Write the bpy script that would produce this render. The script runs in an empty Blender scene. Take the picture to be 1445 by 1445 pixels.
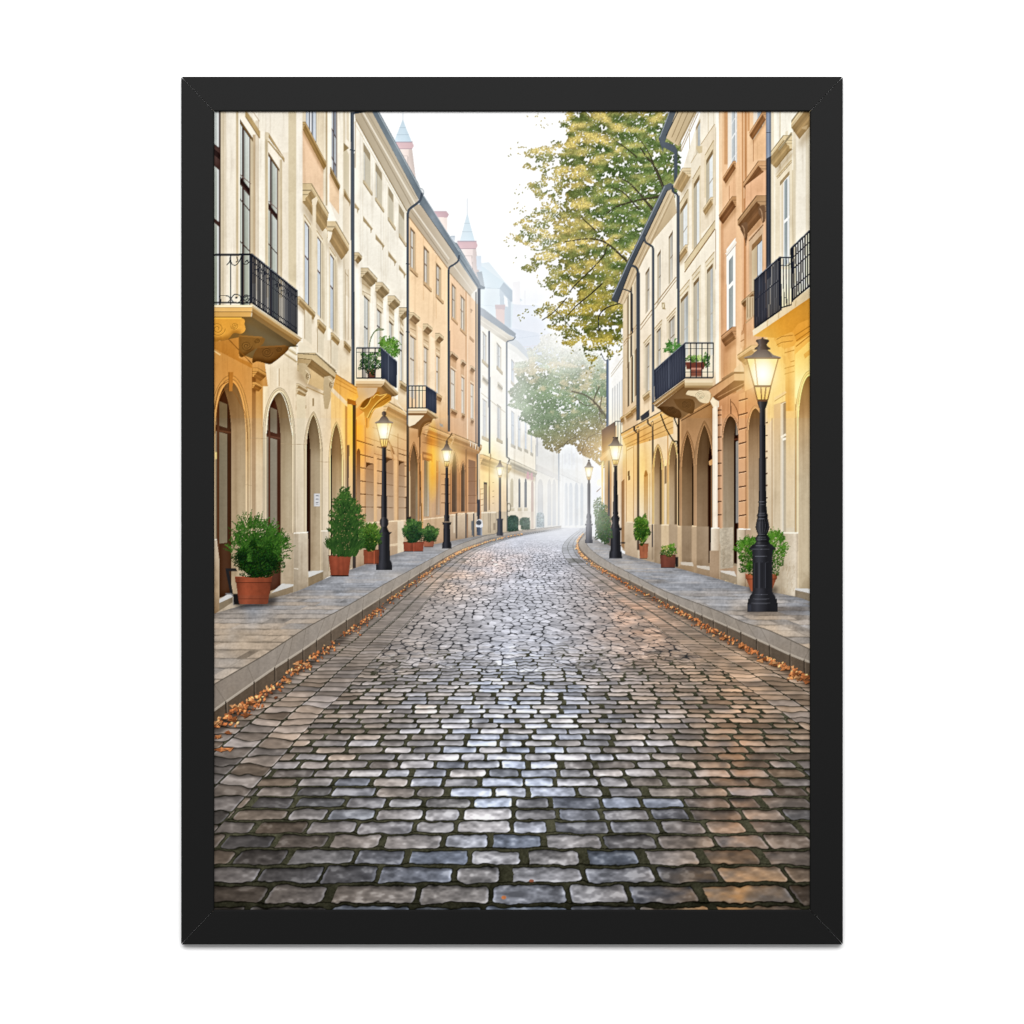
import bpy
import math
import numpy as np

# ---------------------------------------------------------------- camera, studio light, exposure
scene = bpy.context.scene
MM = .5437e-3                                   # one sheet unit (1/841 of the visible print width) in metres
CX, CY = 722.5, 722.5                           # optical centre in sheet units
DIST = 3.0


def wx(x):
    return (x-CX)*MM


def wz(y):
    return (CY-y)*MM


cam = bpy.data.cameras.new('camera')
cam.sensor_width = 36
cam.lens = 36*DIST/(1445*MM)
cam.clip_end = 50
cam_o = bpy.data.objects.new('camera', cam)
cam_o.location = (0, -DIST, 0)
cam_o.rotation_euler = (math.pi/2, 0, 0)
scene.collection.objects.link(cam_o)
scene.camera = cam_o

world = bpy.data.worlds.new('World')
scene.world = world
world.use_nodes = True
bg = world.node_tree.nodes['Background']
bg.inputs[0].default_value = (1, 1, 1, 1)
bg.inputs[1].default_value = .38                # white studio walls all round


def softbox(name, loc, target, sx, sy, watts):
    l = bpy.data.lights.new(name, 'AREA')
    l.shape = 'RECTANGLE'
    l.size, l.size_y, l.energy = sx, sy, watts
    o = bpy.data.objects.new(name, l)
    o.location = loc
    d = [target[i]-loc[i] for i in range(3)]
    from mathutils import Vector
    o.rotation_euler = Vector(d).to_track_quat('-Z', 'Y').to_euler()
    scene.collection.objects.link(o)


softbox('softbox', (0, -3.1, 1.25), (0, 0, 0), 3.4, 1.5, 165)

scene.view_settings.view_transform = 'Standard'
scene.view_settings.look = 'None'
scene.view_settings.exposure = 0
scene.view_settings.gamma = 1
scene.view_settings.use_curve_mapping = False
scene.cycles.max_bounces = 4


# ---------------------------------------------------------------- helpers
def mat(name, base, rough, grain=0., gscale=400., bump=0., spec=.5):
    m = bpy.data.materials.new(name)
    m.use_nodes = True
    nt = m.node_tree
    b = nt.nodes['Principled BSDF']
    b.inputs['Roughness'].default_value = rough
    b.inputs['Specular IOR Level'].default_value = spec
    tc = nt.nodes.new('ShaderNodeTexCoord')
    ns = nt.nodes.new('ShaderNodeTexNoise')
    ns.inputs['Scale'].default_value = gscale
    ns.inputs['Detail'].default_value = 3
    nt.links.new(tc.outputs['Object'], ns.inputs['Vector'])
    rp = nt.nodes.new('ShaderNodeMapRange')
    rp.inputs['To Min'].default_value, rp.inputs['To Max'].default_value = 1-grain, 1+grain
    nt.links.new(ns.outputs['Fac'], rp.inputs['Value'])
    mx = nt.nodes.new('ShaderNodeVectorMath')
    mx.operation = 'SCALE'
    mx.inputs[0].default_value = base
    nt.links.new(rp.outputs[0], mx.inputs['Scale'])
    nt.links.new(mx.outputs[0], b.inputs['Base Color'])
    if bump:
        bp = nt.nodes.new('ShaderNodeBump')
        bp.inputs['Strength'].default_value = bump
        bp.inputs['Distance'].default_value = .0004
        nt.links.new(ns.outputs['Fac'], bp.inputs['Height'])
        nt.links.new(bp.outputs[0], b.inputs['Normal'])
    return m


def mesh_object(name, verts, faces, material, parent=None):
    me = bpy.data.meshes.new(name)
    me.from_pydata(verts, [], faces)
    me.update()
    me.materials.append(material)
    o = bpy.data.objects.new(name, me)
    scene.collection.objects.link(o)
    o.parent = parent
    return o


# ---------------------------------------------------------------- the white wall
WALL_Y = .0108
white = mat('white wall paint', (.95, .95, .95), .9, .004, 60, .02, .2)
wall = mesh_object('wall', [(-4, WALL_Y, -3), (4, WALL_Y, -3), (4, WALL_Y, 3), (-4, WALL_Y, 3),
                            (-4, WALL_Y+.1, -3), (4, WALL_Y+.1, -3), (4, WALL_Y+.1, 3), (-4, WALL_Y+.1, 3)],
                   [(0, 1, 2, 3), (7, 6, 5, 4), (0, 4, 5, 1), (1, 5, 6, 2), (2, 6, 7, 3), (3, 7, 4, 0)], white)
wall['kind'] = 'structure'

# ---------------------------------------------------------------- the framed poster
poster = bpy.data.objects.new('framed_poster', None)
scene.collection.objects.link(poster)
poster.location = (0, 0, 0)
poster['label'] = 'black framed poster of a misty lamplit cobbled street hanging on the white wall'
poster['category'] = 'framed poster'

# four mitred rails: front face at y = 0, a rounded arris, a lip over the print and a rabbet behind it
FX0, FX1, FY0, FY1 = wx(255.5), wx(1189.5), wz(108), wz(1333)
IX0, IX1, IY0, IY1 = wx(302), wx(1143), wz(157), wz(1284)
SHEET_Y = .0036
black = mat('black satin paint', (.0062, .0062, .0062), .42, .06, 900, .05, .05)


def rail(p0, p1, q0, q1):
    """p0-p1 the outer edge, q0-q1 the inner edge (x, z); mitred at both ends with a hairline left open"""
    a = np.array([p0, p1, q0, q1], float)
    u = (a[1]-a[0])/np.linalg.norm(a[1]-a[0])
    e = .00032
    prof = [(0., .0104), (0., .0009), (.012, .0003), (.035, 0.), (.965, 0.), (.988, .0003), (1., .0009), (1., .0034), (.90, .0034), (.90, .0104)]
    verts, faces = [], []
    for end in (0, 1):
        P0, Q0 = a[end], a[2+end]
        for t, y in prof:
            p = P0+(Q0-P0)*t+u*(e if end == 0 else -e)
            # the front arris of the mitre is eased too
            verts.append((p[0], y, p[1]))
    n = len(prof)
    for k in range(n):
        faces.append((k, (k+1) % n, n+(k+1) % n, n+k))
    faces.append(tuple(range(n))[::-1])
    faces.append(tuple(range(n, 2*n)))
    o = mesh_object('frame_rail', verts, faces, black, poster)
    import bmesh
    bm = bmesh.new()
    bm.from_mesh(o.data)
    bmesh.ops.recalc_face_normals(bm, faces=bm.faces)
    bm.to_mesh(o.data)
    bm.free()
    return o


rail((FX0, FY0), (FX1, FY0), (IX0, IY0), (IX1, IY0))
rail((FX1, FY0), (FX1, FY1), (IX1, IY0), (IX1, IY1))
rail((FX1, FY1), (FX0, FY1), (IX1, IY1), (IX0, IY1))
rail((FX0, FY1), (FX0, FY0), (IX0, IY1), (IX0, IY0))
board = mat('backing board', (.45, .36, .26), .9, .05, 300)
bx0, bx1, bz0, bz1 = wx(299), wx(1146), wz(1287), wz(154)
mesh_object('backing_board', [(bx0, .0046, bz0), (bx1, .0046, bz0), (bx1, .0046, bz1), (bx0, .0046, bz1),
                              (bx0, .0076, bz0), (bx1, .0076, bz0), (bx1, .0076, bz1), (bx0, .0076, bz1)],
            [(0, 1, 2, 3), (7, 6, 5, 4), (0, 4, 5, 1), (1, 5, 6, 2), (2, 6, 7, 3), (3, 7, 4, 0)], board, poster)
# ---------------------------------------------------------------- THE PRINT'S PICTURE
# The poster is flat: the street in it is ink on paper.  Its ink colours are worked out here, as polygons,
# leaves, stones and mist drawn on a sheet (units: 1/841 of the visible print width), and every pictured
# thing becomes a flat piece of the print with those ink colours on it.
X0, Y0, NX, NY, SS = 301, 155, 844, 1131, 2          # sheet origin, cells, samples per cell
CW, CH = NX*SS, NY*SS
IMG = np.ones((CH, CW, 3), np.float32)
IDS = np.zeros((CH, CW), np.int16)
YY = ((np.arange(CH)+.5)/SS+Y0).astype(np.float32)[:, None]
XX = ((np.arange(CW)+.5)/SS+X0).astype(np.float32)[None, :]
RNG = np.random.default_rng(7)
PARTS = []                                            # (name, parent index or None, label or None)
CUR = 0


def part(name, parent=None, label=None, group=None):
    """opens a new pictured piece; everything painted from here on belongs to it"""
    global CUR
    PARTS.append((name, parent, label, group))
    CUR = len(PARTS)-1
    return CUR


def go(i):
    global CUR
    CUR = i
    return i


def noise(cx, cy, seed, octaves=3):
    """smooth value noise over the sheet, about -1..1, cell size cx by cy"""
    r = np.random.default_rng(seed)
    out = np.zeros((CH, CW), np.float32)
    amp, tot = 1., 0.
    for o in range(octaves):
        nx, ny = int(NX/cx)+3, int(NY/cy)+3
        g = r.uniform(-1, 1, (ny, nx)).astype(np.float32)
        u = (XX[0]-X0)/cx
        v = (YY[:, 0]-Y0)/cy
        iu, iv = u.astype(int), v.astype(int)
        fu, fv = u-iu, v-iv
        fu, fv = fu*fu*(3-2*fu), fv*fv*(3-2*fv)
        a = g[:, iu]*(1-fu)+g[:, iu+1]*fu
        out += amp*(a[iv]*(1-fv)[:, None]+a[iv+1]*fv[:, None])
        tot += amp
        amp *= .55
        cx, cy = max(cx/2.1, .6), max(cy/2.1, .6)
    return out/tot*1.5


N_SOFT = noise(60, 70, 1)
N_STREAK = noise(7, 90, 2)
N_FINE = noise(2.2, 2.2, 3, 2)
N_STONE = noise(11, 4, 4)
N_MED = noise(14, 14, 5)
PLASTER = .35*N_SOFT+.35*N_STREAK+.3*N_FINE


def poly_mask(pts):
    p = np.asarray(pts, float)
    xs, ys = (p[:, 0]-X0)*SS, (p[:, 1]-Y0)*SS
    x0, x1 = max(int(np.floor(xs.min())), 0), min(int(np.ceil(xs.max()))+1, CW)
    y0, y1 = max(int(np.floor(ys.min())), 0), min(int(np.ceil(ys.max()))+1, CH)
    if x1 <= x0 or y1 <= y0:
        return None
    d = np.zeros((y1-y0, x1-x0+1), np.int32)
    n = len(p)
    for i in range(n):
        ax, ay, bx, by = xs[i], ys[i], xs[(i+1) % n], ys[(i+1) % n]
        if ay == by:
            continue
        if ay > by:
            ax, ay, bx, by = bx, by, ax, ay
        r0, r1 = max(int(np.ceil(ay-.5)), y0), min(int(np.ceil(by-.5)), y1)
        if r1 <= r0:
            continue
        rr = np.arange(r0, r1)
        cx = ax+(rr+.5-ay)*(bx-ax)/(by-ay)
        ci = np.clip(np.ceil(cx-.5).astype(int)-x0, 0, x1-x0)
        np.add.at(d, (rr-y0, ci), 1)
    return (np.cumsum(d, 1)[:, :-1] & 1).astype(bool), x0, x1, y0, y1


def grad(stops, t):
    k = np.array([s[0] for s in stops], float)
    return np.stack([np.interp(t, k, [s[1][j] for s in stops]) for j in range(3)], -1)


def colour_of(c, x0, x1, y0, y1):
    if callable(c):
        return c(XX[:, x0:x1], YY[y0:y1])/255.
    if isinstance(c[0], str):
        if c[0] == 'v':
            return (grad(c[1], YY[y0:y1, 0])/255.)[:, None, :]
        return (grad(c[1], XX[0, x0:x1])/255.)[None, :, :]
    return np.array(c, np.float32)[None, None]/255.


def blur(a, r):
    """two box blurs of radius r samples"""
    r = int(r)
    if r < 1:
        return a
    for _ in range(2):
        for ax in (0, 1):
            pad = [(0, 0), (0, 0)]
            pad[ax] = (r+1, r)
            c = np.cumsum(np.pad(a, pad, mode='edge'), ax)
            n = a.shape[ax]
            hi = np.take(c, range(2*r+1, 2*r+1+n), ax)
            lo = np.take(c, range(0, n), ax)
            a = (hi-lo)/(2*r+1)
    return a


def P(pts, c, a=1., tex=.02, soft=0, clip=None, own=True):
    """paint a polygon: colour c (rgb, ('v'|'h', stops) or function), opacity a, plaster texture tex, soft edge in units"""
    m = poly_mask(pts)
    if m is None:
        return
    m, x0, x1, y0, y1 = m
    al = m.astype(np.float32)
    if soft:
        k = int(soft*SS)+1
        nx0, nx1, ny0, ny1 = max(x0-2*k, 0), min(x1+2*k, CW), max(y0-2*k, 0), min(y1+2*k, CH)
        b = np.zeros((ny1-ny0, nx1-nx0), np.float32)
        b[y0-ny0:y1-ny0, x0-nx0:x1-nx0] = al
        al, x0, x1, y0, y1 = blur(b, k), nx0, nx1, ny0, ny1
    for cp in ([clip] if clip is not None else []):
        q = poly_mask(cp)
        if q is None:
            return
        qm, qx0, qx1, qy0, qy1 = q
        f = np.zeros_like(al)
        ax0, ax1, ay0, ay1 = max(x0, qx0), min(x1, qx1), max(y0, qy0), min(y1, qy1)
        if ax1 <= ax0 or ay1 <= ay0:
            return
        f[ay0-y0:ay1-y0, ax0-x0:ax1-x0] = qm[ay0-qy0:ay1-qy0, ax0-qx0:ax1-qx0]
        al = al*f
    col = colour_of(c, x0, x1, y0, y1)
    if tex:
        col = col*(1+tex*PLASTER[y0:y1, x0:x1, None])
    al = al*a
    R = IMG[y0:y1, x0:x1]
    R += (col-R)*al[..., None]
    if own and a > .5 and not soft:
        IDS[y0:y1, x0:x1][al > .5] = CUR


def L(pts, w, c, a=1., **k):
    """a stroke along pts; w one width or one per point"""
    p = np.asarray(pts, float)
    n = len(p)
    w = np.full(n, w, float) if np.isscalar(w) else np.asarray(w, float)
    t = np.zeros_like(p)
    t[1:-1] = p[2:]-p[:-2]
    t[0], t[-1] = p[1]-p[0], p[-1]-p[-2]
    t /= np.maximum(np.hypot(t[:, 0], t[:, 1]), 1e-6)[:, None]
    nn = np.stack([-t[:, 1], t[:, 0]], 1)*w[:, None]/2
    P(list(p+nn)+list((p-nn)[::-1]), c, a, k.pop('tex', 0), **k)


def curve(pts, n=8):
    """Catmull-Rom through pts"""
    p = np.asarray(pts, float)
    q = np.vstack([2*p[0]-p[1], p, 2*p[-1]-p[-2]])
    out = []
    for i in range(1, len(q)-2):
        for k in range(n):
            t = k/n
            out.append(.5*(2*q[i]+(q[i+1]-q[i-1])*t+(2*q[i-1]-5*q[i]+4*q[i+1]-q[i+2])*t*t
                           + (3*q[i]-q[i-1]-3*q[i+1]+q[i+2])*t**3))
    out.append(p[-1])
    return np.array(out)


def ell(cx, cy, rx, ry, n=28, a0=0., a1=2*math.pi):
    t = np.linspace(a0, a1, n)
    return np.stack([cx+rx*np.cos(t), cy+ry*np.sin(t)], 1)


def glow(cx, cy, rx, ry, c, amt, power=2.):
    """lamplight printed over what is there (screen), owned by nothing"""
    x0, x1 = max(int((cx-rx-X0)*SS), 0), min(int((cx+rx-X0)*SS), CW)
    y0, y1 = max(int((cy-ry-Y0)*SS), 0), min(int((cy+ry-Y0)*SS), CH)
    if x1 <= x0 or y1 <= y0:
        return
    d = np.sqrt(((XX[:, x0:x1]-cx)/rx)**2+((YY[y0:y1]-cy)/ry)**2)
    f = (np.clip(1-d, 0, 1)**power*amt)[..., None]
    R = IMG[y0:y1, x0:x1]
    R += f*(np.array(c, np.float32)/255.)*(1-R)


def tint(pts, c, a, soft=0, clip=None):
    """multiply the ink by colour c (255 = leave)"""
    m = poly_mask(pts)
    if m is None:
        return
    m, x0, x1, y0, y1 = m
    al = m.astype(np.float32)
    if soft:
        k = int(soft*SS)+1
        nx0, nx1, ny0, ny1 = max(x0-2*k, 0), min(x1+2*k, CW), max(y0-2*k, 0), min(y1+2*k, CH)
        b = np.zeros((ny1-ny0, nx1-nx0), np.float32)
        b[y0-ny0:y1-ny0, x0-nx0:x1-nx0] = al
        al, x0, x1, y0, y1 = blur(b, k), nx0, nx1, ny0, ny1
    if clip is not None:
        q = poly_mask(clip)
        f = np.zeros_like(al)
        qm, qx0, qx1, qy0, qy1 = q
        ax0, ax1, ay0, ay1 = max(x0, qx0), min(x1, qx1), max(y0, qy0), min(y1, qy1)
        if ax1 > ax0 and ay1 > ay0:
            f[ay0-y0:ay1-y0, ax0-x0:ax1-x0] = qm[ay0-qy0:ay1-qy0, ax0-qx0:ax1-qx0]
        al = al*f
    R = IMG[y0:y1, x0:x1]
    R *= 1+(np.array(c, np.float32)/255.-1)*(al*a)[..., None]


def mix(a, b, t):
    return tuple(a[i]+(b[i]-a[i])*t for i in range(3))


def sc(c, k):
    if callable(c):
        return c
    if isinstance(c[0], str):
        return (c[0], [(a, sc(b, k)) for a, b in c[1]])
    return tuple(v*k for v in c)


class Face:
    """a house front seen along the street: level lines run to (vx, vy); s = -1 on the left side, +1 on the right"""

    def __init__(self, vx, s, vy=722., haze=0., hz=(238, 241, 244)):
        self.vx, self.vy, self.s, self.haze, self.hz = vx, vy, s, haze, hz

    def y(self, x, xa, ya):
        return ya+(self.vy-ya)*(x-xa)/(self.vx-xa)

    def h(self, c):
        if callable(c):
            return c
        if isinstance(c[0], str):
            return (c[0], [(k, mix(v, self.hz, self.haze)) for k, v in c[1]])
        return mix(c, self.hz, self.haze)

    def P(self, pts, c, **k):
        P(pts, self.h(c), **k)

    def trap(self, n, f, yt, yb):
        return [(n, yt), (f, self.y(f, n, yt)), (f, self.y(f, n, yb)), (n, yb)]

    def band(self, n, f, yt, yb, c, **k):
        self.P(self.trap(n, f, yt, yb), c, **k)

    def line(self, n, f, y, w, c, **k):
        self.P(self.trap(n, f, y-w/2, y+w/2), c, **k)

    def far(self, n, f, p):
        return p*(self.vx-f)/(self.vx-n)

    def box(self, n, f, yt, yb, p, front, cap=None, under=None, **k):
        """a ledge standing p out of the wall: front, the end towards us and the underside (or top)"""
        d = -self.s*p if self.s > 0 else p
        d = p*(1 if self.s < 0 else -1)
        df = self.far(n, f, d)
        ytf, ybf = self.y(f, n, yt), self.y(f, n, yb)
        under = under or sc(front, .72)
        cap = cap or sc(front, .93)
        if yb < self.vy:
            self.P([(n, yb), (f, ybf), (f+df, ybf), (n+d, yb)], under, **k)
        if yt > self.vy:
            self.P([(n, yt), (f, ytf), (f+df, ytf), (n+d, yt)], sc(front, 1.08), **k)
        self.P([(n+d, yt), (f+df, ytf), (f+df, ybf), (n+d, yb)], front, **k)
        self.P([(n, yt), (n+d, yt), (n+d, yb), (n, yb)], cap, **k)

    def ledge(self, n, f, yt, hgt, p, c, under=None, steps=3, own=True):
        """a moulded ledge or hood: sloping soffit, fascia, lit lip on top and the profile of its end towards us"""
        under = under or sc(c, .74)
        sg = 1 if self.s < 0 else -1

        def q(k, v):                                   # front line at k of the projection, v of the height
            d = sg*p*k
            return (n+d, yt+hgt*v), (f+self.far(n, f, d), self.y(f, n, yt+hgt*v))
        if hgt > 3:
            sx = .5*p*sg
            k = hgt*.9
            tint([(n, yt+hgt), (f, self.y(f, n, yt+hgt)), (f, self.y(f, n, yt+hgt)+k), (n, yt+hgt+k)], (196, 178, 150), .75, soft=max(hgt*.16, .8))
        w0, w1 = q(0, 1.25), q(1, .46)
        self.P([w0[0], w0[1], w1[1], w1[0]], under, tex=.04)
        for v0, k0, k in ((1.0, .35, 1.1), (.78, .66, .94)):
            a, b = q(k0, v0), q(k0+.12, v0-.14)
            self.P([a[0], a[1], b[1], b[0]], sc(under, k), tex=.04)
        a, b = q(1, .5), q(1, .14)
        self.P([a[0], a[1], b[1], b[0]], sc(c, .96), tex=.03)
        a, b = q(1, .28), q(1, .14)
        self.P([a[0], a[1], b[1], b[0]], sc(c, 1.08), tex=.03)
        a, b = q(1, .14), q(1.03, 0)
        self.P([a[0], a[1], b[1], b[0]], sc(c, .8), tex=.03)
        e = [(n, yt), q(1.03, 0)[0], q(1, .14)[0], q(1, .5)[0], q(.66, .72)[0], q(.6, .9)[0], q(.35, 1.)[0], q(.3, 1.25)[0], (n, yt+hgt*1.25)]
        self.P(e, sc(c, 1.03), tex=.03)
        L([(n, yt+hgt*.5), q(1, .5)[0]], max(hgt*.08, .5), self.h(sc(c, .8)))
        L([(n, yt+hgt*.8), q(.6, .8)[0]], max(hgt*.08, .5), self.h(sc(c, .84)))
        L([(n, yt+.2), q(1.03, .02)[0]], .7, self.h(sc(c, .74)))

    def shift(self, pts, r):
        """the same outline at a depth r behind the wall"""
        return [(x+self.s*r, y) for x, y in pts]

    def hole(self, pts, r, jamb, soffit, inner, topline=None):
        """an opening: jamb and soffit painted, then inner(back outline, opening) at depth r, clipped to the opening"""
        self.P(pts, jamb, tex=.03)
        back = self.shift(pts, r)
        if soffit is not None and topline:
            n, f, yt = topline
            A = np.array([n+self.s*r, yt])
            B = np.array([f+self.s*r, self.y(f, n, yt)])
            A2, B2 = A-4*(B-A), B+4*(B-A)
            self.P([A2, B2, (B2[0], B2[1]-900), (A2[0], A2[1]-900)], soffit, clip=pts)
        inner(back, pts)

    def window(self, n, f, yt, yb, r=4., jamb=(205, 190, 160), soffit=(150, 125, 85), frame=(85, 60, 52), glass=None,
               fw=1.3, transom=(), bars=(), mull=(.45,), sur=None, name='window', parent=None, fold=None):
        """a tall window set r deep: surround band, reveal, frame, glass, mullions and transoms"""
        keep = CUR
        if sur:
            w, hh, c = sur
            wf = self.far(n, f, w)
            sg = 1 if self.s < 0 else -1
            self.P([(n-sg*w, yt-hh), (f+sg*wf, self.y(f+sg*wf, n-sg*w, yt-hh)), (f+sg*wf, self.y(f, n, yb)), (n-sg*w, yb)], c)
        if parent is not None:
            part(name, parent)
        glass = glass or ('h', [(0, (170, 178, 168)), (2000, (170, 178, 168))])
        pts = self.trap(n, f, yt, yb)

        def inner(back, opening):
            self.P(back, frame, clip=opening, tex=.05)
            sg = 1 if self.s < 0 else -1
            bn, bf = n+self.s*r, f+self.s*r
            byt, byb = yt, yb
            w = bf-bn

            def at(u, v):
                x = bn+w*u
                t = self.y(f, n, yt)*u+yt*(1-u)
                b = self.y(f, n, yb)*u+yb*(1-u)
                return (x, t+(b-t)*v)
            H = yb-yt
            us = [0]+list(mull)+[1]
            vs = [0]+list(transom)+[1]
            eu, ev = fw/abs(w), fw/H
            for i in range(len(us)-1):
                for j in range(len(vs)-1):
                    u0, u1 = us[i]+eu*.6, us[i+1]-eu*.6
                    v0, v1 = vs[j]+ev*(.8 if j == 0 else 1.6), vs[j+1]-ev*(.6 if j == len(vs)-2 else 1.2)
                    if u1 <= u0 or v1 <= v0:
                        continue
                    g = glass[(i+j) % len(glass)] if isinstance(glass, list) else glass
                    self.P([at(u0, v0), at(u1, v0), at(u1, v1), at(u0, v1)], g, clip=opening, tex=.05)
                    # the net curtain's bright edge
                    self.P([at(u1-.22*(u1-u0), v0), at(u1, v0), at(u1, v1), at(u1-.22*(u1-u0), v1)], (226, 228, 226), a=.4, clip=opening, tex=.03)
                    self.P([at(u0, v0), at(u0+.25*(u1-u0), v0), at(u0+.25*(u1-u0), v1), at(u0, v1)], (60, 60, 58), a=.3, clip=opening, tex=.03)
            for v in bars:
                L([at(0, v), at(1, v)], fw*.7, self.h(frame), clip=opening)
        self.hole(pts, r, jamb, soffit, inner, (n, f, yt))
        go(keep)


def arch_pts(face, n, f, ys, ya, yb, pointed=0., nseg=12):
    """outline of an arched opening: near jamb n, far jamb f, springing ys at n, apex ya (at the middle), foot yb at n"""
    ysf = face.y(f, n, ys)
    # projective middle
    dn, df = abs(face.vx-n), abs(face.vx-f)
    m = n+(f-n)*(dn/(dn+df))
    m = .5*m+.5*(n+f)/2
    up = []
    for i in range(nseg+1):
        t = i/nseg*math.pi/2
        cx, cy = 1-math.cos(t), math.sin(t)
        if pointed:
            cy = cy*(1-pointed)+pointed*(i/nseg)**.85
        up.append((n+(m-n)*cx, ys+(ya-ys)*cy))
    dn_ = []
    for i in range(1, nseg+1):
        t = math.pi/2*(1-i/nseg)
        cx, cy = 1-math.cos(t), math.sin(t)
        if pointed:
            cy = cy*(1-pointed)+pointed*(1-i/nseg)**.85
        dn_.append((f+(m-f)*cx, ysf+(ya-ysf)*cy))
    return [(n, yb)]+up+dn_+[(f, face.y(f, n, yb))]


KERN = []
for _r in (1, 1.5, 2, 2.6, 3.3, 4.2):
    _row = []
    for _a in range(8):
        th = _a*math.pi/8
        k = int(math.ceil(_r*1.5))+1
        gy, gx = np.mgrid[-k:k+1, -k:k+1]
        u, v = gx*math.cos(th)+gy*math.sin(th), -gx*math.sin(th)+gy*math.cos(th)
        ok = (u/(_r*1.45))**2+(v/(_r*.72))**2 <= 1
        _row.append(np.stack([gx[ok], gy[ok]], 1))
    KERN.append(_row)


def leaves(xs, ys, size, cols, ang=None, own=True, a=1.):
    """stamp many small leaves in order: centres, size class 0..5, colours (n,3)"""
    n = len(xs)
    size = np.broadcast_to(size, n)
    ang = RNG.integers(0, 8, n) if ang is None else np.asarray(ang).astype(int) % 8
    px, py = ((np.asarray(xs)-X0)*SS).astype(int), ((np.asarray(ys)-Y0)*SS).astype(int)
    ii, jj, order, who = [], [], [], []
    for s in range(6):
        for q in range(8):
            w = np.nonzero((size == s) & (ang == q))[0]
            if not len(w):
                continue
            K = KERN[s][q]
            ii.append((px[w][:, None]+K[:, 0]).ravel())
            jj.append((py[w][:, None]+K[:, 1]).ravel())
            who.append(np.repeat(w, len(K)))
    i, j, w = np.concatenate(ii), np.concatenate(jj), np.concatenate(who)
    o = np.argsort(w, kind='stable')
    i, j, w = i[o], j[o], w[o]
    ok = (i >= 0) & (i < CW) & (j >= 0) & (j < CH)
    i, j, w = i[ok], j[ok], w[ok]
    c = np.asarray(cols, np.float32)[w]/255.
    if a < 1:
        c = IMG[j, i]*(1-a)+c*a
    IMG[j, i] = c
    if own:
        IDS[j, i] = CUR


def inside(pts, x, y):
    m = poly_mask(pts)
    mm, x0, x1, y0, y1 = m
    i, j = ((x-X0)*SS).astype(int)-x0, ((y-Y0)*SS).astype(int)-y0
    ok = (i >= 0) & (i < x1-x0) & (j >= 0) & (j < y1-y0)
    r = np.zeros(len(x), bool)
    r[ok] = mm[j[ok], i[ok]]
    return r


def jit(c, n, amt):
    c = np.broadcast_to(np.asarray(c, np.float32), (n, 3))
    return c*(1+RNG.normal(0, amt, (n, 1)))+RNG.normal(0, amt*25, (n, 3))
# ---- sky and the misty end of the street
SKY = part('pictured_sky', None, 'white misty sky pictured above the roofs')
P([(300, 154), (1146, 154), (1146, 800), (300, 800)], ('v', [(156, (252, 252, 252)), (420, (250, 251, 252)), (620, (242, 242, 243)), (745, (234, 235, 237))]), tex=.004)
P([(690, 420), (860, 420), (860, 745), (690, 745)], (238, 241, 247), a=.8, soft=14, own=False)

FAR = part('pictured_far_house', None, 'pale blue roof and tower fading into mist behind the left roofs')
P([(690, 370), (711, 396), (737, 424), (728, 430), (728, 500), (676, 500), (672, 372)], (222, 234, 241), tex=.01)
P([(672, 372), (684, 378), (711, 398), (706, 407), (672, 406)], (212, 229, 239), tex=.01)
P([(711, 398), (735, 423), (721, 426), (705, 407)], (184, 199, 212), tex=.01)
P([(705, 407), (721, 426), (721, 470), (706, 450)], (200, 213, 224), tex=.01)
P([(711, 416), (716, 421), (717, 433), (712, 432)], (238, 242, 246), tex=0)
L([(674, 406), (705, 407)], .7, (190, 208, 220))
L([(676, 430), (700, 432)], .5, (205, 220, 230))
FARB = part('pictured_far_house', None, 'very faint bluish roof in the mist between the two trees')
P([(724, 430), (770, 431), (800, 470), (800, 530), (735, 510), (722, 470)], (229, 234, 243), tex=.01)
P([(716, 462), (760, 470), (770, 520), (756, 515), (720, 478)], (219, 227, 239), tex=.015)
L([(725, 478), (765, 473)], .6, (206, 216, 230))
L([(733, 490), (768, 487)], .6, (226, 214, 220))
P([(723, 398), (734, 397), (734, 430), (723, 429)], (243, 242, 244), tex=0)
P([(740, 410), (741.5, 410), (741.5, 430), (740, 430)], (240, 241, 244), tex=0)
CHP = part('chimney', FAR)
P([(699, 432), (712, 432), (712, 458), (700, 450)], (228, 207, 203), tex=.01)
P([(698.5, 430), (713, 430), (712.5, 437), (699, 436)], (210, 192, 195), tex=.01)
P([(717, 480), (729, 480), (734, 486), (734, 496), (717, 490)], (236, 220, 222), tex=.01)


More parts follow.
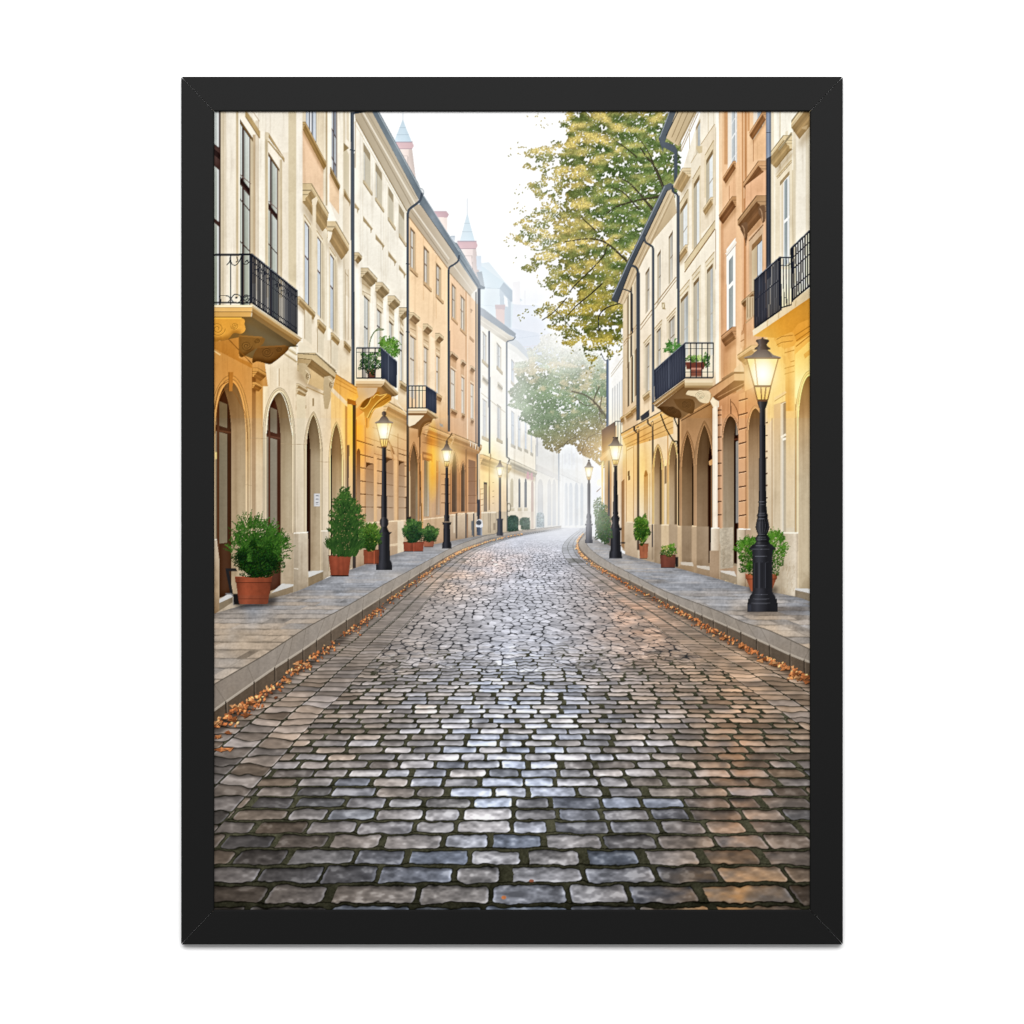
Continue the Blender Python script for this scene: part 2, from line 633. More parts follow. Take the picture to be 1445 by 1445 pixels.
def turret(x, ya, yb, w, wc, yc, ys, body, spire):
    i = part('pictured_turret', None, 'pink roof turret with a pale blue spire, %s of the two on the left roofs' % ('taller' if ya < 200 else 'farther'))
    P([(x-wc*.42, yc), (x+wc*.42, yc), (x+wc*.5+(ys-yc)*.09, ys), (x-wc*.4, ys)], ('h', [(x-wc*.4, mix(body, (255, 250, 245), .25)), (x+wc*.25, body), (x+wc*.28, sc(body, .93)), (x+wc*.5, sc(body, .9))]), tex=.01)
    L([(x-wc*.4, yc+10*wc/30), (x+wc*.22, yc+10*wc/30), (x+wc*.3, ys)], .8*wc/30, sc(body, .8))
    P([(x-wc*.5, yb), (x+wc*.42, yb), (x+wc*.5, yb+.6*(yc-yb)), (x+wc*.42, yc), (x-wc*.42, yc)], sc(mix(body, (222, 180, 190), .6), .97), tex=.01)
    L([(x-wc*.5, yb+.3), (x+wc*.44, yb+.3)], 1.1*wc/30, (176, 160, 172))
    L([(x-wc*.42, yc), (x+wc*.42, yc)], .9*wc/30, (190, 168, 176))
    part('spire', i)
    P([(x, ya), (x+w*.18, ya+.4*(yb-ya)), (x+w*.5, yb), (x-w*.5, yb), (x-w*.2, ya+.4*(yb-ya))], ('h', [(x-w*.5, mix(spire, (255, 255, 255), .2)), (x+w*.5, spire)]), tex=.01)
    for k in (.38, .68):
        L([(x-w*.5*k-.3, ya+k*(yb-ya)), (x+w*.5*k, ya+k*(yb-ya))], .8*w/25, sc(spire, .88))
    L([(x, ya+2), (x, ya-(yb-ya)*.5)], .6, (205, 214, 222), own=False, a=.7)


turret(568.5, 168, 200, 25, 31, 210, 285, (236, 220, 212), (200, 220, 232))
turret(659.5, 300, 340, 21, 29, 351, 400, (238, 224, 220), (214, 230, 239))
CH2 = part('pictured_chimney', None, 'pale pink square chimney between the two spired turrets')
P([(616, 305), (631, 305), (631.5, 345), (617, 340)], (240, 226, 218), tex=.01)
P([(611, 298), (630, 298), (633.5, 303), (631, 307), (613, 306)], (214, 184, 190), tex=.01)
L([(611, 298.3), (630, 298.3)], .8, (188, 165, 175))
P([(631, 334), (642, 333.5), (641, 356), (634, 350)], (205, 214, 222), tex=.01)
L([(631, 334), (642, 333.5)], 1, (170, 185, 198))
P([(672, 361), (679, 361), (679, 382), (673, 380)], (214, 226, 238), tex=.01)

# ---- the far left houses, back to front
H7 = part('pictured_house', None, 'faintest cream house at the misty end of the street')
f7 = Face(905, -1, haze=.62, hz=(230, 236, 242))
f7.P([(786, 640), (832, 640), (836, 745), (786, 744)], (236, 232, 220), tex=.01)
f7.P([(786, 600), (822, 610), (822, 665), (786, 660)], (244, 243, 240), tex=.01)
f7.box(787, 818, 661, 668, 2, (222, 216, 202))
for x, w in ((797, 4), (803, 5), (811, 5), (819, 4)):
    f7.P(arch_pts(f7, x, x+w, 690, 681, 742), (158, 172, 188), tex=0)
for x in (796, 802, 808):
    P([(x, 640), (x+3, 640), (x+3, 656), (x, 656)], (228, 231, 236), tex=0)
H6 = part('pictured_house', None, 'pale house with tall blue grey arches fading into mist')
f6 = Face(890, -1, haze=.42, hz=(228, 234, 240))
f6.P([(754, 560), (790, 585), (790, 745), (754, 747)], ('v', [(560, (228, 228, 228)), (655, (226, 220, 206)), (680, (232, 218, 188)), (745, (205, 198, 182))]), tex=.012)
f6.box(756, 789, 655.5, 664, 2.5, (214, 204, 188), under=(188, 180, 166))
for x, w in ((758.5, 8), (772.5, 5.5), (779.5, 5)):
    f6.P(arch_pts(f6, x-.7, x+w+.7, 686, 674, 742), (240, 228, 200), tex=0)
    f6.P(arch_pts(f6, x, x+w, 687, 676, 742), ('v', [(676, (188, 180, 166)), (742, (150, 158, 168))]), tex=0)
f6.P([(757, 600), (759, 600), (759, 644), (757, 644)], (170, 170, 175), tex=0)
part('drainpipe', H6)
f6.P([(754, 628), (756.6, 628), (756.6, 746), (754, 746)], (96, 110, 128), tex=0)
f6.P([(787.5, 640), (789.3, 640), (789.3, 742), (787.5, 742)], (140, 152, 166), tex=0)

H5 = part('pictured_house', None, 'white house with pink flags and dark narrow ground floor windows')
f5 = Face(880, -1, haze=.16, hz=(236, 240, 243))
f5.P([(714, 478), (730, 486), (756, 508), (756, 747), (714, 752)], ('v', [(480, (243, 243, 238)), (600, (244, 242, 234)), (660, (246, 232, 202)), (752, (224, 210, 184))]), tex=.012)
part('roof', H5)
f5.P([(714, 470), (732, 482), (757, 510), (752, 514), (730, 492), (714, 482)], (203, 212, 220), tex=.02)
f5.P([(714, 481), (730, 491), (752, 513), (748, 517), (728, 498), (714, 490)], (232, 232, 226), tex=.01)
go(H5)
for x, w, yt, yb in ((721.5, 4.6, 506, 537), (731, 3.6, 513, 541), (721.5, 4.8, 579, 626), (731.2, 4, 586, 630), (740.6, 3.6, 591, 633), (749, 2.4, 597, 638)):
    f5.window(x, x+w, yt, yb, 1, (226, 222, 212), (170, 165, 160), (180, 186, 194), ('h', [(700, (192, 206, 220)), (760, (206, 216, 228))]), .6, (.4,), (), (), parent=H5)
    f5.box(x-.7, x+w+.4, yb, yb+4, .9, (198, 190, 168), under=(170, 160, 138))
f5.ledge(717, 755, 647.5, 9, 4, (218, 204, 172), steps=3)
for x, w, c in ((720.2, 4.4, (196, 178, 140)), (731.3, 3, (92, 98, 108)), (740.2, 3.2, (92, 98, 108))):
    part('window', H5)
    f5.P(arch_pts(f5, x, x+w, 682, 675, 716), c, tex=.02)
    go(H5)
    f5.box(x-.8, x+w+.8, 717, 721.5, .8, (206, 188, 150))
part('door', H5)
f5.P(arch_pts(f5, 749.5, 753, 684, 678, 746), (190, 150, 130), tex=.02)
go(H5)
f5.P([(716, 723), (755, 722), (755, 747), (716, 752)], (216, 200, 170), a=.5, tex=.02)
FL = part('flag', H5)
for q in ([(744, 665), (746, 666), (747.5, 675), (744.5, 677), (742.5, 674)], [(748.5, 668), (751.5, 667), (752, 677), (749, 678)]):
    P(q, (222, 150, 165), tex=.05, a=.85)

H4 = part('pictured_house', None, 'white house with two dark drainpipes beyond the orange house')
f4 = Face(885, -1, haze=.06, hz=(240, 240, 238))
f4.P([(677, 440), (692, 448), (715, 470), (716, 752), (677, 756)], ('v', [(440, (246, 243, 232)), (560, (245, 241, 228)), (635, (247, 238, 216)), (660, (250, 222, 172)), (700, (244, 210, 160)), (756, (214, 186, 148))]), tex=.014)
part('roof', H4)
f4.P([(677, 433), (683, 436), (728, 470.5), (727, 476), (718, 472), (677, 444)], ('v', [(433, (165, 175, 186)), (476, (150, 163, 176))]), tex=.02)
f4.P([(677, 444), (719, 473), (727, 477), (715, 484), (677, 458)], ('v', [(444, (205, 198, 186)), (470, (226, 220, 206)), (484, (196, 188, 170))]), tex=.01)
L([(677, 451), (716, 478)], .8, (238, 232, 218))
go(H4)
for x, w, yt, yb in ((681, 5.6, 467, 507), (701.2, 6, 483, 516), (681, 6, 562, 615), (701.5, 5.6, 570, 618)):
    f4.P(f4.trap(x-1, x+w+1, yt-1.5, yb), (236, 230, 214), tex=0)
    f4.window(x, x+w, yt, yb, 1.6, (212, 206, 190), (160, 150, 135), (190, 188, 184), ('h', [(600, (212, 216, 218)), (760, (206, 212, 216))]), .5, (.42,), (), (.45,), parent=H4)
    f4.box(x-.8, x+w+1, yb, yb+4.5, 1.4, (200, 184, 150), under=(166, 148, 112))
for x, w, y in ((680.5, 8, 530), (702, 6.5, 539)):
    f4.ledge(x, x+w, y, 4.5, 1.2, (218, 208, 184), steps=2)
f4.line(679, 713, 554.5, 1.2, (196, 182, 150))
f4.ledge(677, 718, 641, 11, 5, (226, 190, 132), steps=3)
part('doorway', H4)
f4.P(f4.trap(682.5, 687.6, 680, 722), (150, 130, 108), tex=.03)
f4.P(f4.trap(682.5, 687.6, 680, 683), (70, 66, 75), tex=.03)
go(H4)
for y in (690, 697, 705, 713):
    L([(677, y), (682, y-.3)], 1, (150, 110, 70), a=.7)
for y in (681, 693, 701, 710):
    L([(694.8, y), (697, y)], 1, (120, 96, 76), a=.7)
f4.P([(677, 723), (715, 722), (715, 752), (677, 756)], (206, 184, 150), tex=.03)
L([(677, 723.5), (700, 723)], 1.8, (238, 224, 198))
for x in (689, 691.6, 700):
    L([(x, 724), (x, 752)], 1.4, (150, 136, 118), a=.6)
P([(696, 738), (699, 738), (699, 748), (696, 748)], (170, 150, 124), tex=0)
part('drainpipe', H4)
P([(689, 467), (691.6, 467), (692, 640), (689.4, 640)], (70, 80, 100), tex=.05)
L([(692, 640), (692.5, 646), (690.5, 652), (690.3, 720)], 1.3, (150, 120, 84))
part('drainpipe', H4)
L(curve([(727.5, 475), (724, 479.5), (716.5, 481.5), (715, 484)]), 1.6, (120, 132, 146))
P([(713.8, 483), (716, 483), (716.3, 645), (714, 645)], (110, 122, 136), tex=.05)
L(curve([(715, 645), (719, 648), (716.6, 654), (715.6, 662), (715.8, 750)]), 1.8, (100, 104, 110))
for x0, x1, y0, y1, k in ((716, 732, 726, 750, 0), (733, 748, 729, 747, 1), (757, 768, 722, 744, 2)):
    part('pictured_shrub', None, ('nearer of two clipped dark shrubs before the house with flags', 'farther of two clipped dark shrubs before the house with flags', 'dim shrub by the mist at the foot of the arched house')[k])
    n = 260
    xs, ys = RNG.uniform(x0+1, x1-1, n), RNG.uniform(y0+2, y1, n)
    ok = ((xs-(x0+x1)/2)/((x1-x0)*.52))**2+np.clip((y0+6-ys)/8, 0, 9)**2 < 1
    base = ((70, 92, 82), (86, 104, 92), (140, 154, 160))[k]
    P([(x0, y0+6), (x0+4, y0+1), (x1-4, y0+1), (x1, y0+6), (x1, y1), (x0, y1)], base, tex=.1)
    leaves(xs[ok], ys[ok], 1, jit(base, ok.sum(), .12))
L(ell(718, 716, 2.4, 6), 1.5, (120, 110, 84), own=False, a=.6)
P([(731.5, 741), (735, 741), (735, 747), (731.5, 747)], (228, 214, 196), tex=0, own=False)

# ---- the hazy second tree is drawn after these; next the three orange and cream houses on the left
VP2, VP3 = 826, 906
H3 = part('pictured_house', None, 'orange house farthest of the sunny left row')
g3 = Face(VP3, -1)
g3.P([(632, 384), (640, 388), (672, 425), (676, 430), (676, 640), (680, 757), (632, 764)],
     ('v', [(385, (240, 202, 162)), (470, (241, 200, 158)), (560, (232, 186, 142)), (625, (220, 170, 124)), (640, (206, 146, 84)), (690, (214, 152, 96)), (764, (196, 146, 104))]), tex=.02)
g3.P([(656.5, 405), (659, 408), (659, 625), (656.5, 622)], (222, 174, 128), tex=.01)
g3.P([(659, 408), (660.5, 410), (660.5, 625), (659, 625)], (246, 214, 178), tex=.01)
part('roof', H3)
P([(640, 341), (645, 343), (679.5, 401), (684.5, 405), (684, 408), (674, 408), (640, 357)], ('h', [(640, (122, 136, 146)), (660, (146, 160, 170)), (684, (120, 134, 148))]), tex=.05)
L([(641, 341), (680, 402)], .8, (180, 192, 200))
L([(641, 352), (675, 405)], .9, (96, 108, 120))
P([(672, 384), (680, 383), (684, 405), (678, 402)], (170, 182, 192), tex=.02)
P([(634, 364), (645, 365), (674, 407), (666, 414), (664.5, 419.5), (634.5, 386)], ('h', [(634, (192, 176, 152)), (650, (206, 192, 170)), (672, (222, 210, 190))]), tex=.02)
L([(637, 370), (668, 412)], 1.2, (226, 216, 198))
L([(634.5, 385), (664, 418)], 1.2, (176, 150, 116))
P([(665, 419), (667, 413), (674, 409), (676, 420), (676, 432)], (232, 226, 214), tex=.01)
go(H3)
for x, w, yt, yb in ((637.6, 5.6, 399.5, 447), (650.2, 5.6, 416, 463)):
    g3.P(g3.trap(x-1, x+w+1, yt-2, yb), (222, 182, 138), tex=.01)
    g3.window(x, x+w, yt, yb, 1.8, (204, 184, 154), (142, 112, 82), (150, 128, 108), ('h', [(600, (206, 196, 180)), (700, (214, 206, 190))]), .6, (.4,), (), (.4,), parent=H3)
    g3.box(x-1, x+w+1.6, yb, yb+3.5, 1.5, (214, 174, 128), under=(158, 116, 76))
part('window', H3)
P([(664, 435), (667, 438), (665, 442), (664, 441)], (150, 116, 90), tex=0)
go(H3)
P([(664, 436), (668, 440), (668, 482), (664, 478)], (236, 202, 164), tex=0, a=.6)
g3.box(662.5, 668, 474, 478, 1, (200, 158, 116), under=(158, 116, 76))
for x, w, y, wt, wb in ((635, 11, 496, 519, 576.5), (650, 7, 507.6, 531, 583), (662.8, 7, 516, 540, 590)):
    g3.P(g3.trap(x, x+w-2, y+5, wt), (216, 172, 128), tex=.02)
    g3.ledge(x, x+w-2, y, 5, 3, (216, 186, 146), under=(140, 104, 70), steps=3)
    g3.P(g3.trap(x+.8, x+w-1.8, wt-3, wt-1.5), (238, 214, 178), tex=0)
    g3.window(x+1.2, x+w-3.4 if w > 8 else x+w-1.4, wt, wb, 1.6, (210, 192, 164), (120, 90, 66), (160, 140, 120), ('h', [(600, (212, 202, 186)), (700, (206, 196, 180))]), .6, (.35,), (), (), parent=H3)
    g3.ledge(x+1, x+w-2.4, wb, 5, 1.8, (202, 166, 122), under=(150, 108, 72), steps=3)
g3.ledge(637, 676, 612, 12, 4.5, (210, 164, 108), under=(176, 124, 70), steps=4)
L([(662, 622), (678, 630)], 1.1, (226, 214, 196))
for x in (664, 667.5, 671, 674.5):
    L([(x, 623+(x-662)*.5), (x, 629+(x-662)*.55)], .8, (226, 214, 196))
g3.P([(632, 729), (676, 722.5), (680, 757), (632, 765)], ('v', [(722, (214, 190, 158)), (742, (198, 172, 140)), (765, (176, 146, 116))]), tex=.04)


def arch_door(F, n, f, ys, ya, yb, r, jamb, door, house, sur=None, pointed=0., name='doorway', panel=True, line=(70, 45, 30)):
    """an arched doorway: raised surround, deep reveal, a dark leaf at the back"""
    keep = CUR
    if sur:
        w, c = sur
        sg = 1 if F.s < 0 else -1
        wf = F.far(n, f, w)
        F.P(arch_pts(F, n-sg*w, f+sg*wf, ys, ya-w*1.25, yb, pointed), c, tex=.02)
        F.P(arch_pts(F, n-sg*w*.55, f+sg*wf*.55, ys, ya-w*.7, yb, pointed), sc(c, .84), tex=.02, a=.7)
        F.P(arch_pts(F, n-sg*w*.35, f+sg*wf*.35, ys, ya-w*.45, yb, pointed), sc(c, 1.06), tex=.02, a=.8)
        for w_, k_, a_, lw in ((1.0, .62, .6, .9), (.52, .70, .5, .8), (.16, 1.14, .7, .8)):
            q = arch_pts(F, n-sg*w*w_, f+sg*wf*w_, ys, ya-w*1.25*w_, yb, pointed, 16)
            cc = sc(c, k_)
            P_ = [(x-sg*lw*0, y) for x, y in q]
            L(q, lw*min(1, .5+w/9), F.h(cc), a=a_)
    o = arch_pts(F, n, f, ys, ya, yb, pointed)
    F.P(o, jamb, tex=.03)
    # the vault darkens towards its crown
    i = part(name, house)
    b = F.shift(o, r)
    F.P(b, door[0], clip=o, tex=.06)
    if panel:
        bn, bf = n+F.s*r, f+F.s*r
        w = bf-bn
        sg = 1 if w > 0 else -1
        for u0, u1, c in ((.30, .52, door[1]), (.60, .86, door[2])):
            xa, xb = bn+w*u0, bn+w*u1
            F.P(F.trap(xa, xb, F.y(xa, n, ys+4), F.y(xa, n, ys+(yb-ys)*.66)), c, clip=o, tex=.06)
            F.P(F.trap(xa, xb, F.y(xa, n, ys-40), F.y(xa, n, ys-5)), c, clip=o, tex=.06)
        L([(bn, ys), (bf, F.y(bf, n, ys))], 2.2, F.h(door[3]), clip=o)
        L([(bn+w*.56, ys-60), (bn+w*.56, yb)], max(abs(w)*.07, .7), F.h(door[3]), clip=o)
    go(keep)
    # shade gathers under the vault and along the leaf
    tint(F.shift(o, r*.55), (205, 190, 170), .5, soft=2.5, clip=o)
    tint([(n-60, ya-30), (f+60, ya-30), (f+60, ys-4), (n-60, ys-4)], (196, 176, 150), .55, soft=7, clip=o)
    return o


for a in ((637.5, 645.2, 668, 637, 722.5, (134, 108, 86)), (650.5, 656.2, 670, 652.5, 722, (120, 104, 90))):
    arch_door(g3, a[0], a[1], a[2], a[3], a[4], 2, a[5], ((112, 90, 74),)*4, H3, (2, (206, 142, 88)), .6, panel=False)
part('doorway', H3)
g3.P(g3.trap(661, 671, 648, 722), ('v', [(648, (140, 98, 72)), (722, (172, 128, 96))]), tex=.04)
go(H3)
for y in (660, 679, 699, 710):
    L([(660.6, y), (672, y)], .8, (140, 96, 64), a=.7)
for x, c in ((644.3, (120, 104, 90)), (657.5, (106, 104, 104)), (659.5, (170, 130, 96)), (668.5, (98, 100, 104))):
    L([(x, 724), (x, 760)], 2.2, c)
for x0, x1, y in ((634, 643, 727), (646, 656, 725.3), (659, 669, 724.3)):
    L([(x0, y), (x1, y-.8)], 2, (236, 214, 180))
L([(641, 728), (641, 752)], 2.4, (214, 196, 168))
L([(657.8, 634), (658, 722)], 1.4, (140, 96, 60))
part('drainpipe', H3)
P([(671, 412), (672.4, 412), (672.6, 626), (671.2, 626)], (84, 86, 94), tex=.05)
P([(674, 407), (678, 407), (677.6, 632), (674.2, 630)], ('h', [(674, (52, 60, 76)), (676, (78, 88, 106)), (678, (56, 62, 78))]), tex=.05)
P([(672.4, 641), (674.4, 640), (674.6, 706), (672.8, 706)], (92, 90, 92), tex=.04)
P([(674.4, 640), (677, 641), (677.2, 706), (674.6, 706)], (205, 190, 168), tex=.04)
P([(672.6, 705), (677.4, 705), (677.2, 734), (673.4, 734)], (74, 80, 92), tex=.05)

H2 = part('pictured_house', None, 'apricot house with the small balcony third from the left')
g2 = Face(VP3, -1)
g2.P([(575, 305), (580, 308), (615, 358), (633, 380), (633, 766), (575, 777)],
     ('v', [(305, (247, 208, 160)), (430, (248, 214, 170)), (540, (240, 208, 168)), (590, (230, 190, 142)), (612, (202, 148, 90)), (650, (212, 158, 102)), (700, (212, 166, 120)), (776, (200, 162, 126))]), tex=.02)
part('roof', H2)
P([(592, 270), (598, 277), (640, 341), (648, 356), (646, 364), (638, 358), (592, 292)], ('h', [(592, (108, 122, 132)), (610, (140, 152, 162)), (648, (116, 130, 142))]), tex=.06)
L([(598, 276), (648, 355)], .9, (176, 188, 196))
L([(594, 290), (641, 357)], 1, (88, 98, 108))
P([(577, 297), (590, 288), (594, 290), (641, 358), (646, 366), (634, 376), (632, 379.5), (577, 307)], ('h', [(577, (186, 168, 140)), (610, (194, 178, 154)), (646, (206, 192, 170))]), tex=.02)
L([(582, 293), (634, 366)], 1.8, (224, 214, 196))
L([(579, 297), (632, 372)], 1., (164, 148, 124))
L([(577, 306), (632, 379)], 1.3, (178, 140, 98))
L(ell(593.5, 272, 4.5, 6, 16, -1.7, 1.6), 1, (150, 164, 172))
go(H2)
for x, y in ((597, 334), (615, 360)):
    P([(x, y), (x+1.2, y+1.5), (x+1.2, y+90), (x, y+90)], (226, 178, 126), tex=0, a=.5)
for x, w, yt, yb in ((579, 6.6, 320, 376.5), (598, 7, 346.5, 397), (615.4, 6.4, 370.5, 414.7)):
    g2.P(g2.trap(x-1.2, x+w+1.2, yt-2.4, yb), (220, 186, 142), tex=.01)
    g2.window(x, x+w, yt, yb, 2.4, (202, 178, 142), (140, 110, 78), (140, 116, 96), ('h', [(560, (206, 200, 188)), (640, (214, 206, 192))]), .8, (.42,), (), (.4,), parent=H2)
    g2.box(x-1, x+w+2.4, yb, yb+4.6, 2.2, (214, 178, 132), under=(160, 120, 80))
for x, w, y, wt, wb in ((577, 14, 440.5, 472, 560), (596.6, 12, 456.7, 488, 543), (614, 10.5, 470.3, 500.7, 560)):
    g2.P(g2.trap(x-7, x-.5, y+3, 590), (252, 230, 196), tex=.01, a=.7)
    g2.P(g2.trap(x+.5, x+w-3, y+6, wt), (224, 194, 152), tex=.02)
    g2.ledge(x, x+w-4.5, y, 8, 6.5, (216, 192, 150), under=(150, 118, 82), steps=4)
    L([(x+1.5, wt-9), (x+w-4, wt-5)], .9, (176, 138, 98))
    g2.P(g2.trap(x+1, x+w-4, wt-5, wt-3), (240, 216, 178), tex=0)
    g2.window(x+1.5, x+w-4, wt, wb, 2.4, (214, 190, 154), (124, 94, 66), (150, 126, 102), ('h', [(560, (210, 198, 180)), (640, (216, 206, 188))]), .8, (.36,), (), (), parent=H2)
g2.ledge(615, 622, 555, 7, 2, (206, 168, 118), under=(150, 110, 70), steps=3)
part('vent', H2)
P([(620, 597), (625, 599), (625.5, 603), (620.6, 601)], (172, 168, 160), tex=.2)
go(H2)
g2.ledge(600, 635, 600, 13, 5, (218, 172, 112), under=(188, 132, 70), steps=4)
L([(596, 612), (634, 624)], .9, (128, 80, 40))
L([(596, 624), (634, 634)], .8, (140, 88, 48), a=.8)
g2.P([(577, 735), (633, 728.5), (633, 766), (577, 778)], ('v', [(728, (212, 176, 132)), (750, (204, 164, 122)), (776, (186, 144, 108))]), tex=.04)
L([(591, 733.5), (633, 729)], 1.6, (236, 208, 168))
arch_door(g2, 578.3, 589.6, 662, 626, 736, 3, ('v', [(626, (120, 92, 58)), (700, (152, 136, 108)), (736, (158, 140, 114))]), ((146, 116, 84),)*4, H2, (2.4, (196, 138, 80)), .75, panel=False)
L([(578, 665), (578.5, 734)], 1.4, (226, 196, 150))
L([(592.6, 605), (592.4, 640), (594.5, 735)], 1.6, (120, 80, 44))
L([(594.6, 640), (596.2, 745)], 1.6, (232, 166, 86))
g2.P(g2.trap(596, 610, 637, 649), (170, 116, 66), tex=.02)
g2.P(g2.trap(597.5, 609, 641, 645), (212, 150, 88), tex=.02)
g2.window(598.6, 607, 649, 729, 1.6, (204, 164, 118), (110, 84, 62), (170, 142, 112), ('v', [(649, (138, 124, 100)), (729, (176, 160, 132))]), .5, (), (), (), parent=H2)
L([(607.5, 650), (607.8, 729)], 2.6, (216, 172, 122))
g2.window(615.6, 621.6, 650, 727, 1.2, (196, 152, 110), (140, 96, 60), (184, 144, 108), ('v', [(650, (178, 126, 80)), (727, (182, 152, 122))]), .4, (.2,), (), (), parent=H2)
for y in (669, 684, 697, 709.5):
    L([(622.4, y), (635.5, y+.6)], 1.1, (128, 84, 48), a=.8)
L([(592, 735), (592.5, 766)], 1.8, (150, 120, 90))
part('drainpipe', H2)
L(curve([(648, 360), (646.5, 368), (641, 373), (634.5, 377), (633, 382)]), 2.6, (86, 96, 110))
P([(631.3, 381), (634.6, 381), (635, 609), (631.8, 609)], ('h', [(631, (58, 64, 78)), (633, (88, 98, 112)), (635, (60, 66, 78))]), tex=.05)
L(curve([(638, 611), (635, 616), (631.5, 620), (630.8, 627)]), 1.8, (120, 88, 56))

H1 = part('pictured_house', None, 'cream house with the planted balcony second from the left')
g1 = Face(VP2, -1)
g1.P([(497, 157), (504, 166), (576, 296), (577, 777), (497, 806)],
     ('v', [(157, (242, 236, 221)), (340, (243, 237, 222)), (520, (238, 228, 208)), (566, (232, 208, 170)), (600, (222, 172, 112)), (700, (212, 170, 126)), (760, (206, 170, 132)), (800, (196, 164, 130))]), tex=.02)
part('roof', H1)
P([(523, 154), (533, 154), (590, 258), (598, 277), (595, 284), (589, 280)], ('h', [(523, (104, 116, 126)), (560, (132, 146, 154)), (598, (112, 124, 134))]), tex=.06)
L([(532.5, 157), (596, 272)], 1.1, (172, 184, 190))
L([(523, 156), (590, 280)], 1.2, (84, 94, 104))
P([(500, 154), (523, 154), (590, 280), (589, 288), (577, 296), (574, 299), (501, 166)], ('h', [(500, (182, 166, 138)), (540, (190, 175, 148)), (592, (198, 184, 160))]), tex=.02)
L([(511, 156), (586, 288)], 2.2, (222, 212, 192))
L([(506, 154), (580, 290)], 1.1, (164, 148, 122))
L([(517, 156), (588, 281)], 1., (170, 155, 130))
L([(502, 168), (574, 298)], 1.5, (164, 142, 104))
L([(500, 173), (574, 303)], .9, (214, 200, 172))
go(H1)
for x, y in ((511.5, 190), (541, 246), (544, 250)):
    P([(x, y), (x+1, y+2), (x+1, y+165), (x, y+165)], (226, 214, 190), tex=0, a=.5)
for x, w, yt, yb in ((513, 9.3, 201, 254), (530, 8.8, 229, 278.5), (548, 7.2, 263, 306.5), (563.2, 7.2, 288, 329.5)):
    g1.P(g1.trap(x-1.4, x+w+1.4, yt-2.6, yb), (232, 222, 200), tex=.01)
    g1.window(x, x+w, yt, yb, 7, (204, 195, 172), (172, 155, 124), (168, 158, 140), ('h', [(500, (196, 190, 172)), (580, (206, 200, 184))]), .9, (), (), (), parent=H1)
    g1.box(x-.8, x+w+1.8, yb, yb+4.6, 1.8, (214, 196, 160), under=(176, 152, 110))
part('window', H1)
P([(500.3, 172), (502.2, 170), (502.2, 238), (500.3, 236)], (196, 180, 150), tex=.02)
go(H1)
for x, w, y in ((500.6, 7, 286, ), (512.4, 14, 304.5), (530, 13, 330), (548, 12, 354), (563, 10.5, 373.5)):
    g1.P([(x, y), (x+w, g1.y(x+w, x, y)), (x+w-2, g1.y(x+w-2, x, y)+4.5), (x+w-3, g1.y(x+w, x, y)+7), (x+w-4, g1.y(x+w-4, x, y)+5), (x, y+7.5)], (188, 164, 122), tex=.03)
    L([(x, y), (x+w, g1.y(x+w, x, y))], .8, (226, 212, 182))
g1.ledge(500, 505, 356, 9, 6, (206, 184, 142), under=(150, 122, 80), steps=4)
for x, w, y, wt, wb, wn, wf in ((509, 24, 377.5, 415.5, 540, 513.3, 521.5), (529.6, 20, 398, 434.5, 500, 532, 538.6), (547, 18, 417, 452, 540, 549, 555), (563, 15, 433.7, 467, 537, 564, 569.6)):
    g1.P(g1.trap(x-6.5, x-1.5, y+6, y+128), (250, 245, 232), tex=.01, a=.8)
    g1.P(g1.trap(x+1.5, x+w-8, y+8, wt), (226, 210, 178), tex=.02)
    g1.ledge(x, x+w-10, y, 10.5, 10, (210, 190, 152), under=(150, 126, 88), steps=5)
    L([(x+2, wt-16), (x+w-9, wt-7)], 1, (182, 152, 108))
    g1.P(g1.trap(x+2.4, x+w-9, wt-9, wt-6), (238, 224, 196), tex=0)
    L([(x+2.4, wt-5), (x+w-9, wt+2)], .9, (176, 148, 106))
    g1.window(wn, wf, wt, wb, 2.6, (212, 200, 174), (122, 98, 66), (96, 90, 92), ('h', [(500, (196, 198, 192)), (580, (206, 204, 192))]), .9, (.34,), (), (), parent=H1)
g1.ledge(563.6, 573, 537, 8, 2.4, (206, 182, 138), under=(150, 122, 80), steps=3)
# ---- ground floor of the planted-balcony house: glowing rusticated wall
R1 = Face(VP2, -1)
g1.ledge(541, 574.5, 566, 15, 7, (218, 182, 128), under=(176, 126, 70), steps=4)
L([(560, 568), (581, 592)], 1., (236, 222, 196))
for x0, x1, y in ((526, 573, 603), (516, 573, 617), (528, 573, 640)):
    L([(x0, y), (x1, g1.y(x1, x0, y))], .9, (168, 112, 62), a=.8)
P([(497, 600), (513, 600), (516, 760), (497, 770)], ('v', [(600, (246, 186, 84)), (700, (226, 168, 100)), (770, (206, 160, 116))]), tex=.02, a=.6)
for y in (625, 643, 661, 679.5, 697.5, 715.5):
    for x0, x1 in ((503, 516), (515.5, 527), (532, 540), (546, 554), (562.5, 573)):
        L([(x0, g1.y(x0, 515, y)), (x1, g1.y(x1, 515, y))], 1.7, (122, 78, 42), a=.85)
        L([(x0, g1.y(x0, 515, y)+1.2), (x1, g1.y(x1, 515, y)+1.2)], .7, (250, 206, 148), a=.5)
for x, y0, y1 in ((503, 592, 736), (515.6, 600, 736), (540, 640, 736), (561.6, 612, 735)):
    L([(x, y0), (x, y1)], 1., (160, 106, 58), a=.7)
for x, w in ((527.4, 4.6), (556.5, 4.5)):
    P([(x, 640), (x+w, 646), (x+w, 735), (x, 736)], (242, 188, 120), tex=.02, a=.65)
W = part('window', H1)
P(arch_pts(g1, 503.4, 508.6, 640, 633, 738), ('v', [(633, (120, 84, 54)), (690, (168, 128, 92)), (738, (176, 134, 96))]), tex=.03)
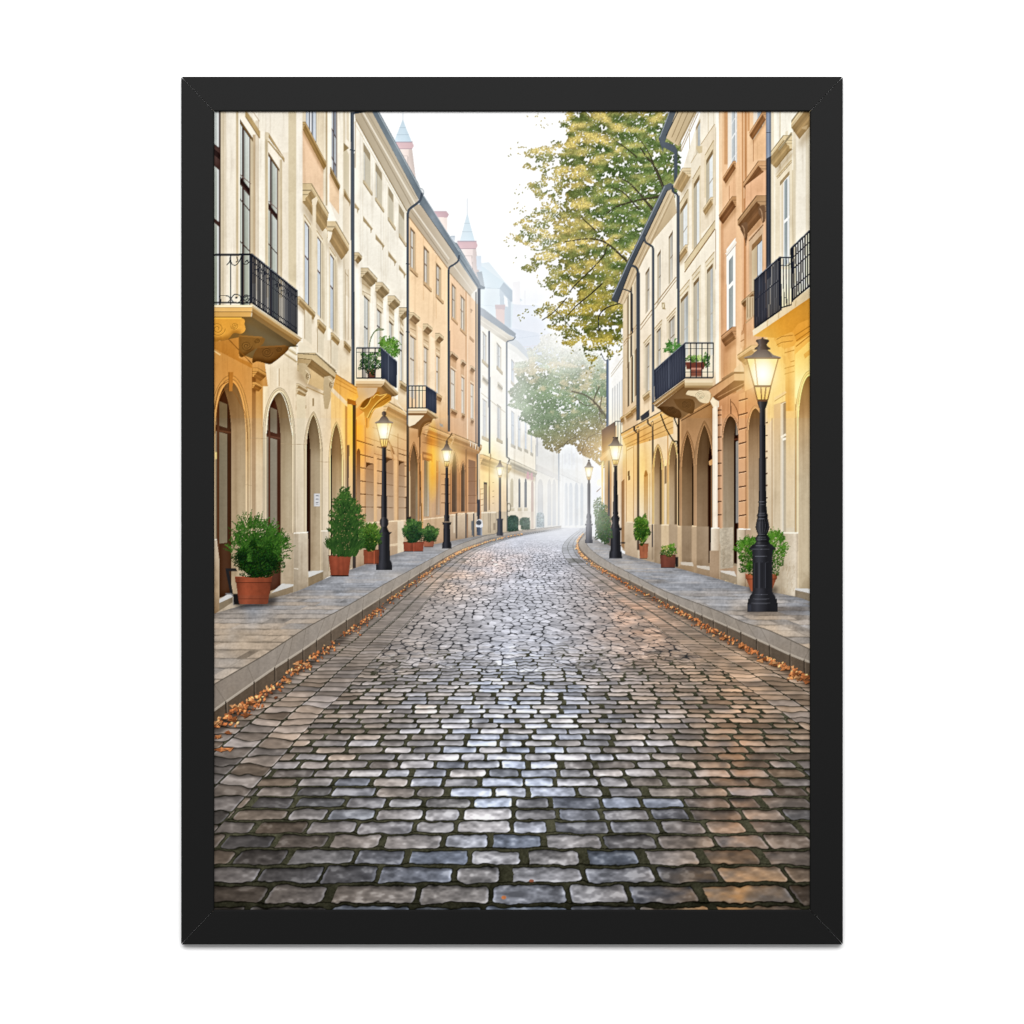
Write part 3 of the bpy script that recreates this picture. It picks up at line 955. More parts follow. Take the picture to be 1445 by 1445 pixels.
for x, w, yt in ((516.6, 11, 652), (545, 10, 645.5), (562.4, 8.5, 650)):
    part('window', H1)
    o = g1.trap(x, x+w, yt, 736)
    P(o, ('v', [(650, (168, 128, 92)), (690, (184, 150, 116)), (736, (194, 162, 128))]), tex=.03)
    P([(x, yt), (x+w, g1.y(x+w, x, yt)), (x+w*.35, g1.y(x+w, x, yt)+2), (x, yt+8)], (110, 74, 42), tex=.03, clip=o)
go(H1)
for y in (661, 679.5, 697.5, 715.5):
    for x0, x1 in ((516.6, 527), (545, 555), (562.4, 570.8)):
        L([(x0, g1.y(x0, 515, y)), (x1, g1.y(x1, 515, y))], 1.1, (140, 100, 66), a=.55)
L(curve([(548, 622), (553, 632), (556, 641)]), 2.2, (170, 112, 62))
L(curve([(550, 626), (553, 640), (555.5, 650)]), 2, (206, 150, 92))
P([(497, 739), (577, 734), (577, 777), (497, 806)], ('v', [(734, (212, 176, 134)), (765, (204, 170, 132)), (806, (176, 146, 114))]), tex=.04)
P([(561, 735), (570, 734), (570, 779), (561, 782)], (226, 206, 172), tex=.03)
L([(500, 739.4), (575, 734)], 1.8, (238, 212, 170))
P([(549, 768), (561, 766.5), (561, 770), (549, 771)], (226, 198, 158), tex=.02)
part('drainpipe', H1)
L(curve([(595.5, 272), (593.5, 281), (589, 286.5), (578, 295), (575.3, 302)]), 3.4, (86, 96, 108))
P([(573.4, 301), (577.2, 301), (577, 600), (573.6, 600)], ('h', [(573, (60, 66, 80)), (575, (98, 108, 122)), (577.4, (60, 66, 80))]), tex=.05)
P([(573.4, 599), (577, 599), (577, 735), (573.2, 735)], ('h', [(573, (60, 52, 48)), (575, (92, 80, 72)), (577.4, (58, 50, 46))]), tex=.05)
P([(573, 730), (580, 729), (580, 745), (574, 748)], (62, 58, 54), tex=.05)
for y in (372, 468):
    L([(572.6, y), (578, y+.6)], 1.4, (70, 78, 90))


def railing(pts_top, pts_bot, n, w, col, parent, mid=(), solid=0., rail=2.):
    """bars between an upper and a lower rail"""
    i = part('railing', parent)
    a0, a1 = pts_top
    b0, b1 = pts_bot
    if solid:
        P([a0, a1, b1, b0], col, a=solid, tex=.05)
    for k in range(n+1):
        t = k/n
        L([(a0[0]+(a1[0]-a0[0])*t, a0[1]+(a1[1]-a0[1])*t), (b0[0]+(b1[0]-b0[0])*t, b0[1]+(b1[1]-b0[1])*t)], w, sc(col, .9 if k % 2 else 1.05))
    L([a0, a1], rail, sc(col, .95))
    L([b0, b1], rail*.9, sc(col, .95))
    L([(a0[0], a0[1]-rail*.4), (a1[0], a1[1]-rail*.4)], .6, (130, 136, 146), a=.6)
    for m in mid:
        L([(a0[0]+(b0[0]-a0[0])*m, a0[1]+(b0[1]-a0[1])*m), (a1[0]+(b1[0]-a1[0])*m, a1[1]+(b1[1]-a1[1])*m)], rail*.6, col)
    return i


def sprig(cx, cy, rx, ry, n, dark, lit, size=1, up=.6, flat=None, gold=0.):
    """a leafy mass: dark heart, sprays of leaves, lit from the upper left or right"""
    t = RNG.uniform(0, 2*math.pi, n)
    r = np.sqrt(RNG.uniform(0, 1, n))*(1+.16*np.sin(5*t+cx)+.1*np.sin(9*t+cy))
    xs, ys = cx+rx*r*np.cos(t), cy+ry*r*np.sin(t)
    if flat is not None:
        ys = np.minimum(ys, flat-RNG.uniform(0, 2, n))
    o = np.argsort(r*.4-(ys-cy)/ry*.5*up+RNG.normal(0, .35, n))
    xs, ys, r = xs[o], ys[o], r[o]
    k = np.clip(.5-(ys-cy)/ry*.45+.3*N_MED[np.clip(((ys-Y0)*SS).astype(int), 0, CH-1), np.clip(((xs-X0)*SS).astype(int), 0, CW-1)]+RNG.normal(0, .22, n), 0, 1)
    k[:n//3] *= .3
    c = np.array(dark)+(np.array(lit)-np.array(dark))*k[:, None]
    if gold:
        w = RNG.uniform(0, 1, n) < gold
        c[w] = np.array((196, 190, 90))
    leaves(xs, ys, size if np.ndim(size) else RNG.choice([max(size-1, 0), size], n), c+RNG.normal(0, 6, (n, 3)))


def sprays(cx, cy, rx, ry, n, ln, dark, lit, w=1., a0=-math.pi, a1=0., own=True, leaf=1):
    """fine twigs breaking the outline"""
    for _ in range(n):
        t = RNG.uniform(a0, a1)
        x, y = cx+rx*math.cos(t)*.75, cy+ry*math.sin(t)*.75
        l = ln*RNG.uniform(.5, 1.15)
        tt = t+RNG.normal(0, .25)
        x1, y1 = x+l*math.cos(tt), y+l*math.sin(tt)-l*.15
        k = RNG.uniform(.2, 1)
        c = mix(dark, lit, k)
        L([(x, y), ((x+x1)/2, (y+y1)/2-.4), (x1, y1)], [w, w*.8, w*.4], c, own=own)
        m = 7
        u = RNG.uniform(.1, 1, m)
        leaves(x+(x1-x)*u+RNG.normal(0, ln*.07, m), y+(y1-y)*u+RNG.normal(0, ln*.07, m), leaf, jit(c, m, .1), own=own)


# ---- planted balcony (second from the left)
B2 = part('balcony', H1, 'balcony with green ferns on the second house from the left')
P([(503, 492), (537, 492), (537, 533), (503, 533)], (226, 214, 190), tex=.02, a=.5)
P([(512, 492), (517, 492), (517, 533), (512, 533)], (150, 146, 140), tex=.02)
part('potted_fern', H1, 'ferns in a brown pot on the balcony')
P([(517, 521), (531, 521), (529, 532.5), (519, 532.5)], (112, 70, 52), tex=.05)
P([(519, 523), (524, 522), (523, 527), (519, 526)], (176, 104, 72), tex=.05)
sprig(522, 512, 15, 15, 900, (24, 52, 28), (74, 122, 48), 1)
sprig(547, 494, 13, 13, 900, (46, 88, 30), (108, 158, 54), 1)
sprays(547, 493, 12, 13, 60, 9, (50, 92, 32), (116, 166, 60), .8, -2.6, .9)
L(curve([(521, 490), (523, 479), (528, 469), (534, 463.5), (542, 465)]), [1.2]*33, (112, 128, 84))
L(curve([(523, 477), (530, 467), (541, 465.5)]), 1.6, (126, 142, 92))
go(B2)
railing(((503, 491), (538, 491)), ((503, 533.5), (538, 533.5)), 4, 1.3, (52, 58, 70), B2, mid=(.14,), rail=1.8)
railing(((538, 491), (560, 510.5)), ((538, 533.5), (559.5, 547)), 22, 1., (58, 64, 78), B2, solid=.94, rail=2)
L([(548, 500), (548, 540)], .6, (96, 104, 118), a=.7)
L([(538, 490.4), (560, 510)], .9, (150, 156, 164), a=.7)
go(B2)
P([(502, 535), (543, 535), (543, 538), (502, 538)], (236, 222, 194), tex=.02)
P([(502, 537.5), (543, 537.5), (541, 542), (502, 542)], (222, 196, 154), tex=.02)
P([(502, 542), (541, 542), (538, 546), (502, 546)], (198, 164, 116), tex=.02)
L([(502, 541.8), (541, 541.8)], .8, (168, 130, 84))
P([(543, 535), (562.5, 554), (562, 557), (543, 538)], (206, 180, 136), tex=.02)
P([(543, 538), (562, 557), (558, 559), (541, 543)], (158, 124, 78), tex=.02)
P([(541, 543), (558, 559), (552, 560), (538, 546)], (128, 94, 52), tex=.02)
P([(502, 546), (538, 546), (552, 560), (540, 566), (520, 576), (502, 590)], ('h', [(502, (208, 164, 110)), (530, (190, 134, 66)), (552, (120, 84, 42))]), tex=.03)
P([(502, 547), (533, 547), (530, 556), (512, 566), (504, 576), (502, 576)], (206, 180, 146), tex=.02)
BR = part('bracket', B2)
P(curve([(507, 577), (511, 568), (518, 562), (526, 560), (530, 554), (536, 553), (536, 560), (546, 556), (552, 559), (551, 566), (540, 573), (529, 578), (523, 590), (519, 600), (515, 594), (514, 582)], 5), ('v', [(553, (176, 116, 34)), (575, (196, 130, 40)), (600, (234, 172, 74))]), tex=.05)
P(curve([(508, 574.5), (513, 567), (519, 562), (523.5, 561.5), (520, 569), (514, 575)], 4), (138, 88, 30), tex=.04)
for q in ([(508, 575.5), (513, 576.5), (519, 571), (524, 562)], [(523, 583), (529, 577), (540, 573), (551, 565)], [(516, 594), (523, 580), (532, 568), (545, 557)], [(526, 562), (531, 557), (536, 558), (546, 556)]):
    L(curve(q), 1.1, (250, 196, 92), a=.9)
L(curve([(519, 592), (526, 577), (538, 566), (549, 560)]), .9, (110, 70, 24), a=.8)
go(H1)
P([(515, 589), (521, 590), (521, 602), (518.5, 605), (515.5, 603)], (230, 160, 66), tex=.03)
L([(517.5, 590), (517.5, 603)], 1.1, (150, 92, 30))

# ---- small balcony on the apricot house
B3 = part('balcony', H2, 'small black railed balcony on the apricot house')
railing(((577, 544.6), (601, 544.6)), ((577, 575.8), (601, 575.8)), 5, 1.1, (50, 56, 68), B3, mid=(.2,), rail=1.5)
railing(((601, 544.6), (615.6, 554)), ((601, 575.8), (615.4, 583.4)), 16, .9, (62, 68, 84), B3, solid=.95, rail=1.6)
L([(601, 544.2), (615.6, 553.6)], .7, (150, 156, 166), a=.7)
go(B3)
P([(576, 577), (603, 577), (603, 579.6), (576, 579.6)], (238, 222, 194), tex=.02)
P([(576, 579.6), (603, 579.6), (601.5, 583), (576, 583)], (218, 192, 152), tex=.02)
L([(576, 580), (603, 580)], .7, (164, 132, 92))
P([(603, 577), (618.6, 588.6), (618, 590.6), (603, 579.6)], (202, 176, 132), tex=.02)
P([(603, 579.6), (618, 590.6), (611, 591), (601.5, 583)], (150, 116, 74), tex=.02)
P([(576, 583), (601.5, 583), (611, 591), (608, 597), (596, 603), (592, 616), (590, 618), (590, 606), (576, 603)], (140, 96, 52), tex=.04)
P([(576, 586), (598.5, 586), (594, 591), (585, 599), (578, 602), (576, 600)], (234, 218, 190), tex=.02)
part('bracket', B3)
L(curve([(609, 594), (600, 596), (595, 602), (592.4, 614)]), 3.4, (128, 88, 48))
L(curve([(609.5, 596), (602, 598), (597, 604), (594, 615)]), 1, (198, 148, 86))
go(H2)

# ---- first house on the left: cream and ochre, arcaded ground floor
H0 = part('pictured_house', None, 'cream arcaded house with the big iron balcony at the left edge')
VP0 = 709
h0 = Face(VP0, -1)
h0.P([(300, 150), (497, 150), (497, 806), (466, 813), (414, 836), (300, 868)],
     ('v', [(156, (240, 231, 213)), (420, (238, 227, 206)), (520, (234, 216, 184)), (600, (230, 208, 172)), (740, (222, 202, 170)), (868, (186, 168, 142))]), tex=.022)
# pilaster strips of the upper floors
for x0, x1, y0, y1, c in ((311.5, 318, 150, 440, (206, 190, 160)), (316.5, 319.5, 150, 440, (222, 208, 182)), (333, 336.5, 150, 420, (206, 186, 148)),
                          (365, 374, 150, 440, (242, 234, 216)), (374, 378, 187, 420, (208, 190, 152)), (356.5, 360.5, 190, 400, (198, 174, 138)),
                          (360.5, 365.5, 170, 410, (222, 208, 184)), (395, 398, 225, 420, (206, 186, 148)), (398, 407, 215, 460, (234, 222, 200)),
                          (407, 418, 150, 500, (221, 205, 170)), (418, 427, 150, 510, (242, 234, 218)), (456, 462, 150, 480, (232, 220, 194)),
                          (459.5, 462, 150, 290, (196, 174, 136)), (462, 467, 150, 480, (244, 236, 220)), (479, 484, 150, 480, (240, 232, 214)), (484, 487, 150, 480, (222, 208, 180))):
    P([(x0, y0), (x1, y0), (x1, y1), (x0, y1)], c, tex=.025)
P([(427, 150), (457, 150), (457, 310), (427, 270)], (228, 212, 182), tex=.02)
P([(427, 181), (456, 224), (456, 290), (440, 260), (427, 259)], ('v', [(181, (240, 200, 160)), (290, (240, 206, 168))]), tex=.03)
P([(465, 245), (478.5, 265), (478.5, 303), (465, 284)], (240, 206, 166), tex=.03)
P([(489, 150), (492.4, 150), (492.4, 200), (489, 196)], (220, 206, 178), tex=.02)
gl = [('v', [(156, (196, 202, 198)), (300, (168, 174, 162)), (440, (150, 156, 136))]), ('v', [(156, (206, 212, 208)), (260, (178, 184, 172)), (440, (160, 166, 146))])]
DK = (84, 60, 54)
# tall windows, some cut by the print's left edge
W0 = part('window', H0)
P([(300, 150), (311.5, 150), (311.5, 440), (300, 440)], DK, tex=.05)
for y0, y1 in ((150, 201), (232, 306), (312, 440)):
    P([(300, y0), (309, y0+8), (309, y1+7), (300, y1)], gl[0], tex=.05)
    P([(306.5, y0+6), (309, y0+8), (309, y1+7), (306.5, y1+5)], (212, 216, 214), tex=.03)
P([(300, 208), (311, 217), (311, 226), (300, 217)], (52, 36, 34), tex=.05)
go(H0)
h0.window(338.5, 356.8, 167.5, 440, 3.6, (204, 186, 152), (132, 104, 62), DK, gl, 2.2, (.31,), (.40, .62), (.42,), parent=H0)
P(h0.trap(339, 353, 249, 257), (56, 40, 38), tex=.05)
L([(339, 246.5), (354, 259.5)], 1.2, (128, 100, 92))
h0.window(378.4, 394.6, 214, 440, 2.6, (206, 188, 154), (136, 108, 66), DK, [('v', [(200, (226, 230, 228)), (300, (190, 196, 188)), (430, (168, 174, 158))]), gl[1]], 1.9, (.33,), (.56,), (.38,), parent=H0)
P(h0.trap(378.6, 392, 286, 292), (66, 46, 44), tex=.05)
L([(378.6, 283.5), (392.4, 296)], 1.1, (136, 108, 100))
# hoods over them
h0.box(346, 365.6, 157-2, 165, 1.5, (196, 166, 112), (196, 166, 112), (150, 118, 66))
L([(344, 151), (366, 181)], 1, (226, 212, 184))
L([(356, 156), (366, 171)], .8, (196, 160, 120))
h0.box(378.5, 401, 187.5, 193, .8, (192, 164, 114), (214, 196, 160), (150, 118, 70))
L([(378.5, 199), (398, 223)], 2.2, (186, 160, 112))
L([(379, 196.5), (398.5, 221)], .8, (240, 230, 208))
P([(374.5, 186), (379, 187), (379, 198), (374.5, 196)], (222, 206, 172), tex=.02)
# top windows of the right bay
h0.window(431.6, 448, 120, 174, 1.5, (226, 212, 184), (150, 130, 100), (112, 114, 124), [(196, 204, 214), (236, 238, 242)], 1.4, (), (), (.4, .62), parent=H0)
h0.ledge(427, 457, 171.5, 9, 4, (196, 162, 106), under=(160, 124, 70), steps=2)
h0.window(468, 476.4, 130, 243, 1.6, (206, 196, 176), (120, 100, 76), (104, 92, 92), [(190, 198, 204), (150, 158, 170)], 1.1, (.42, .78), (), (.5,), parent=H0)
h0.ledge(465.3, 478, 236, 7, 2, (188, 158, 108), under=(150, 118, 70), steps=2)
part('window', H0)
P(h0.trap(485, 492.6, 201, 268), ('v', [(200, (206, 192, 160)), (290, (212, 200, 172))]), tex=.02)
P([(485, 201), (492.6, 209), (485, 214)], (162, 138, 94), tex=.02)
go(H0)
h0.ledge(485, 493, 267, 7, 1.5, (200, 176, 130), under=(160, 130, 84), steps=2)
P([(485, 277), (493, 287), (493, 420), (485, 414)], (226, 212, 186), tex=.02)
L(h0.trap(487, 491, 384, 470)[:2], .8, (180, 154, 114))
for x in (487.5, 491.5):
    L([(x, 380), (x, 480)], .7, (190, 166, 128), a=.8)
h0.ledge(485, 493.6, 481, 7, 2, (196, 168, 120), under=(160, 128, 80), steps=3)
# the big hoods
P([(427, 260), (466, 306), (466, 330), (427, 286)], (214, 184, 138), tex=.03)
h0.ledge(427, 455, 258.5, 20, 12.5, (212, 188, 142), under=(170, 140, 92), steps=5)
P([(440, 282), (447, 277), (448.5, 281), (446, 290), (445.5, 440), (441, 436), (441, 292)], (228, 212, 182), tex=.02)
h0.ledge(461.5, 482, 310, 20, 11.5, (214, 190, 146), under=(168, 136, 88), steps=5)
P([(465, 285), (475, 312), (462, 312), (464, 300)], (246, 240, 226), tex=0)
P([(462, 326), (469, 328), (467, 336), (463, 344)], (238, 228, 206), tex=.02)
for n, f, yt, yb in ((430.2, 436.6, 311, 425), (448, 453.4, 333, 443), (466, 471.4, 357, 462)):
    h0.P(h0.trap(n-2.2, f+4.6, yt-12, yb), (226, 210, 178), tex=.02)
    h0.P(h0.trap(n-1.2, f+2, yt-9, yt-7), (186, 156, 110), tex=.02)
    h0.P(h0.trap(n-1, f+2, yt-5, yt-3.4), (240, 230, 206), tex=.02)
    h0.window(n, f, yt, yb, 1.4, (210, 198, 172), (110, 84, 60), (110, 84, 80), [(206, 214, 222), (190, 200, 210)], 1., (.42,), (), (), parent=H0)
    L([(f-1.2, h0.y(f, n, yt)+2), (f-1.2, h0.y(f, n, yb))], 1., (96, 92, 104))
    P([(f+.4, h0.y(f, n, yt)), (f+5, h0.y(f+5, n, yt)), (f+5, h0.y(f+5, n, yb)), (f+.4, h0.y(f, n, yb))], ('h', [(f, (196, 178, 144)), (f+5, (226, 212, 184))]), tex=.02)
for n, f, y in ((420, 442, 418), (447.5, 457, 451), (466.5, 476, 469)):
    h0.ledge(n, f, y, 9, 3.4, (206, 180, 132), under=(168, 136, 86), steps=3)
for n, f, y0, y1 in ((430, 440, 436, 478), (448, 457, 464, 500), (467, 477, 478, 516)):
    h0.P(h0.trap(n, f, y0, y1), (224, 210, 182), tex=.02)
    L([(n, y0), (n, y1)], .8, (190, 166, 126))
# drainpipe at its corner
part('drainpipe', H0)
L([(516, 156.5), (497, 160)], 3, (72, 82, 94))
P([(494.6, 158), (499.6, 158), (500.6, 548), (496, 548)], ('h', [(494.6, (62, 70, 82)), (497.3, (104, 114, 126)), (500.4, (56, 62, 74))]), tex=.05)
part('drainpipe', H0)
P([(497.2, 560), (502, 560), (501.8, 802), (497.6, 802)], ('h', [(497, (52, 46, 44)), (499.4, (92, 82, 76)), (502, (54, 48, 46))]), tex=.05)
go(H0)
L([(493.6, 211), (501.4, 213)], 1.6, (74, 84, 96), own=False)
# string course and arcade cornice
for y, w, c in ((488, 3, (240, 230, 208)), (493, 2, (200, 176, 132)), (497, 3, (238, 226, 200)), (503, 2.4, (196, 172, 128))):
    L([(395, y-8), (419, y+8)], w, c)
P([(421, 480), (452, 500), (475, 520), (475, 532), (421, 500)], (232, 218, 190), tex=.02)
h0.ledge(419.5, 451, 498, 20, 25, (204, 178, 130), under=(150, 116, 68), steps=5)
P([(420, 499), (447, 501), (475, 527), (473, 533), (440, 507), (420, 506)], (206, 180, 132), tex=.03)
L([(420, 498.6), (447, 500.6), (475, 526.6)], 1.2, (124, 110, 86))
P([(440, 507), (473, 533), (470, 538), (437, 512)], (150, 116, 68), tex=.03)
P([(420, 505), (440, 507), (437, 513), (420, 513)], (190, 160, 110), tex=.03)
L([(420, 505.5), (440, 507.4), (472, 533.4)], .9, (130, 106, 66))
P([(432, 516), (457, 534), (457, 552), (432, 540)], (214, 180, 124), tex=.03)
for pts in ([(421, 512), (431, 513), (438, 524), (436, 536), (431, 542), (428, 530), (421, 524)], [(457, 532), (466, 530), (471, 536), (468, 556), (463, 577), (458, 577), (456, 560)]):
    part('bracket', H0)
    P(pts, (196, 172, 130), tex=.06)
    cx, cy = pts[2][0]-3, pts[2][1]+4
    for r in (4, 2.2):
        L(ell(cx, cy+3, r*.8, r, 20), .9, (140, 112, 72))
    L(curve([(cx-4, cy-6), (cx+2, cy+2), (cx-1, cy+14)]), 1., (228, 208, 170))
go(H0)
# capital of the middle pier and string
for y, w in ((541, 17), (548, 14), (567, 14)):
    h0.ledge(418, 418+w*.75, y, 6, 4, (212, 188, 146), under=(174, 140, 90), steps=2)
P([(418.5, 556), (431, 560), (431, 752), (418.5, 752)], ('v', [(556, (226, 208, 172)), (752, (214, 196, 166))]), tex=.02)
L([(432, 546), (457, 557)], 1.4, (186, 150, 92))
# glowing cornice end beside the pipe
P([(474, 528), (503, 546), (506, 560), (498, 570), (489, 566), (470, 548)], ('v', [(528, (226, 160, 62)), (570, (252, 196, 96))]), tex=.03)
L([(474, 528), (504, 547)], 1., (180, 126, 50))
P([(490, 562), (502, 566), (503, 572), (490, 570)], (170, 112, 40), tex=.03)
for k in (.35, .7):
    L([(474, 528+18*k), (503, 546+14*k)], 1, (196, 130, 40), a=.7)
P([(467, 552), (488, 572), (488, 720), (467, 740)], ('v', [(552, (250, 206, 124)), (640, (244, 212, 156)), (740, (226, 206, 172))]), tex=.02)
P([(487, 572), (490, 574), (490, 700), (487, 700)], ('v', [(572, (196, 150, 84)), (700, (176, 156, 126))]), tex=.02)
P([(490, 570), (497.4, 572), (497.4, 800), (490, 806)], ('v', [(570, (250, 196, 100)), (640, (244, 200, 124)), (700, (214, 180, 134)), (800, (170, 150, 122))]), tex=.02)
P([(489.5, 628), (493, 628), (492, 690), (489.5, 690)], (120, 100, 90), tex=.02)
# warm light under the balcony
P([(300, 470), (372, 500), (378, 545), (372, 640), (358, 868), (300, 868)], ('v', [(470, (206, 140, 56)), (560, (212, 150, 74)), (640, (210, 172, 122)), (760, (208, 184, 146)), (868, (190, 170, 142))]), tex=.03, a=.95)
for y in (493, 499):
    L([(302, y-4), (311, y+2)], 2, (232, 196, 132))
P([(355.5, 520), (371, 530), (371, 752), (355.5, 760)], ('v', [(520, (206, 140, 54)), (590, (216, 160, 88)), (650, (222, 190, 144)), (760, (214, 194, 164))]), tex=.02)
P([(355.5, 520), (361, 520), (361, 800), (355.5, 800)], ('v', [(520, (158, 98, 34)), (640, (190, 150, 104)), (800, (180, 158, 126))]), tex=.02)
h0.ledge(356, 368, 519, 10, 8, (206, 146, 66), under=(150, 96, 36), steps=3)
h0.ledge(356, 365, 539, 7, 5, (210, 150, 70), under=(150, 96, 36), steps=2)
P([(361, 552), (369, 553), (369, 846), (361, 848)], ('v', [(552, (208, 150, 74)), (660, (226, 198, 154)), (846, (206, 186, 156))]), tex=.02)
P([(371, 545), (378, 545), (378, 752), (371, 752)], (238, 220, 184), tex=.02)
L([(394, 520), (394, 545)], 1.2, (196, 160, 100))
L([(391.5, 520), (391.5, 545)], .8, (244, 232, 206))
JB = ('v', [(540, (150, 116, 70)), (600, (178, 146, 104)), (700, (190, 164, 124)), (850, (196, 172, 136))])
DC = ((90, 54, 32), (158, 144, 116), (138, 126, 100), (120, 72, 42))
arch_door(h0, 304, 346.5, 604, 539, 852, 20, JB, DC, H0, (7.5, ('v', [(520, (214, 150, 68)), (600, (216, 164, 92)), (700, (214, 184, 138)), (850, (202, 182, 150))])), line=(0, 0, 0))
L(curve([(303.5, 612), (308, 568), (321, 548), (337, 566), (349, 612), (350, 800)]), 1.1, (150, 96, 40), a=.7)
P([(322, 525), (329, 525), (328, 552), (323, 552)], (190, 124, 44), tex=.03)
L([(323, 525), (323, 552)], 1.4, (130, 80, 26))
L(curve([(303, 578), (309, 548), (322, 538)]), 1.2, (140, 86, 30), a=.8)
P([(303, 638), (306, 638), (306, 648), (304, 648)], (255, 214, 120), tex=0)
o2 = arch_door(h0, 376, 412.6, 612, 553, 842, 16.5, ('v', [(550, (136, 112, 76)), (600, (166, 142, 104)), (680, (188, 168, 132)), (845, (196, 174, 140))]), ((98, 56, 40), (160, 150, 130), (150, 142, 124), (122, 74, 54)), H0, (4.6, ('v', [(545, (226, 204, 162)), (850, (216, 194, 160))])))
L(curve([(375.6, 612), (380, 574), (393.5, 553.5), (404, 570), (413, 614)]), 1.2, (246, 234, 206), a=.9)
arch_door(h0, 432.4, 452, 640, 585, 812, 14, ('v', [(585, (140, 116, 78)), (650, (178, 156, 120)), (812, (194, 172, 138))]), ((74, 44, 34),)*4, H0, (3.6, ('v', [(575, (222, 196, 150)), (812, (222, 202, 168))])), .45, panel=False)
L([(442, 562), (442, 573)], 1.6, (160, 130, 84))
arch_door(h0, 466.6, 482.6, 652, 598, 806, 14, ('v', [(598, (162, 128, 80)), (700, (192, 166, 126)), (806, (190, 168, 134))]), ((60, 44, 38),)*4, H0, (2.6, ('v', [(590, (250, 212, 140)), (806, (230, 204, 162))])), .45, panel=False)
for y, x0, x1 in ((618, 355, 376), (626, 396, 432), (651, 447, 466), (684, 347, 356)):
    L([(x0, y), (x1, y+1.4)], .7, (176, 146, 104), a=.7)
# plinths and steps
PLC = ('v', [(750, (206, 190, 164)), (840, (178, 158, 130))])
P([(397, 752), (414, 752), (414, 826), (397, 822)], ('v', [(752, (196, 174, 142)), (826, (182, 160, 128))]), tex=.05)
P([(414.5, 752), (434, 751), (434.5, 829), (421, 835), (414.5, 836)], PLC, tex=.05)
P([(414.5, 752), (421, 752.4), (421, 835), (414.5, 836)], ('v', [(750, (190, 172, 144)), (836, (168, 150, 124))]), tex=.05)
L([(414.5, 752.4), (434.4, 751.2)], 1.8, (244, 236, 220))
L([(415, 802), (421, 803)], 1.2, (226, 214, 192))
L([(434, 753), (434.5, 829)], 1.4, (196, 176, 146))
P([(455, 749), (463.5, 749), (463.5, 812), (455, 820)], PLC, tex=.05)
L([(453, 749.4), (463.5, 749)], 1.6, (240, 232, 214))
P([(302, 761), (306, 761), (309.5, 790), (309.5, 862), (300, 868)], ('v', [(761, (196, 176, 148)), (868, (172, 136, 92))]), tex=.04)
L([(302, 761.5), (306, 761.5)], 1.6, (234, 222, 200))
STP = part('doorstep', H0)
P([(309.5, 846), (322, 838), (328, 839), (328, 848), (309.5, 858)], (196, 194, 190), tex=.05)
P([(309.5, 851), (328, 842.5), (328, 850), (309.5, 862)], (142, 122, 92), tex=.08)
part('doorstep', H0)
P([(378, 841), (398, 823.5), (414, 824.5), (414, 828), (380, 838)], (196, 194, 188), tex=.05)
P([(378, 838.5), (414, 827), (414, 835.5), (376, 849)], (150, 128, 98), tex=.1)
part('doorstep', H0)
P([(435, 806), (456, 805), (456, 807), (435.5, 816)], (204, 202, 196), tex=.05)
P([(435, 815), (456, 806.5), (456, 819), (435, 829)], (152, 128, 94), tex=.1)
PLQ = part('plaque', H0, 'small white plaque with grey lines of writing beside the third arch')
P([(443, 696.3), (451.4, 696.3), (451.4, 714.3), (443, 714.3)], (202, 201, 202), tex=.02)
P([(443, 696.3), (444, 696.3), (444, 714.3), (443, 714.3)], (180, 182, 190), tex=.02)
for y, w in ((699, 4), (700.4, 5), (704, 3.4), (705.4, 4.6), (709, 4), (710.4, 3), (711.8, 3.6)):
    L([(445.4, y), (445.4+w, y)], .7, (120, 124, 136), a=.8)

# ---- the big iron balcony
B1 = part('balcony', H0, 'big wrought iron balcony on carved ochre brackets at the left edge')
P([(356, 447), (421, 489), (406, 490), (389, 505), (372, 512), (340, 500), (302, 474), (302, 447)], ('h', [(302, (150, 104, 40)), (360, (112, 88, 50)), (420, (92, 74, 46))]), tex=.04)
P([(348, 455), (404, 488), (380, 488), (345, 470)], (110, 92, 60), tex=.03, soft=2, own=False)
for k, (pts, base) in enumerate((([(300, 449), (341, 449), (345, 458), (346, 466), (340, 471), (330, 470), (322, 478), (312, 480), (300, 481)], (222, 156, 58)),
                                 ([(337, 474), (370, 476), (373, 482), (368, 488), (358, 494), (350, 499), (341, 504), (337, 498)], (128, 88, 38)),
                                 ([(364, 490), (403, 488), (407, 493), (398, 502), (388, 510), (380, 514), (364, 510), (356, 512), (358, 500)], (112, 74, 32)))):
    part('bracket', B1)
    P(curve(pts+[pts[0]], 5), base, tex=.06)
    cx, cy = ((307, 464), (348, 488), (377, 497))[k]
    R0 = (11, 8, 8)[k]
    for c2, r0, sgn in (((cx, cy), R0, 1), (((331, 460), (363, 481), (394, 493))[k], R0*.5, -1)):
        th = np.linspace(0, 4.4*math.pi, 44)
        rr_ = r0*(1-th/(4.9*math.pi))
        q = np.stack([c2[0]+sgn*rr_*np.cos(th), c2[1]+rr_*.92*np.sin(th)], 1)
        L(q+.5, 1., sc(base, 1.2), a=.6)
        L(q, .9, sc(base, .66), a=.8)
    lo = [(x, y) for x, y in pts if y > np.mean([p_[1] for p_ in pts])]
    tint([(x, y-4) for x, y in lo]+[(x, y+3) for x, y in lo][::-1], (150, 130, 110), .6, soft=2, clip=curve(pts+[pts[0]], 5))
    L([pts[0], pts[1]], 2, sc(base, 1.18))
go(H0)
P([(302, 483), (337, 476), (337, 505), (356, 513), (356, 520), (302, 492)], (196, 128, 44), tex=.04)
L([(322, 478), (356, 514)], 1.2, (140, 88, 28))
go(B1)
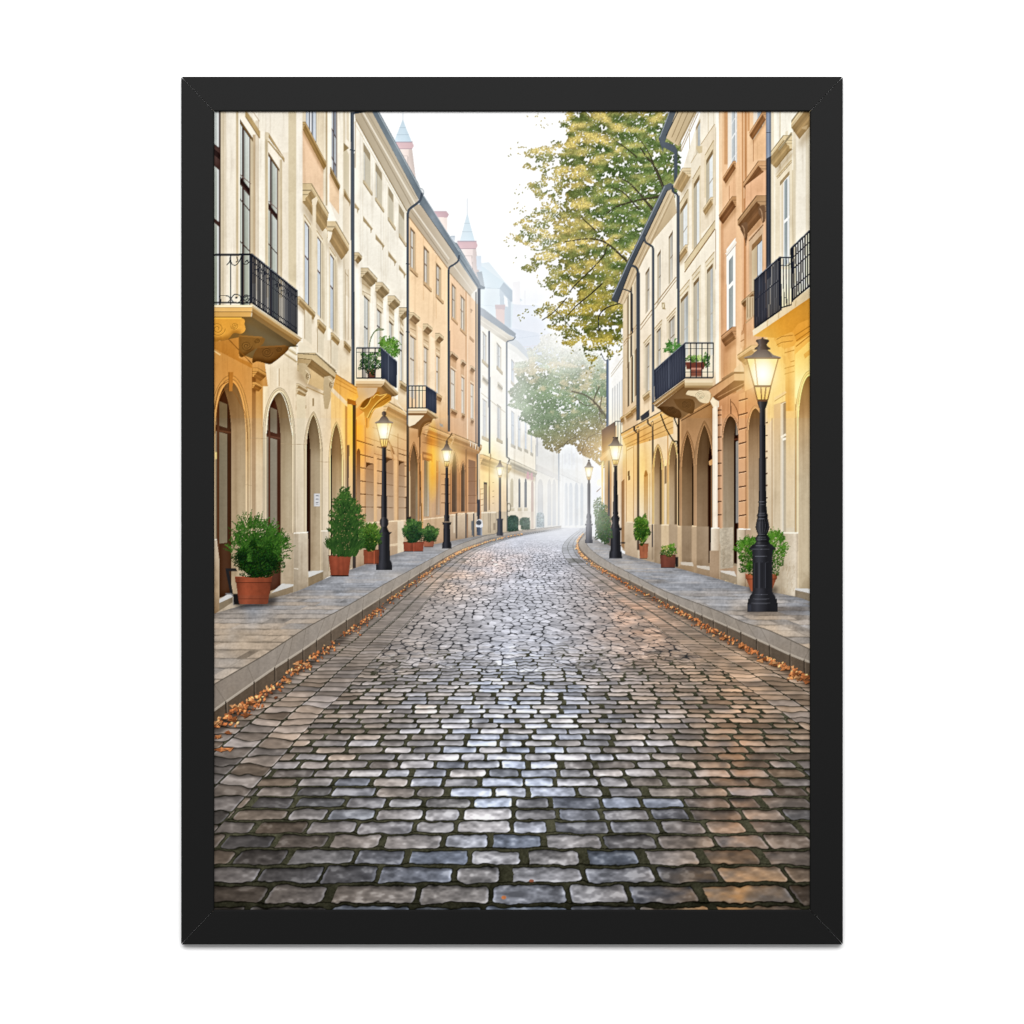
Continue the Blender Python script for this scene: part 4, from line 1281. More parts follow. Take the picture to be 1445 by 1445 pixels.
for y0, y1, c0, c1, x in ((430.5, 434, (244, 222, 178), (196, 172, 128), 356), (434, 440, (232, 180, 98), (168, 128, 70), 355), (440, 447, (218, 164, 80), (140, 104, 54), 354)):
    P([(300, y0), (x+.5, y0), (x, y1), (300, y1)], c0, tex=.03)
    P([(356.5, y0), (427-(y0-430)*.6, y0+47.5-(y0-430)*.35), (427-(y1-430)*.6, y1+46.5-(y1-430)*.35), (355.5, y1)], c1, tex=.03)
L([(300, 439.8), (354, 439.8), (421, 483)], 1, (150, 104, 44))
L([(300, 434), (355, 434), (425, 480.5)], .8, (200, 150, 76))
IRON = (46, 48, 56)
rl = part('railing', B1)
L([(300, 359.8), (355, 359)], 3, IRON)
L([(300, 427), (354, 427.4)], 2, IRON)
for x, w in ((310.7, 1.8), (325.2, 1.6), (341.5, 2.6)):
    L([(x, 360), (x, 430)], w, IRON)
L([(354, 358), (354, 428)], 4.4, IRON)
for q in ([(320, 374), (324, 369), (325, 362)], [(325, 362), (327, 372), (333, 374), (338, 368), (341, 361)], [(334, 362), (335.5, 368), (332.5, 370)],
          [(341, 362), (343, 371), (348, 373), (352, 369)], [(346, 370), (349, 367), (350, 370)],
          [(309, 417), (321, 417.5), (325, 422), (322, 426)], [(325, 423), (331, 415.5), (338, 417), (341, 423)], [(325, 421), (331, 427), (338, 426), (341, 420)],
          [(342, 423), (346, 416.5), (352, 418)], [(343, 422), (349, 426), (352, 421)], [(345, 420), (348, 418), (350, 421), (347, 423)], [(309, 418), (312, 424), (309, 427)]):
    L(curve(q), 1.3, IRON)
P(ell(333.5, 420, 1.6, 1.6, 10), IRON, tex=0)
rs = part('railing', B1)
P([(355, 359), (419.6, 411.5), (419.6, 472), (355, 427)], IRON, a=.28, own=False)
P([(401, 398), (419.6, 412), (419.6, 472), (401, 460)], (50, 54, 66), a=.62, own=False)
for k in range(31):
    t = k/30
    x = 356+63*(t*1.16/(1+.16*t))
    yt, yb = 359+52*(x-355)/64.5, 427.5+44.5*(x-355)/64.5
    L([(x, yt), (x, yb)], 1.9-.8*t, sc(IRON, RNG.uniform(.85, 1.15)))
for v, w in ((0, 3.4), (.14, 1.2), (.36, 1.), (.87, 1.4), (.985, 2.6)):
    L([(355, 359+68.5*v), (419.6, 411.5+60.5*v)], w, IRON)
for k in range(11):
    x = 361+5.3*k
    y = 359+52*(x-355)/64.5+13
    L(ell(x, y, 2.2, 4.2, 14), .8, IRON)
L([(355, 357.8), (419.6, 410)], .8, (120, 126, 138), a=.8)
L([(419.2, 411), (419.2, 472)], 1.6, IRON)
go(H0)
# ---- the hazy tree at the bend
def crown(outline, n, col, size, holes=0., seed=0, edge=1.):
    """leaves scattered through a crown outline; col(x, y, k) gives the ink of a leaf with random k"""
    p = np.array(outline)
    xs, ys = RNG.uniform(p[:, 0].min(), p[:, 0].max(), n), RNG.uniform(p[:, 1].min(), p[:, 1].max(), n)
    xs, ys = xs+RNG.normal(0, edge, n), ys+RNG.normal(0, edge, n)
    ok = inside(outline, xs, ys)
    i, j = np.clip(((xs-X0)*SS).astype(int), 0, CW-1), np.clip(((ys-Y0)*SS).astype(int), 0, CH-1)
    ok &= HOLE[j, i] > holes
    xs, ys = xs[ok], ys[ok]
    k = RNG.uniform(0, 1, len(xs))
    o = np.argsort(k*.7+RNG.uniform(0, .5, len(xs)))
    xs, ys, k = xs[o], ys[o], k[o]
    leaves(xs, ys, RNG.choice(size, len(xs)), col(xs, ys, k), own=True)


HOLE = noise(9, 7, 21, 4)
CLUMP = noise(34, 20, 22, 3)
CLUMP2 = noise(15, 8, 23, 3)
CLUMP3 = noise(26, 15, 24, 2)


def at(F, x, y):
    return F[np.clip(((y-Y0)*SS).astype(int), 0, CH-1), np.clip(((x-X0)*SS).astype(int), 0, CW-1)]


T2 = part('pictured_tree', None, 'misty green and peach tree at the bend of the street')
o2t = [(858, 520), (845, 500), (820, 478), (800, 486), (785, 470), (765, 474), (757, 490), (742, 492), (748, 508), (728, 512), (722, 528), (733, 538), (716, 553),
       (724, 562), (716, 572), (738, 580), (732, 592), (750, 600), (744, 612), (764, 618), (768, 632), (788, 640), (798, 626), (812, 628), (818, 640), (836, 648), (852, 660), (860, 640)]


def col2(x, y, k):
    t = np.clip((y-480)/150, 0, 1)
    base = np.array((196, 200, 184))*(1-np.clip(t*2, 0, 1))[:, None]+np.array((122, 142, 110))*np.clip(t*2, 0, 1)[:, None]
    brown = np.clip((y-585)/60+(x-800)/160, 0, 1)[:, None]
    base = base*(1-brown)+np.array((164, 138, 96))*brown
    g = at(CLUMP, x, y)
    base = base*(1+.15*g[:, None]+.09*(k[:, None]-.5))
    peach = np.clip(at(CLUMP2, x, y)*1.4+.9*(1-np.abs(y-535-(x-790)*.3)/55)-.55+(k-.5)*.6, 0, 1)*(y < 605)
    base = base*(1-peach[:, None]*.6)+np.array((222, 198, 160))*peach[:, None]*.6
    hz = np.clip((530-y)/70, 0, .7)+np.clip((760-x)/180, 0, .2)+.08
    return base*(1-hz[:, None])+np.array((236, 236, 232))*hz[:, None]


crown(o2t, 4200, lambda x, y, k: col2(x, y, k)*.95, [3, 4], -.8, edge=1)
crown(o2t, 9000, col2, [1, 2, 2, 3], -.42, edge=3)
crown(o2t, 4500, lambda x, y, k: col2(x, y, k*0+1)*1.04, [1, 2], -.5, edge=4)
part('branch', T2)
for q, w in (([(850, 585), (843, 572), (833, 562), (822, 556), (806, 552)], 2.4), ([(856, 590), (846, 574), (838, 566), (846, 545)], 2), ([(840, 570), (826, 572), (810, 560)], 1.2), ([(850, 600), (846, 585), (849, 560)], 1.6),
             ([(820, 640), (828, 620), (845, 610)], 1), ([(795, 630), (802, 622), (815, 616)], 1.2)):
    L(curve(q), w, (112, 104, 92), a=.75)
go(T2)
glow(795, 480, 80, 90, (246, 242, 232), .6, 1.3)
glow(730, 560, 40, 80, (246, 246, 242), .25, 1.3)
glow(835, 625, 40, 50, (236, 196, 140), .3, 1.4)

# ---- right side, farthest first
VR = 706
H13 = part('pictured_house', None, 'white house beside the bend, farthest on the right side')
r6 = Face(760, 1, haze=.05)
r6.P([(856, 508), (866, 500), (882, 470), (884, 770), (856, 772)], ('v', [(480, (248, 248, 246)), (590, (242, 238, 230)), (640, (232, 208, 172)), (770, (176, 160, 146))]), tex=.012)
for q in ([(862, 528), (880, 503)], [(862, 532), (880, 508)]):
    L(q, 1, (214, 202, 178))
for x, y in ((863.5, 548), (867, 545), (870.6, 542), (873.6, 539), (877, 536)):
    part('window', H13)
    P([(x, y), (x+1.4, y-1), (x+1.4, 600), (x, 600)], (206, 208, 208), tex=0)
go(H13)
part('drainpipe', H13)
P([(855.4, 508), (859, 506), (859, 606), (855.4, 606)], ('h', [(855, (96, 112, 138)), (859, (130, 146, 170))]), tex=.03)
go(H13)
P([(849, 612), (870, 600), (870, 770), (854, 772), (853, 650), (849, 650)], ('v', [(600, (196, 160, 120)), (640, (222, 160, 90)), (700, (196, 150, 104)), (770, (120, 108, 98))]), tex=.02, a=.95)
P([(848.5, 655), (851.5, 650), (851, 712), (849, 716)], (255, 220, 140), tex=0)
P([(858, 650), (860.6, 650), (860.6, 765), (858, 765)], (86, 92, 104), tex=.03)
P([(853, 655), (857, 648), (857, 765), (853, 765)], (206, 170, 126), tex=.02)
P([(863, 640), (876, 640), (876, 770), (863, 770)], (236, 214, 186), tex=.02)
B5 = part('balcony', H13, 'dim brown balcony behind the far right lamp')
P([(849, 607), (868, 594.5), (868, 628), (850, 640)], ('v', [(594, (128, 112, 108)), (625, (146, 104, 74)), (640, (190, 130, 76))]), tex=.03)
P([(846, 646), (859, 636), (859, 641), (848, 651)], (236, 176, 106), tex=.02)
L([(868, 594.5), (880, 594.5)], 1.4, (90, 96, 104))
for x in (868, 872, 876):
    L([(x, 594.5), (x, 626)], 1.2, (90, 96, 104))
WL = part('wall_lamp', H13)
P(ell(845.4, 681, 3, 4.5, 14), (255, 246, 214), tex=0)
P([(842, 693), (848, 688), (847, 690), (842, 695)], (150, 110, 80), tex=0)

T1 = part('pictured_tree', None, 'big gold and green autumn tree leaning over the right roofs')
o1t = [(960, 150), (790, 150), (800, 168), (785, 172), (792, 192), (768, 206), (738, 214), (748, 226), (736, 236), (766, 242), (764, 256), (742, 258), (752, 270), (760, 284), (752, 300), (722, 318), (736, 328), (722, 338), (748, 348), (752, 362), (736, 380), (752, 386),
       (764, 372), (776, 384), (762, 404), (780, 410), (774, 424), (752, 440), (760, 446), (776, 450), (772, 462), (792, 468), (794, 486), (808, 488), (820, 478), (824, 498), (834, 516), (846, 500), (862, 508), (876, 500), (882, 470), (884, 440), (960, 260)]


def col1(x, y, k):
    g = at(CLUMP, x, y)+.5*at(CLUMP2, x, y)
    green = np.clip((x-836)/70+g*.55+.9*np.exp(-((x-868)/46)**2-((y-300)/75)**2)-.1+.25*np.sin((y-200)/30)-.3*np.exp(-((y-405)/40)**2), 0, 1)*np.clip((y-150)/60+.3, 0, 1)
    gold = np.array((182, 164, 90))
    olive = np.array((158, 142, 58))
    lo = np.clip((y-350)/80, 0, 1)[:, None]
    a = gold*(1-lo)+olive*lo
    gr = np.array((92, 116, 58))*(1-lo)+np.array((90, 106, 44))*lo
    top = np.clip((at(CLUMP3, x, y)-at(CLUMP3, x, y-7))*1.5, -1, 1)          # gold shoulders, green undersides of each spray
    green = np.clip(.47+.66*(green-.4)-.55*top+(k-.5)*.25, 0, 1)
    c = a*(1-green[:, None])+gr*green[:, None]
    c = c*(1+.13*top[:, None])
    c = c*(.95+.12*k[:, None])
    hz = (np.clip((800-x)/160, 0, .16)+.07)[:, None]
    return c*(1-hz)+np.array((240, 236, 214))*hz


inner = [(960, 150), (812, 156), (800, 200), (790, 240), (800, 280), (780, 310), (785, 350), (790, 390), (808, 400), (822, 440), (826, 470), (845, 485), (872, 485), (880, 440), (960, 250)]
crown(inner, 9000, lambda x, y, k: col1(x, y, k)*.84, [4, 5], -.6, edge=3)
crown(o1t, 13000, lambda x, y, k: col1(x, y, k)*.9, [2, 3, 3], -.3, edge=3)
crown(o1t, 15000, col1, [1, 2, 2, 3], -.1, edge=5)
go(T1)
crown(o1t, 9000, lambda x, y, k: np.minimum(col1(x, y, k*0+.8)*1.08, 244), [1, 1, 2], -.1, edge=4)
n = 1500                                             # chinks of sky
xs, ys = RNG.uniform(765, 945, n), RNG.uniform(155, 500, n)
ok = inside(o1t, xs, ys) & (at(CLUMP, xs, ys)+RNG.normal(0, .4, n) < .15) & (RNG.uniform(0, 1, n) < .2)
go(SKY)
K1 = int(ok.sum())
leaves(xs[ok], ys[ok], RNG.choice([0, 1, 1, 2], K1), np.full((K1, 3), 247.), ang=np.zeros(K1))
leaves(xs[ok]+.3, ys[ok]+.4, RNG.choice([0, 1], K1), np.full((K1, 3), 247.), ang=np.full(K1, 4))
go(T1)
part('branch', T1)
BRC = (62, 58, 46)
for q, w in (([(940, 280), (936, 265), (923, 234), (913, 222), (903, 208)], (5.4, 1.6)), ([(924, 300), (914, 287), (891, 261), (874, 250)], (4.4, 1.4)), ([(934, 277), (898, 283), (869, 292), (856, 302)], (3.4, 1.4)),
             ([(902, 296), (880, 272), (862, 264)], (2.4, 1)), ([(892, 376), (885, 369), (857, 344), (833, 337), (797, 341)], (4, 1.2)), ([(857, 346), (848, 366), (812, 402), (804, 412)], (2, 1.4)),
             ([(840, 325), (826, 312), (820, 306)], (2, 1)), ([(899, 222), (882, 208), (864, 195)], (2.2, .9)), ([(925, 238), (915, 215), (902, 195)], (1.8, .8)), ([(800, 446), (815, 430), (830, 418), (850, 400)], (1.2, 2.2)),
             ([(782, 436), (800, 456), (806, 462)], (1., .8)), ([(765, 452), (782, 440), (800, 420)], (1, 1.4))):
    c = curve(q)
    L(c, np.linspace(w[0], w[1], len(c)), BRC)
    L(c-.5, np.linspace(w[0], w[1], len(c))*.35, (112, 104, 84), a=.6)
go(T1)
crown(o1t, 2600, col1, [1, 2], .0, edge=3)
for cx, cy, m in ((745, 216, 14), (732, 214, 8), (741, 268, 8), (722, 338, 12), (736, 372, 8), (727, 296, 6), (716, 340, 7), (770, 175, 8), (756, 166, 6), (738, 300, 9), (764, 398, 14), (752, 441, 14), (733, 444, 9), (812, 492, 10), (834, 518, 12), (786, 470, 14)):
    x, y = cx+RNG.normal(0, 7, m), cy+RNG.normal(0, 5, m)
    leaves(x, y, RNG.choice([1, 2, 2], m), col1(x, y, RNG.uniform(0, 1, m)))
# street wire lamp arm in front of the tree
WI = part('pictured_lamp_arm', None, 'thin black curved lamp arm under the far right gutter')
L(curve([(845, 467), (845, 447), (855, 435), (872, 429), (878, 428)]), 1.6, (44, 46, 50))
L(curve([(858, 455), (868, 440), (876, 432)]), .9, (90, 92, 94))
L(curve([(848, 498), (853, 508), (858, 509)]), 1.2, (110, 120, 128))

H12 = part('pictured_house', None, 'narrow tan house under the low end of the right gutter')
r5 = Face(VR, 1)
r5.P([(879, 428), (902, 380), (904, 790), (878, 776)], ('v', [(380, (224, 204, 170)), (500, (220, 198, 162)), (600, (222, 190, 148)), (650, (232, 194, 134)), (720, (232, 200, 158)), (790, (190, 164, 132))]), tex=.02)
for x, y0, y1, c in ((885, 420, 520, (150, 128, 98)), (889.6, 408, 505, (84, 74, 64)), (895, 400, 500, (196, 174, 140)), (885.5, 515, 575, (120, 100, 76)), (891, 505, 570, (110, 92, 70)), (896, 495, 560, (140, 118, 90))):
    part('window', H12)
    P([(x, y0), (x+2.6, y0-5), (x+2.6, y1-3), (x, y1)], c, tex=.04)
    P([(x+2.6, y0-5), (x+3.6, y0-7), (x+3.6, y1-4), (x+2.6, y1-3)], (240, 226, 198), tex=.02)
go(H12)
for a, b in ((470, 1.2), (474, .8)):
    L([(880, a+14), (900, a-14)], b, (184, 152, 108))
for n, f, y in ((893.5, 884, 578), (899, 892, 572), (881.5, 877, 586)):
    r5.ledge(n, f, y, 6, 2, (212, 180, 126), under=(166, 126, 74), steps=3)
P([(878, 620), (884, 616), (884, 640), (880, 642)], (250, 206, 132), tex=.02)
P([(884, 628), (894, 623), (894, 735), (884, 738)], (250, 214, 150), tex=.02, a=.7)
L([(884, 636), (893, 631)], 1.2, (200, 146, 76))
L([(884, 629), (884, 738)], .9, (206, 156, 92))
L([(894, 624), (894, 738)], .9, (206, 156, 92))
P([(886, 665), (888.4, 664), (889, 677), (886.5, 678)], (120, 84, 50), tex=0)
P([(877, 680), (881, 676), (881, 775), (877, 772)], (176, 130, 84), tex=.02)
P([(882, 737), (904, 738), (904, 792), (882, 782)], ('v', [(737, (214, 188, 150)), (790, (190, 162, 130))]), tex=.04)
L([(884, 736.5), (894, 737)], 1.4, (236, 214, 176))
H11 = part('pictured_house', None, 'cream house with three drainpipes and a roof over the tree side')
r4 = Face(VR, 1)
r4.P([(900, 372), (924, 330), (962, 262), (962, 803), (900, 790)],
     ('v', [(262, (240, 230, 210)), (420, (238, 226, 204)), (540, (236, 216, 186)), (600, (238, 208, 164)), (640, (240, 210, 162)), (720, (234, 212, 178)), (800, (196, 174, 142))]), tex=.022)
for n, f, yt, yb in ((916.5, 911, 376, 436), (916.5, 911, 482, 552), (932.4, 927.4, 352, 424), (949.4, 943.4, 325, 394), (932.4, 926.6, 461, 524), (952, 943.5, 444, 500)):
    if yt > 440:
        r4.P([(n+2, yt-10), (f-3, r4.y(f-3, n+2, yt-10)), (f-3, yb-4), (n+2, yb-4)], (226, 210, 180), tex=.02)
        L([(n+2, yt-10), (f-3, r4.y(f-3, n+2, yt-10))], 1.4, (196, 170, 124))
        L([(n+1, yt-4), (f-1.6, r4.y(f-1.6, n+1, yt-4))], .9, (190, 162, 116))
    r4.window(n, f, yt, yb, 2.4, ('h', [(f, (196, 182, 156)), (n, (206, 192, 164))]), (140, 116, 84), (150, 134, 112), ('v', [(yt, (170, 164, 152)), (yb, (206, 198, 182))]), .7, (.45,), (), (), parent=H11)
    if yt > 440 and n < 940:
        r4.ledge(n+1.5, f-2, yb-1, 7, 2.4, (218, 194, 150), under=(176, 142, 94), steps=3)
for dy in (0, 6):
    L([(924, 430+dy), (954, 391+dy*.8)], 1.4-dy*.06, (182, 152, 110))
    L([(904, 459+dy), (920, 437+dy)], 1.3-dy*.06, (182, 152, 110))
part('wall_lantern', H11)
P([(933.6, 427), (938, 427), (939, 437), (934.5, 436)], (186, 164, 120), tex=.1)
P([(935, 429), (937, 429), (937, 434), (935, 434)], (236, 224, 190), tex=0)
go(H11)
P([(904, 590), (916, 582), (916, 588), (906, 594)], (74, 76, 84), tex=.05)
P([(903.5, 587.5), (916, 578), (916.4, 586), (905, 594)], (74, 76, 84), tex=.05)
part('roof', H11)
P([(946, 154), (955, 154), (940, 196), (936, 208), (936, 216), (929, 196)], (84, 92, 102), tex=.05)
P([(937, 262), (946, 258), (952, 262), (950, 300), (888, 382), (872, 428), (863, 424), (864, 418), (886, 368)], ('v', [(262, (96, 104, 112)), (424, (70, 76, 84))]), tex=.06)
P([(941, 270), (950, 266), (955, 300), (923, 338), (904, 374), (880, 430), (872, 427), (890, 378)], ('v', [(266, (206, 184, 146)), (370, (194, 168, 128)), (430, (206, 180, 140))]), tex=.03)
for d, c in ((3, (160, 136, 100)), (7, (226, 208, 174)), (10, (170, 144, 106))):
    L([(943+d*.9, 272), (892+d, 378), (873+d*.8, 428)], 1, c, a=.8)
L([(938, 263), (887, 369), (864, 420)], 1.2, (140, 148, 156))
L([(942, 268), (890, 378), (871, 428)], 1.3, (56, 60, 68))
go(H11)
r4.P([(876, 612.5), (935, 579), (950, 584), (950, 612), (884, 632), (879, 620)], ('v', [(580, (238, 186, 104)), (632, (236, 176, 84))]), tex=.03)
L([(876, 612), (936, 579)], 1.5, (128, 108, 84))
L([(878, 616.5), (940, 583)], 2, (232, 196, 134))
L([(879, 620), (950, 585)], 1, (176, 122, 54))
L([(882, 628), (950, 594)], 1.4, (196, 138, 60))
L([(884, 631), (950, 603)], 1, (190, 136, 66))
part('drainpipe', H11)
L(curve([(889, 374), (897, 377), (900, 383), (900.4, 392)]), 3.4, (72, 80, 90))
L(curve([(875.8, 407), (886, 410), (891, 413.5), (892, 420), (892.4, 470)]), 1.8, (74, 80, 88))
P([(898, 385), (902.8, 385), (902.8, 592), (898, 594)], ('h', [(898, (58, 64, 74)), (900, (90, 98, 110)), (903, (58, 62, 72))]), tex=.05)
L(curve([(895, 601), (895.4, 607), (899, 610.5), (900.4, 616), (900.4, 776)]), 3, (92, 76, 66))
part('drainpipe', H11)
L(curve([(909, 331), (910.5, 341), (916, 345), (921, 349), (921.6, 356)]), 3, (74, 82, 92))
P([(920, 352), (923.4, 352), (923.2, 580), (920, 582)], ('h', [(920, (60, 66, 76)), (921.6, (110, 120, 134)), (923.4, (62, 68, 78))]), tex=.05)
L(curve([(914, 592), (914.8, 598), (919.4, 601.4), (921, 606), (921, 740), (920.6, 790)]), 2.4, (96, 80, 68))
go(H11)
P(arch_pts(r4, 914.4, 908.6, 672, 663, 760), ('v', [(663, (204, 160, 96)), (760, (214, 190, 152))]), tex=.02)
P([(908.6, 672), (911.5, 664), (914.4, 670), (911, 673)], (186, 136, 70), tex=0)
L([(917, 668), (917, 740)], .8, (206, 170, 116))
P(ell(917, 621, .9, .9, 8), (140, 96, 50), tex=0)
for n, f, ys, ya, yb, gl_ in ((933.8, 923, 668, 630, 752, 1), (956, 944, 665, 624, 760, 1)):
    arch_door(r4, n, f, ys, ya, yb, 8, ('v', [(ya, (158, 124, 80)), (690, (190, 162, 124)), (760, (196, 172, 138))]), ((120, 96, 70),)*4, H11, (3, (238, 192, 112)), .3, panel=False)
L([(942.4, 612), (942.4, 680)], 1.6, (220, 160, 82))
part('wall_lamp', H11)
P([(938, 649), (940.6, 648), (940.6, 657), (938, 658)], (255, 224, 150), tex=0)
P([(938, 658), (940.6, 657), (940.4, 682), (938.2, 683)], (150, 120, 84), tex=.05)
go(H11)
P([(903, 739), (962, 741), (962, 803), (903, 790)], ('v', [(739, (204, 178, 142)), (803, (178, 152, 120))]), tex=.04, a=.8)
for x0, x1, c in ((923, 933, (176, 150, 118)), (933, 944, (214, 184, 140)), (944, 956, (182, 154, 120))):
    P([(x0, 740), (x1, 740), (x1, 800), (x0, 797)], c, tex=.03)
L([(933, 740.6), (944, 741)], 1.6, (244, 220, 178))
L([(916, 740), (923, 740)], 1.4, (230, 208, 170))
L([(920.4, 740), (920.4, 772)], 1.8, (100, 90, 88))

H10 = part('pictured_house', None, 'cream house with the planter balcony and pointed arches on the right side')
r3 = Face(VR, 1)
r3.P([(956, 262), (990, 154), (1016, 154), (1016, 818), (956, 803)],
     ('v', [(154, (243, 234, 214)), (360, (241, 231, 210)), (520, (236, 222, 196)), (560, (206, 160, 104)), (640, (190, 138, 84)), (740, (190, 150, 108)), (818, (170, 140, 108))]), tex=.022)
part('roof', H10)
P([(946, 153), (958, 153), (956, 160), (938, 200), (952, 205), (956, 212), (956, 262), (951, 262), (951, 216), (935, 207), (930, 195)], ('v', [(154, (96, 104, 112)), (262, (78, 88, 100))]), tex=.05)
P([(956, 153), (985, 153), (958, 206), (952, 203), (940, 195)], ('h', [(940, (206, 182, 140)), (985, (196, 174, 136))]), tex=.03)
for q in ([(964, 156), (948, 194)], [(972, 156), (953, 200)], [(981, 156), (957, 205)]):
    L(q, 1., (160, 136, 98))
L([(945.5, 156), (931, 194)], 1.1, (140, 148, 156))
L([(957, 157), (940, 192)], 1.2, (54, 60, 68))
go(H10)
for q in ([(983, 158), (959, 212)], [(985, 160), (961, 214)]):
    L(q, 1., (190, 162, 114))
for x, y0, y1 in ((999.6, 157, 190), (1007.4, 157, 200), (973, 180, 210)):
    L([(x, y0), (x, y1)], .7, (216, 200, 168))
P([(975, 230), (987, 192), (990, 200), (990, 345), (976, 350)], (236, 224, 200), tex=.02)
P([(989, 204), (1008, 175), (1010, 180), (1010, 310), (990, 330)], (234, 218, 190), tex=.02)
L([(975, 230), (987, 210)], .9, (206, 182, 136))
L([(989, 204), (1008.4, 175), (1010, 182), (1010, 290)], .9, (196, 168, 120))
r3.window(987.8, 982, 168, 210, 2.6, (214, 200, 172), (176, 152, 114), (160, 150, 136), ('v', [(170, (186, 194, 196)), (210, (170, 176, 178))]), .7, (), (), (), parent=H10)
P([(982, 206), (991, 206), (991, 215), (986, 217), (982, 209)], (214, 194, 152), tex=.02)
for n, f, yt, yb, sill in ((970, 960, 279, 346, 1), (987, 979, 246, 352, 0), (1006, 996.4, 210, 279, 1)):
    r3.P([(n+2, yt-13), (f-2.4, r3.y(f-2.4, n+2, yt-13)), (f-2.4, yb), (n+2, yb)], (226, 208, 172), tex=.02)
    L([(n+1, yt-12), (f-1.6, r3.y(f-1.6, n+1, yt-12))], 1.1, (190, 164, 116))
    r3.window(n, f, yt, yb, 4.2, ('h', [(f, (190, 180, 156)), (n, (206, 194, 166))]), (150, 124, 86), (178, 168, 152), ('h', [(f, (206, 212, 212)), (n+5, (228, 230, 228))]), .8, (.5,) if sill else (), (), (), parent=H10)
    if sill:
        r3.ledge(n+.6, f-1, yb-1, 8, 3.6, (220, 196, 152), under=(176, 144, 96), steps=3)
r3.ledge(975, 962, 236.6, 10, 12, (222, 200, 158), under=(180, 150, 102), steps=5)
P([(1010, 154), (1014.6, 154), (1014.6, 818), (1010, 818)], ('v', [(154, (250, 246, 234)), (520, (244, 236, 218)), (600, (232, 218, 194)), (745, (226, 212, 190)), (818, (196, 176, 148))]), tex=.02)
r3.P([(1009, 311), (966, 372), (966, 382), (1009, 324)], (222, 202, 160), tex=.02)
L([(1009, 311), (966, 371)], 1.1, (176, 148, 100))
L([(1009, 323), (966, 384)], 1.6, (166, 130, 82))
L([(1010, 324), (1010, 380)], 1, (196, 160, 110))
for n, f, yt, yb in ((971, 960.6, 410, 500), (986.4, 978.6, 390, 500), (1006, 997.6, 371, 500)):
    r3.P([(n+2.4, yt-16), (f-2.4, r3.y(f-2.4, n+2.4, yt-16)), (f-2.4, yb), (n+2.4, yb)], (230, 216, 186), tex=.02)
    L([(n+2.4, yt-16), (f-2.4, r3.y(f-2.4, n+2.4, yt-16))], 1.3, (200, 174, 128))
    L([(n+1.2, yt-7), (f-1.2, r3.y(f-1.2, n+1.2, yt-7))], 1.6, (206, 184, 140))
    r3.window(n, f, yt, yb, 5, ('h', [(f, (186, 176, 154)), (n, (204, 192, 166))]), (146, 120, 84), (186, 182, 172), ('v', [(yt, (158, 160, 158)), (yb, (190, 198, 196))]), .9, (.5,), (), (), parent=H10)
part('drainpipe', H10)
L(curve([(949, 262), (949.4, 270), (955, 274), (957, 279)]), 3, (76, 84, 94))
P([(955, 276), (959, 276), (959, 486), (955.4, 486)], ('h', [(955, (60, 66, 76)), (957, (104, 114, 128)), (959, (60, 66, 78))]), tex=.05)
go(H10)
# arcade of this house
P([(956, 590), (962, 586), (1006, 562), (1006, 600), (1014, 620), (1014, 745), (956, 745)], ('v', [(562, (166, 116, 64)), (620, (186, 130, 76)), (745, (196, 150, 106))]), tex=.03, a=.9)
L([(957, 596), (1003, 570)], 1.4, (110, 74, 40))
L([(958, 592), (1003, 566)], .8, (214, 160, 96))
for x, c, w in ((957.8, (70, 50, 38), 2.2), (960.2, (226, 166, 100), 1.4), (956, (236, 190, 130), 1)):
    L([(x, 590), (x, 742)], w, c)
arch_door(r3, 978.6, 962, 668, 612, 790, 14.5, ('v', [(612, (112, 78, 42)), (690, (136, 104, 68)), (790, (160, 130, 96))]), ((62, 40, 28),)*4, H10, (3.6, ('v', [(600, (176, 118, 62)), (745, (196, 148, 100))])), .6, panel=False)
arch_door(r3, 1005.6, 983, 664, 599, 800, 16, ('v', [(599, (110, 78, 42)), (690, (140, 108, 74)), (800, (168, 138, 104))]), ((66, 36, 26), (96, 54, 34), (88, 50, 34), (120, 72, 44)), H10, (4.4, ('v', [(590, (170, 116, 62)), (745, (200, 152, 104))])), .6, panel=False)
P([(1000, 651), (1006, 647), (1006, 656), (1001, 657)], (214, 150, 78), tex=.03)
L([(1004, 655), (1004, 800)], 1, (196, 140, 84), a=.7)
P([(1006, 560), (1011, 556), (1014, 571), (1007, 576), (1002, 566)], (238, 220, 186), tex=.02)
P([(1005.6, 576), (1013.6, 571), (1013.6, 745), (1005.6, 745)], ('h', [(1005, (226, 206, 176)), (1010, (246, 234, 214)), (1014, (226, 208, 180))]), tex=.02)
for x0, x1, y0, y1, c in ((962, 976, 742, 793, (158, 130, 98)), (976, 983, 742, 806, (190, 158, 120)), (956, 962, 742, 800, (206, 172, 128)), (983, 1000, 743, 797, (162, 134, 102))):
    P([(x0, y0), (x1, y0), (x1, y1+3), (x0, y1)], c, tex=.04)
for x0, x1 in ((956, 960), (976.5, 983)):
    L([(x0, 742.4), (x1, 742.8)], 1.6, (236, 204, 156))
DS = part('doorstep', H10)
P([(960, 793), (977, 793.5), (979, 799), (961, 797)], (198, 184, 164), tex=.04)
P([(960, 797), (979, 799), (979, 808), (957, 802)], (172, 140, 102), tex=.06)
part('doorstep', H10)
P([(983, 798), (1001, 799), (1002, 805), (984, 801)], (198, 186, 168), tex=.04)
P([(983, 801), (1002, 805), (1002, 815), (983, 809)], (168, 138, 104), tex=.06)
L([(949, 584), (957, 604), (956.6, 640)], 1.8, (40, 32, 30), own=False)
L(curve([(932, 584), (940, 605), (950, 622), (957, 634), (957.6, 740)]), 1.9, (44, 34, 32))

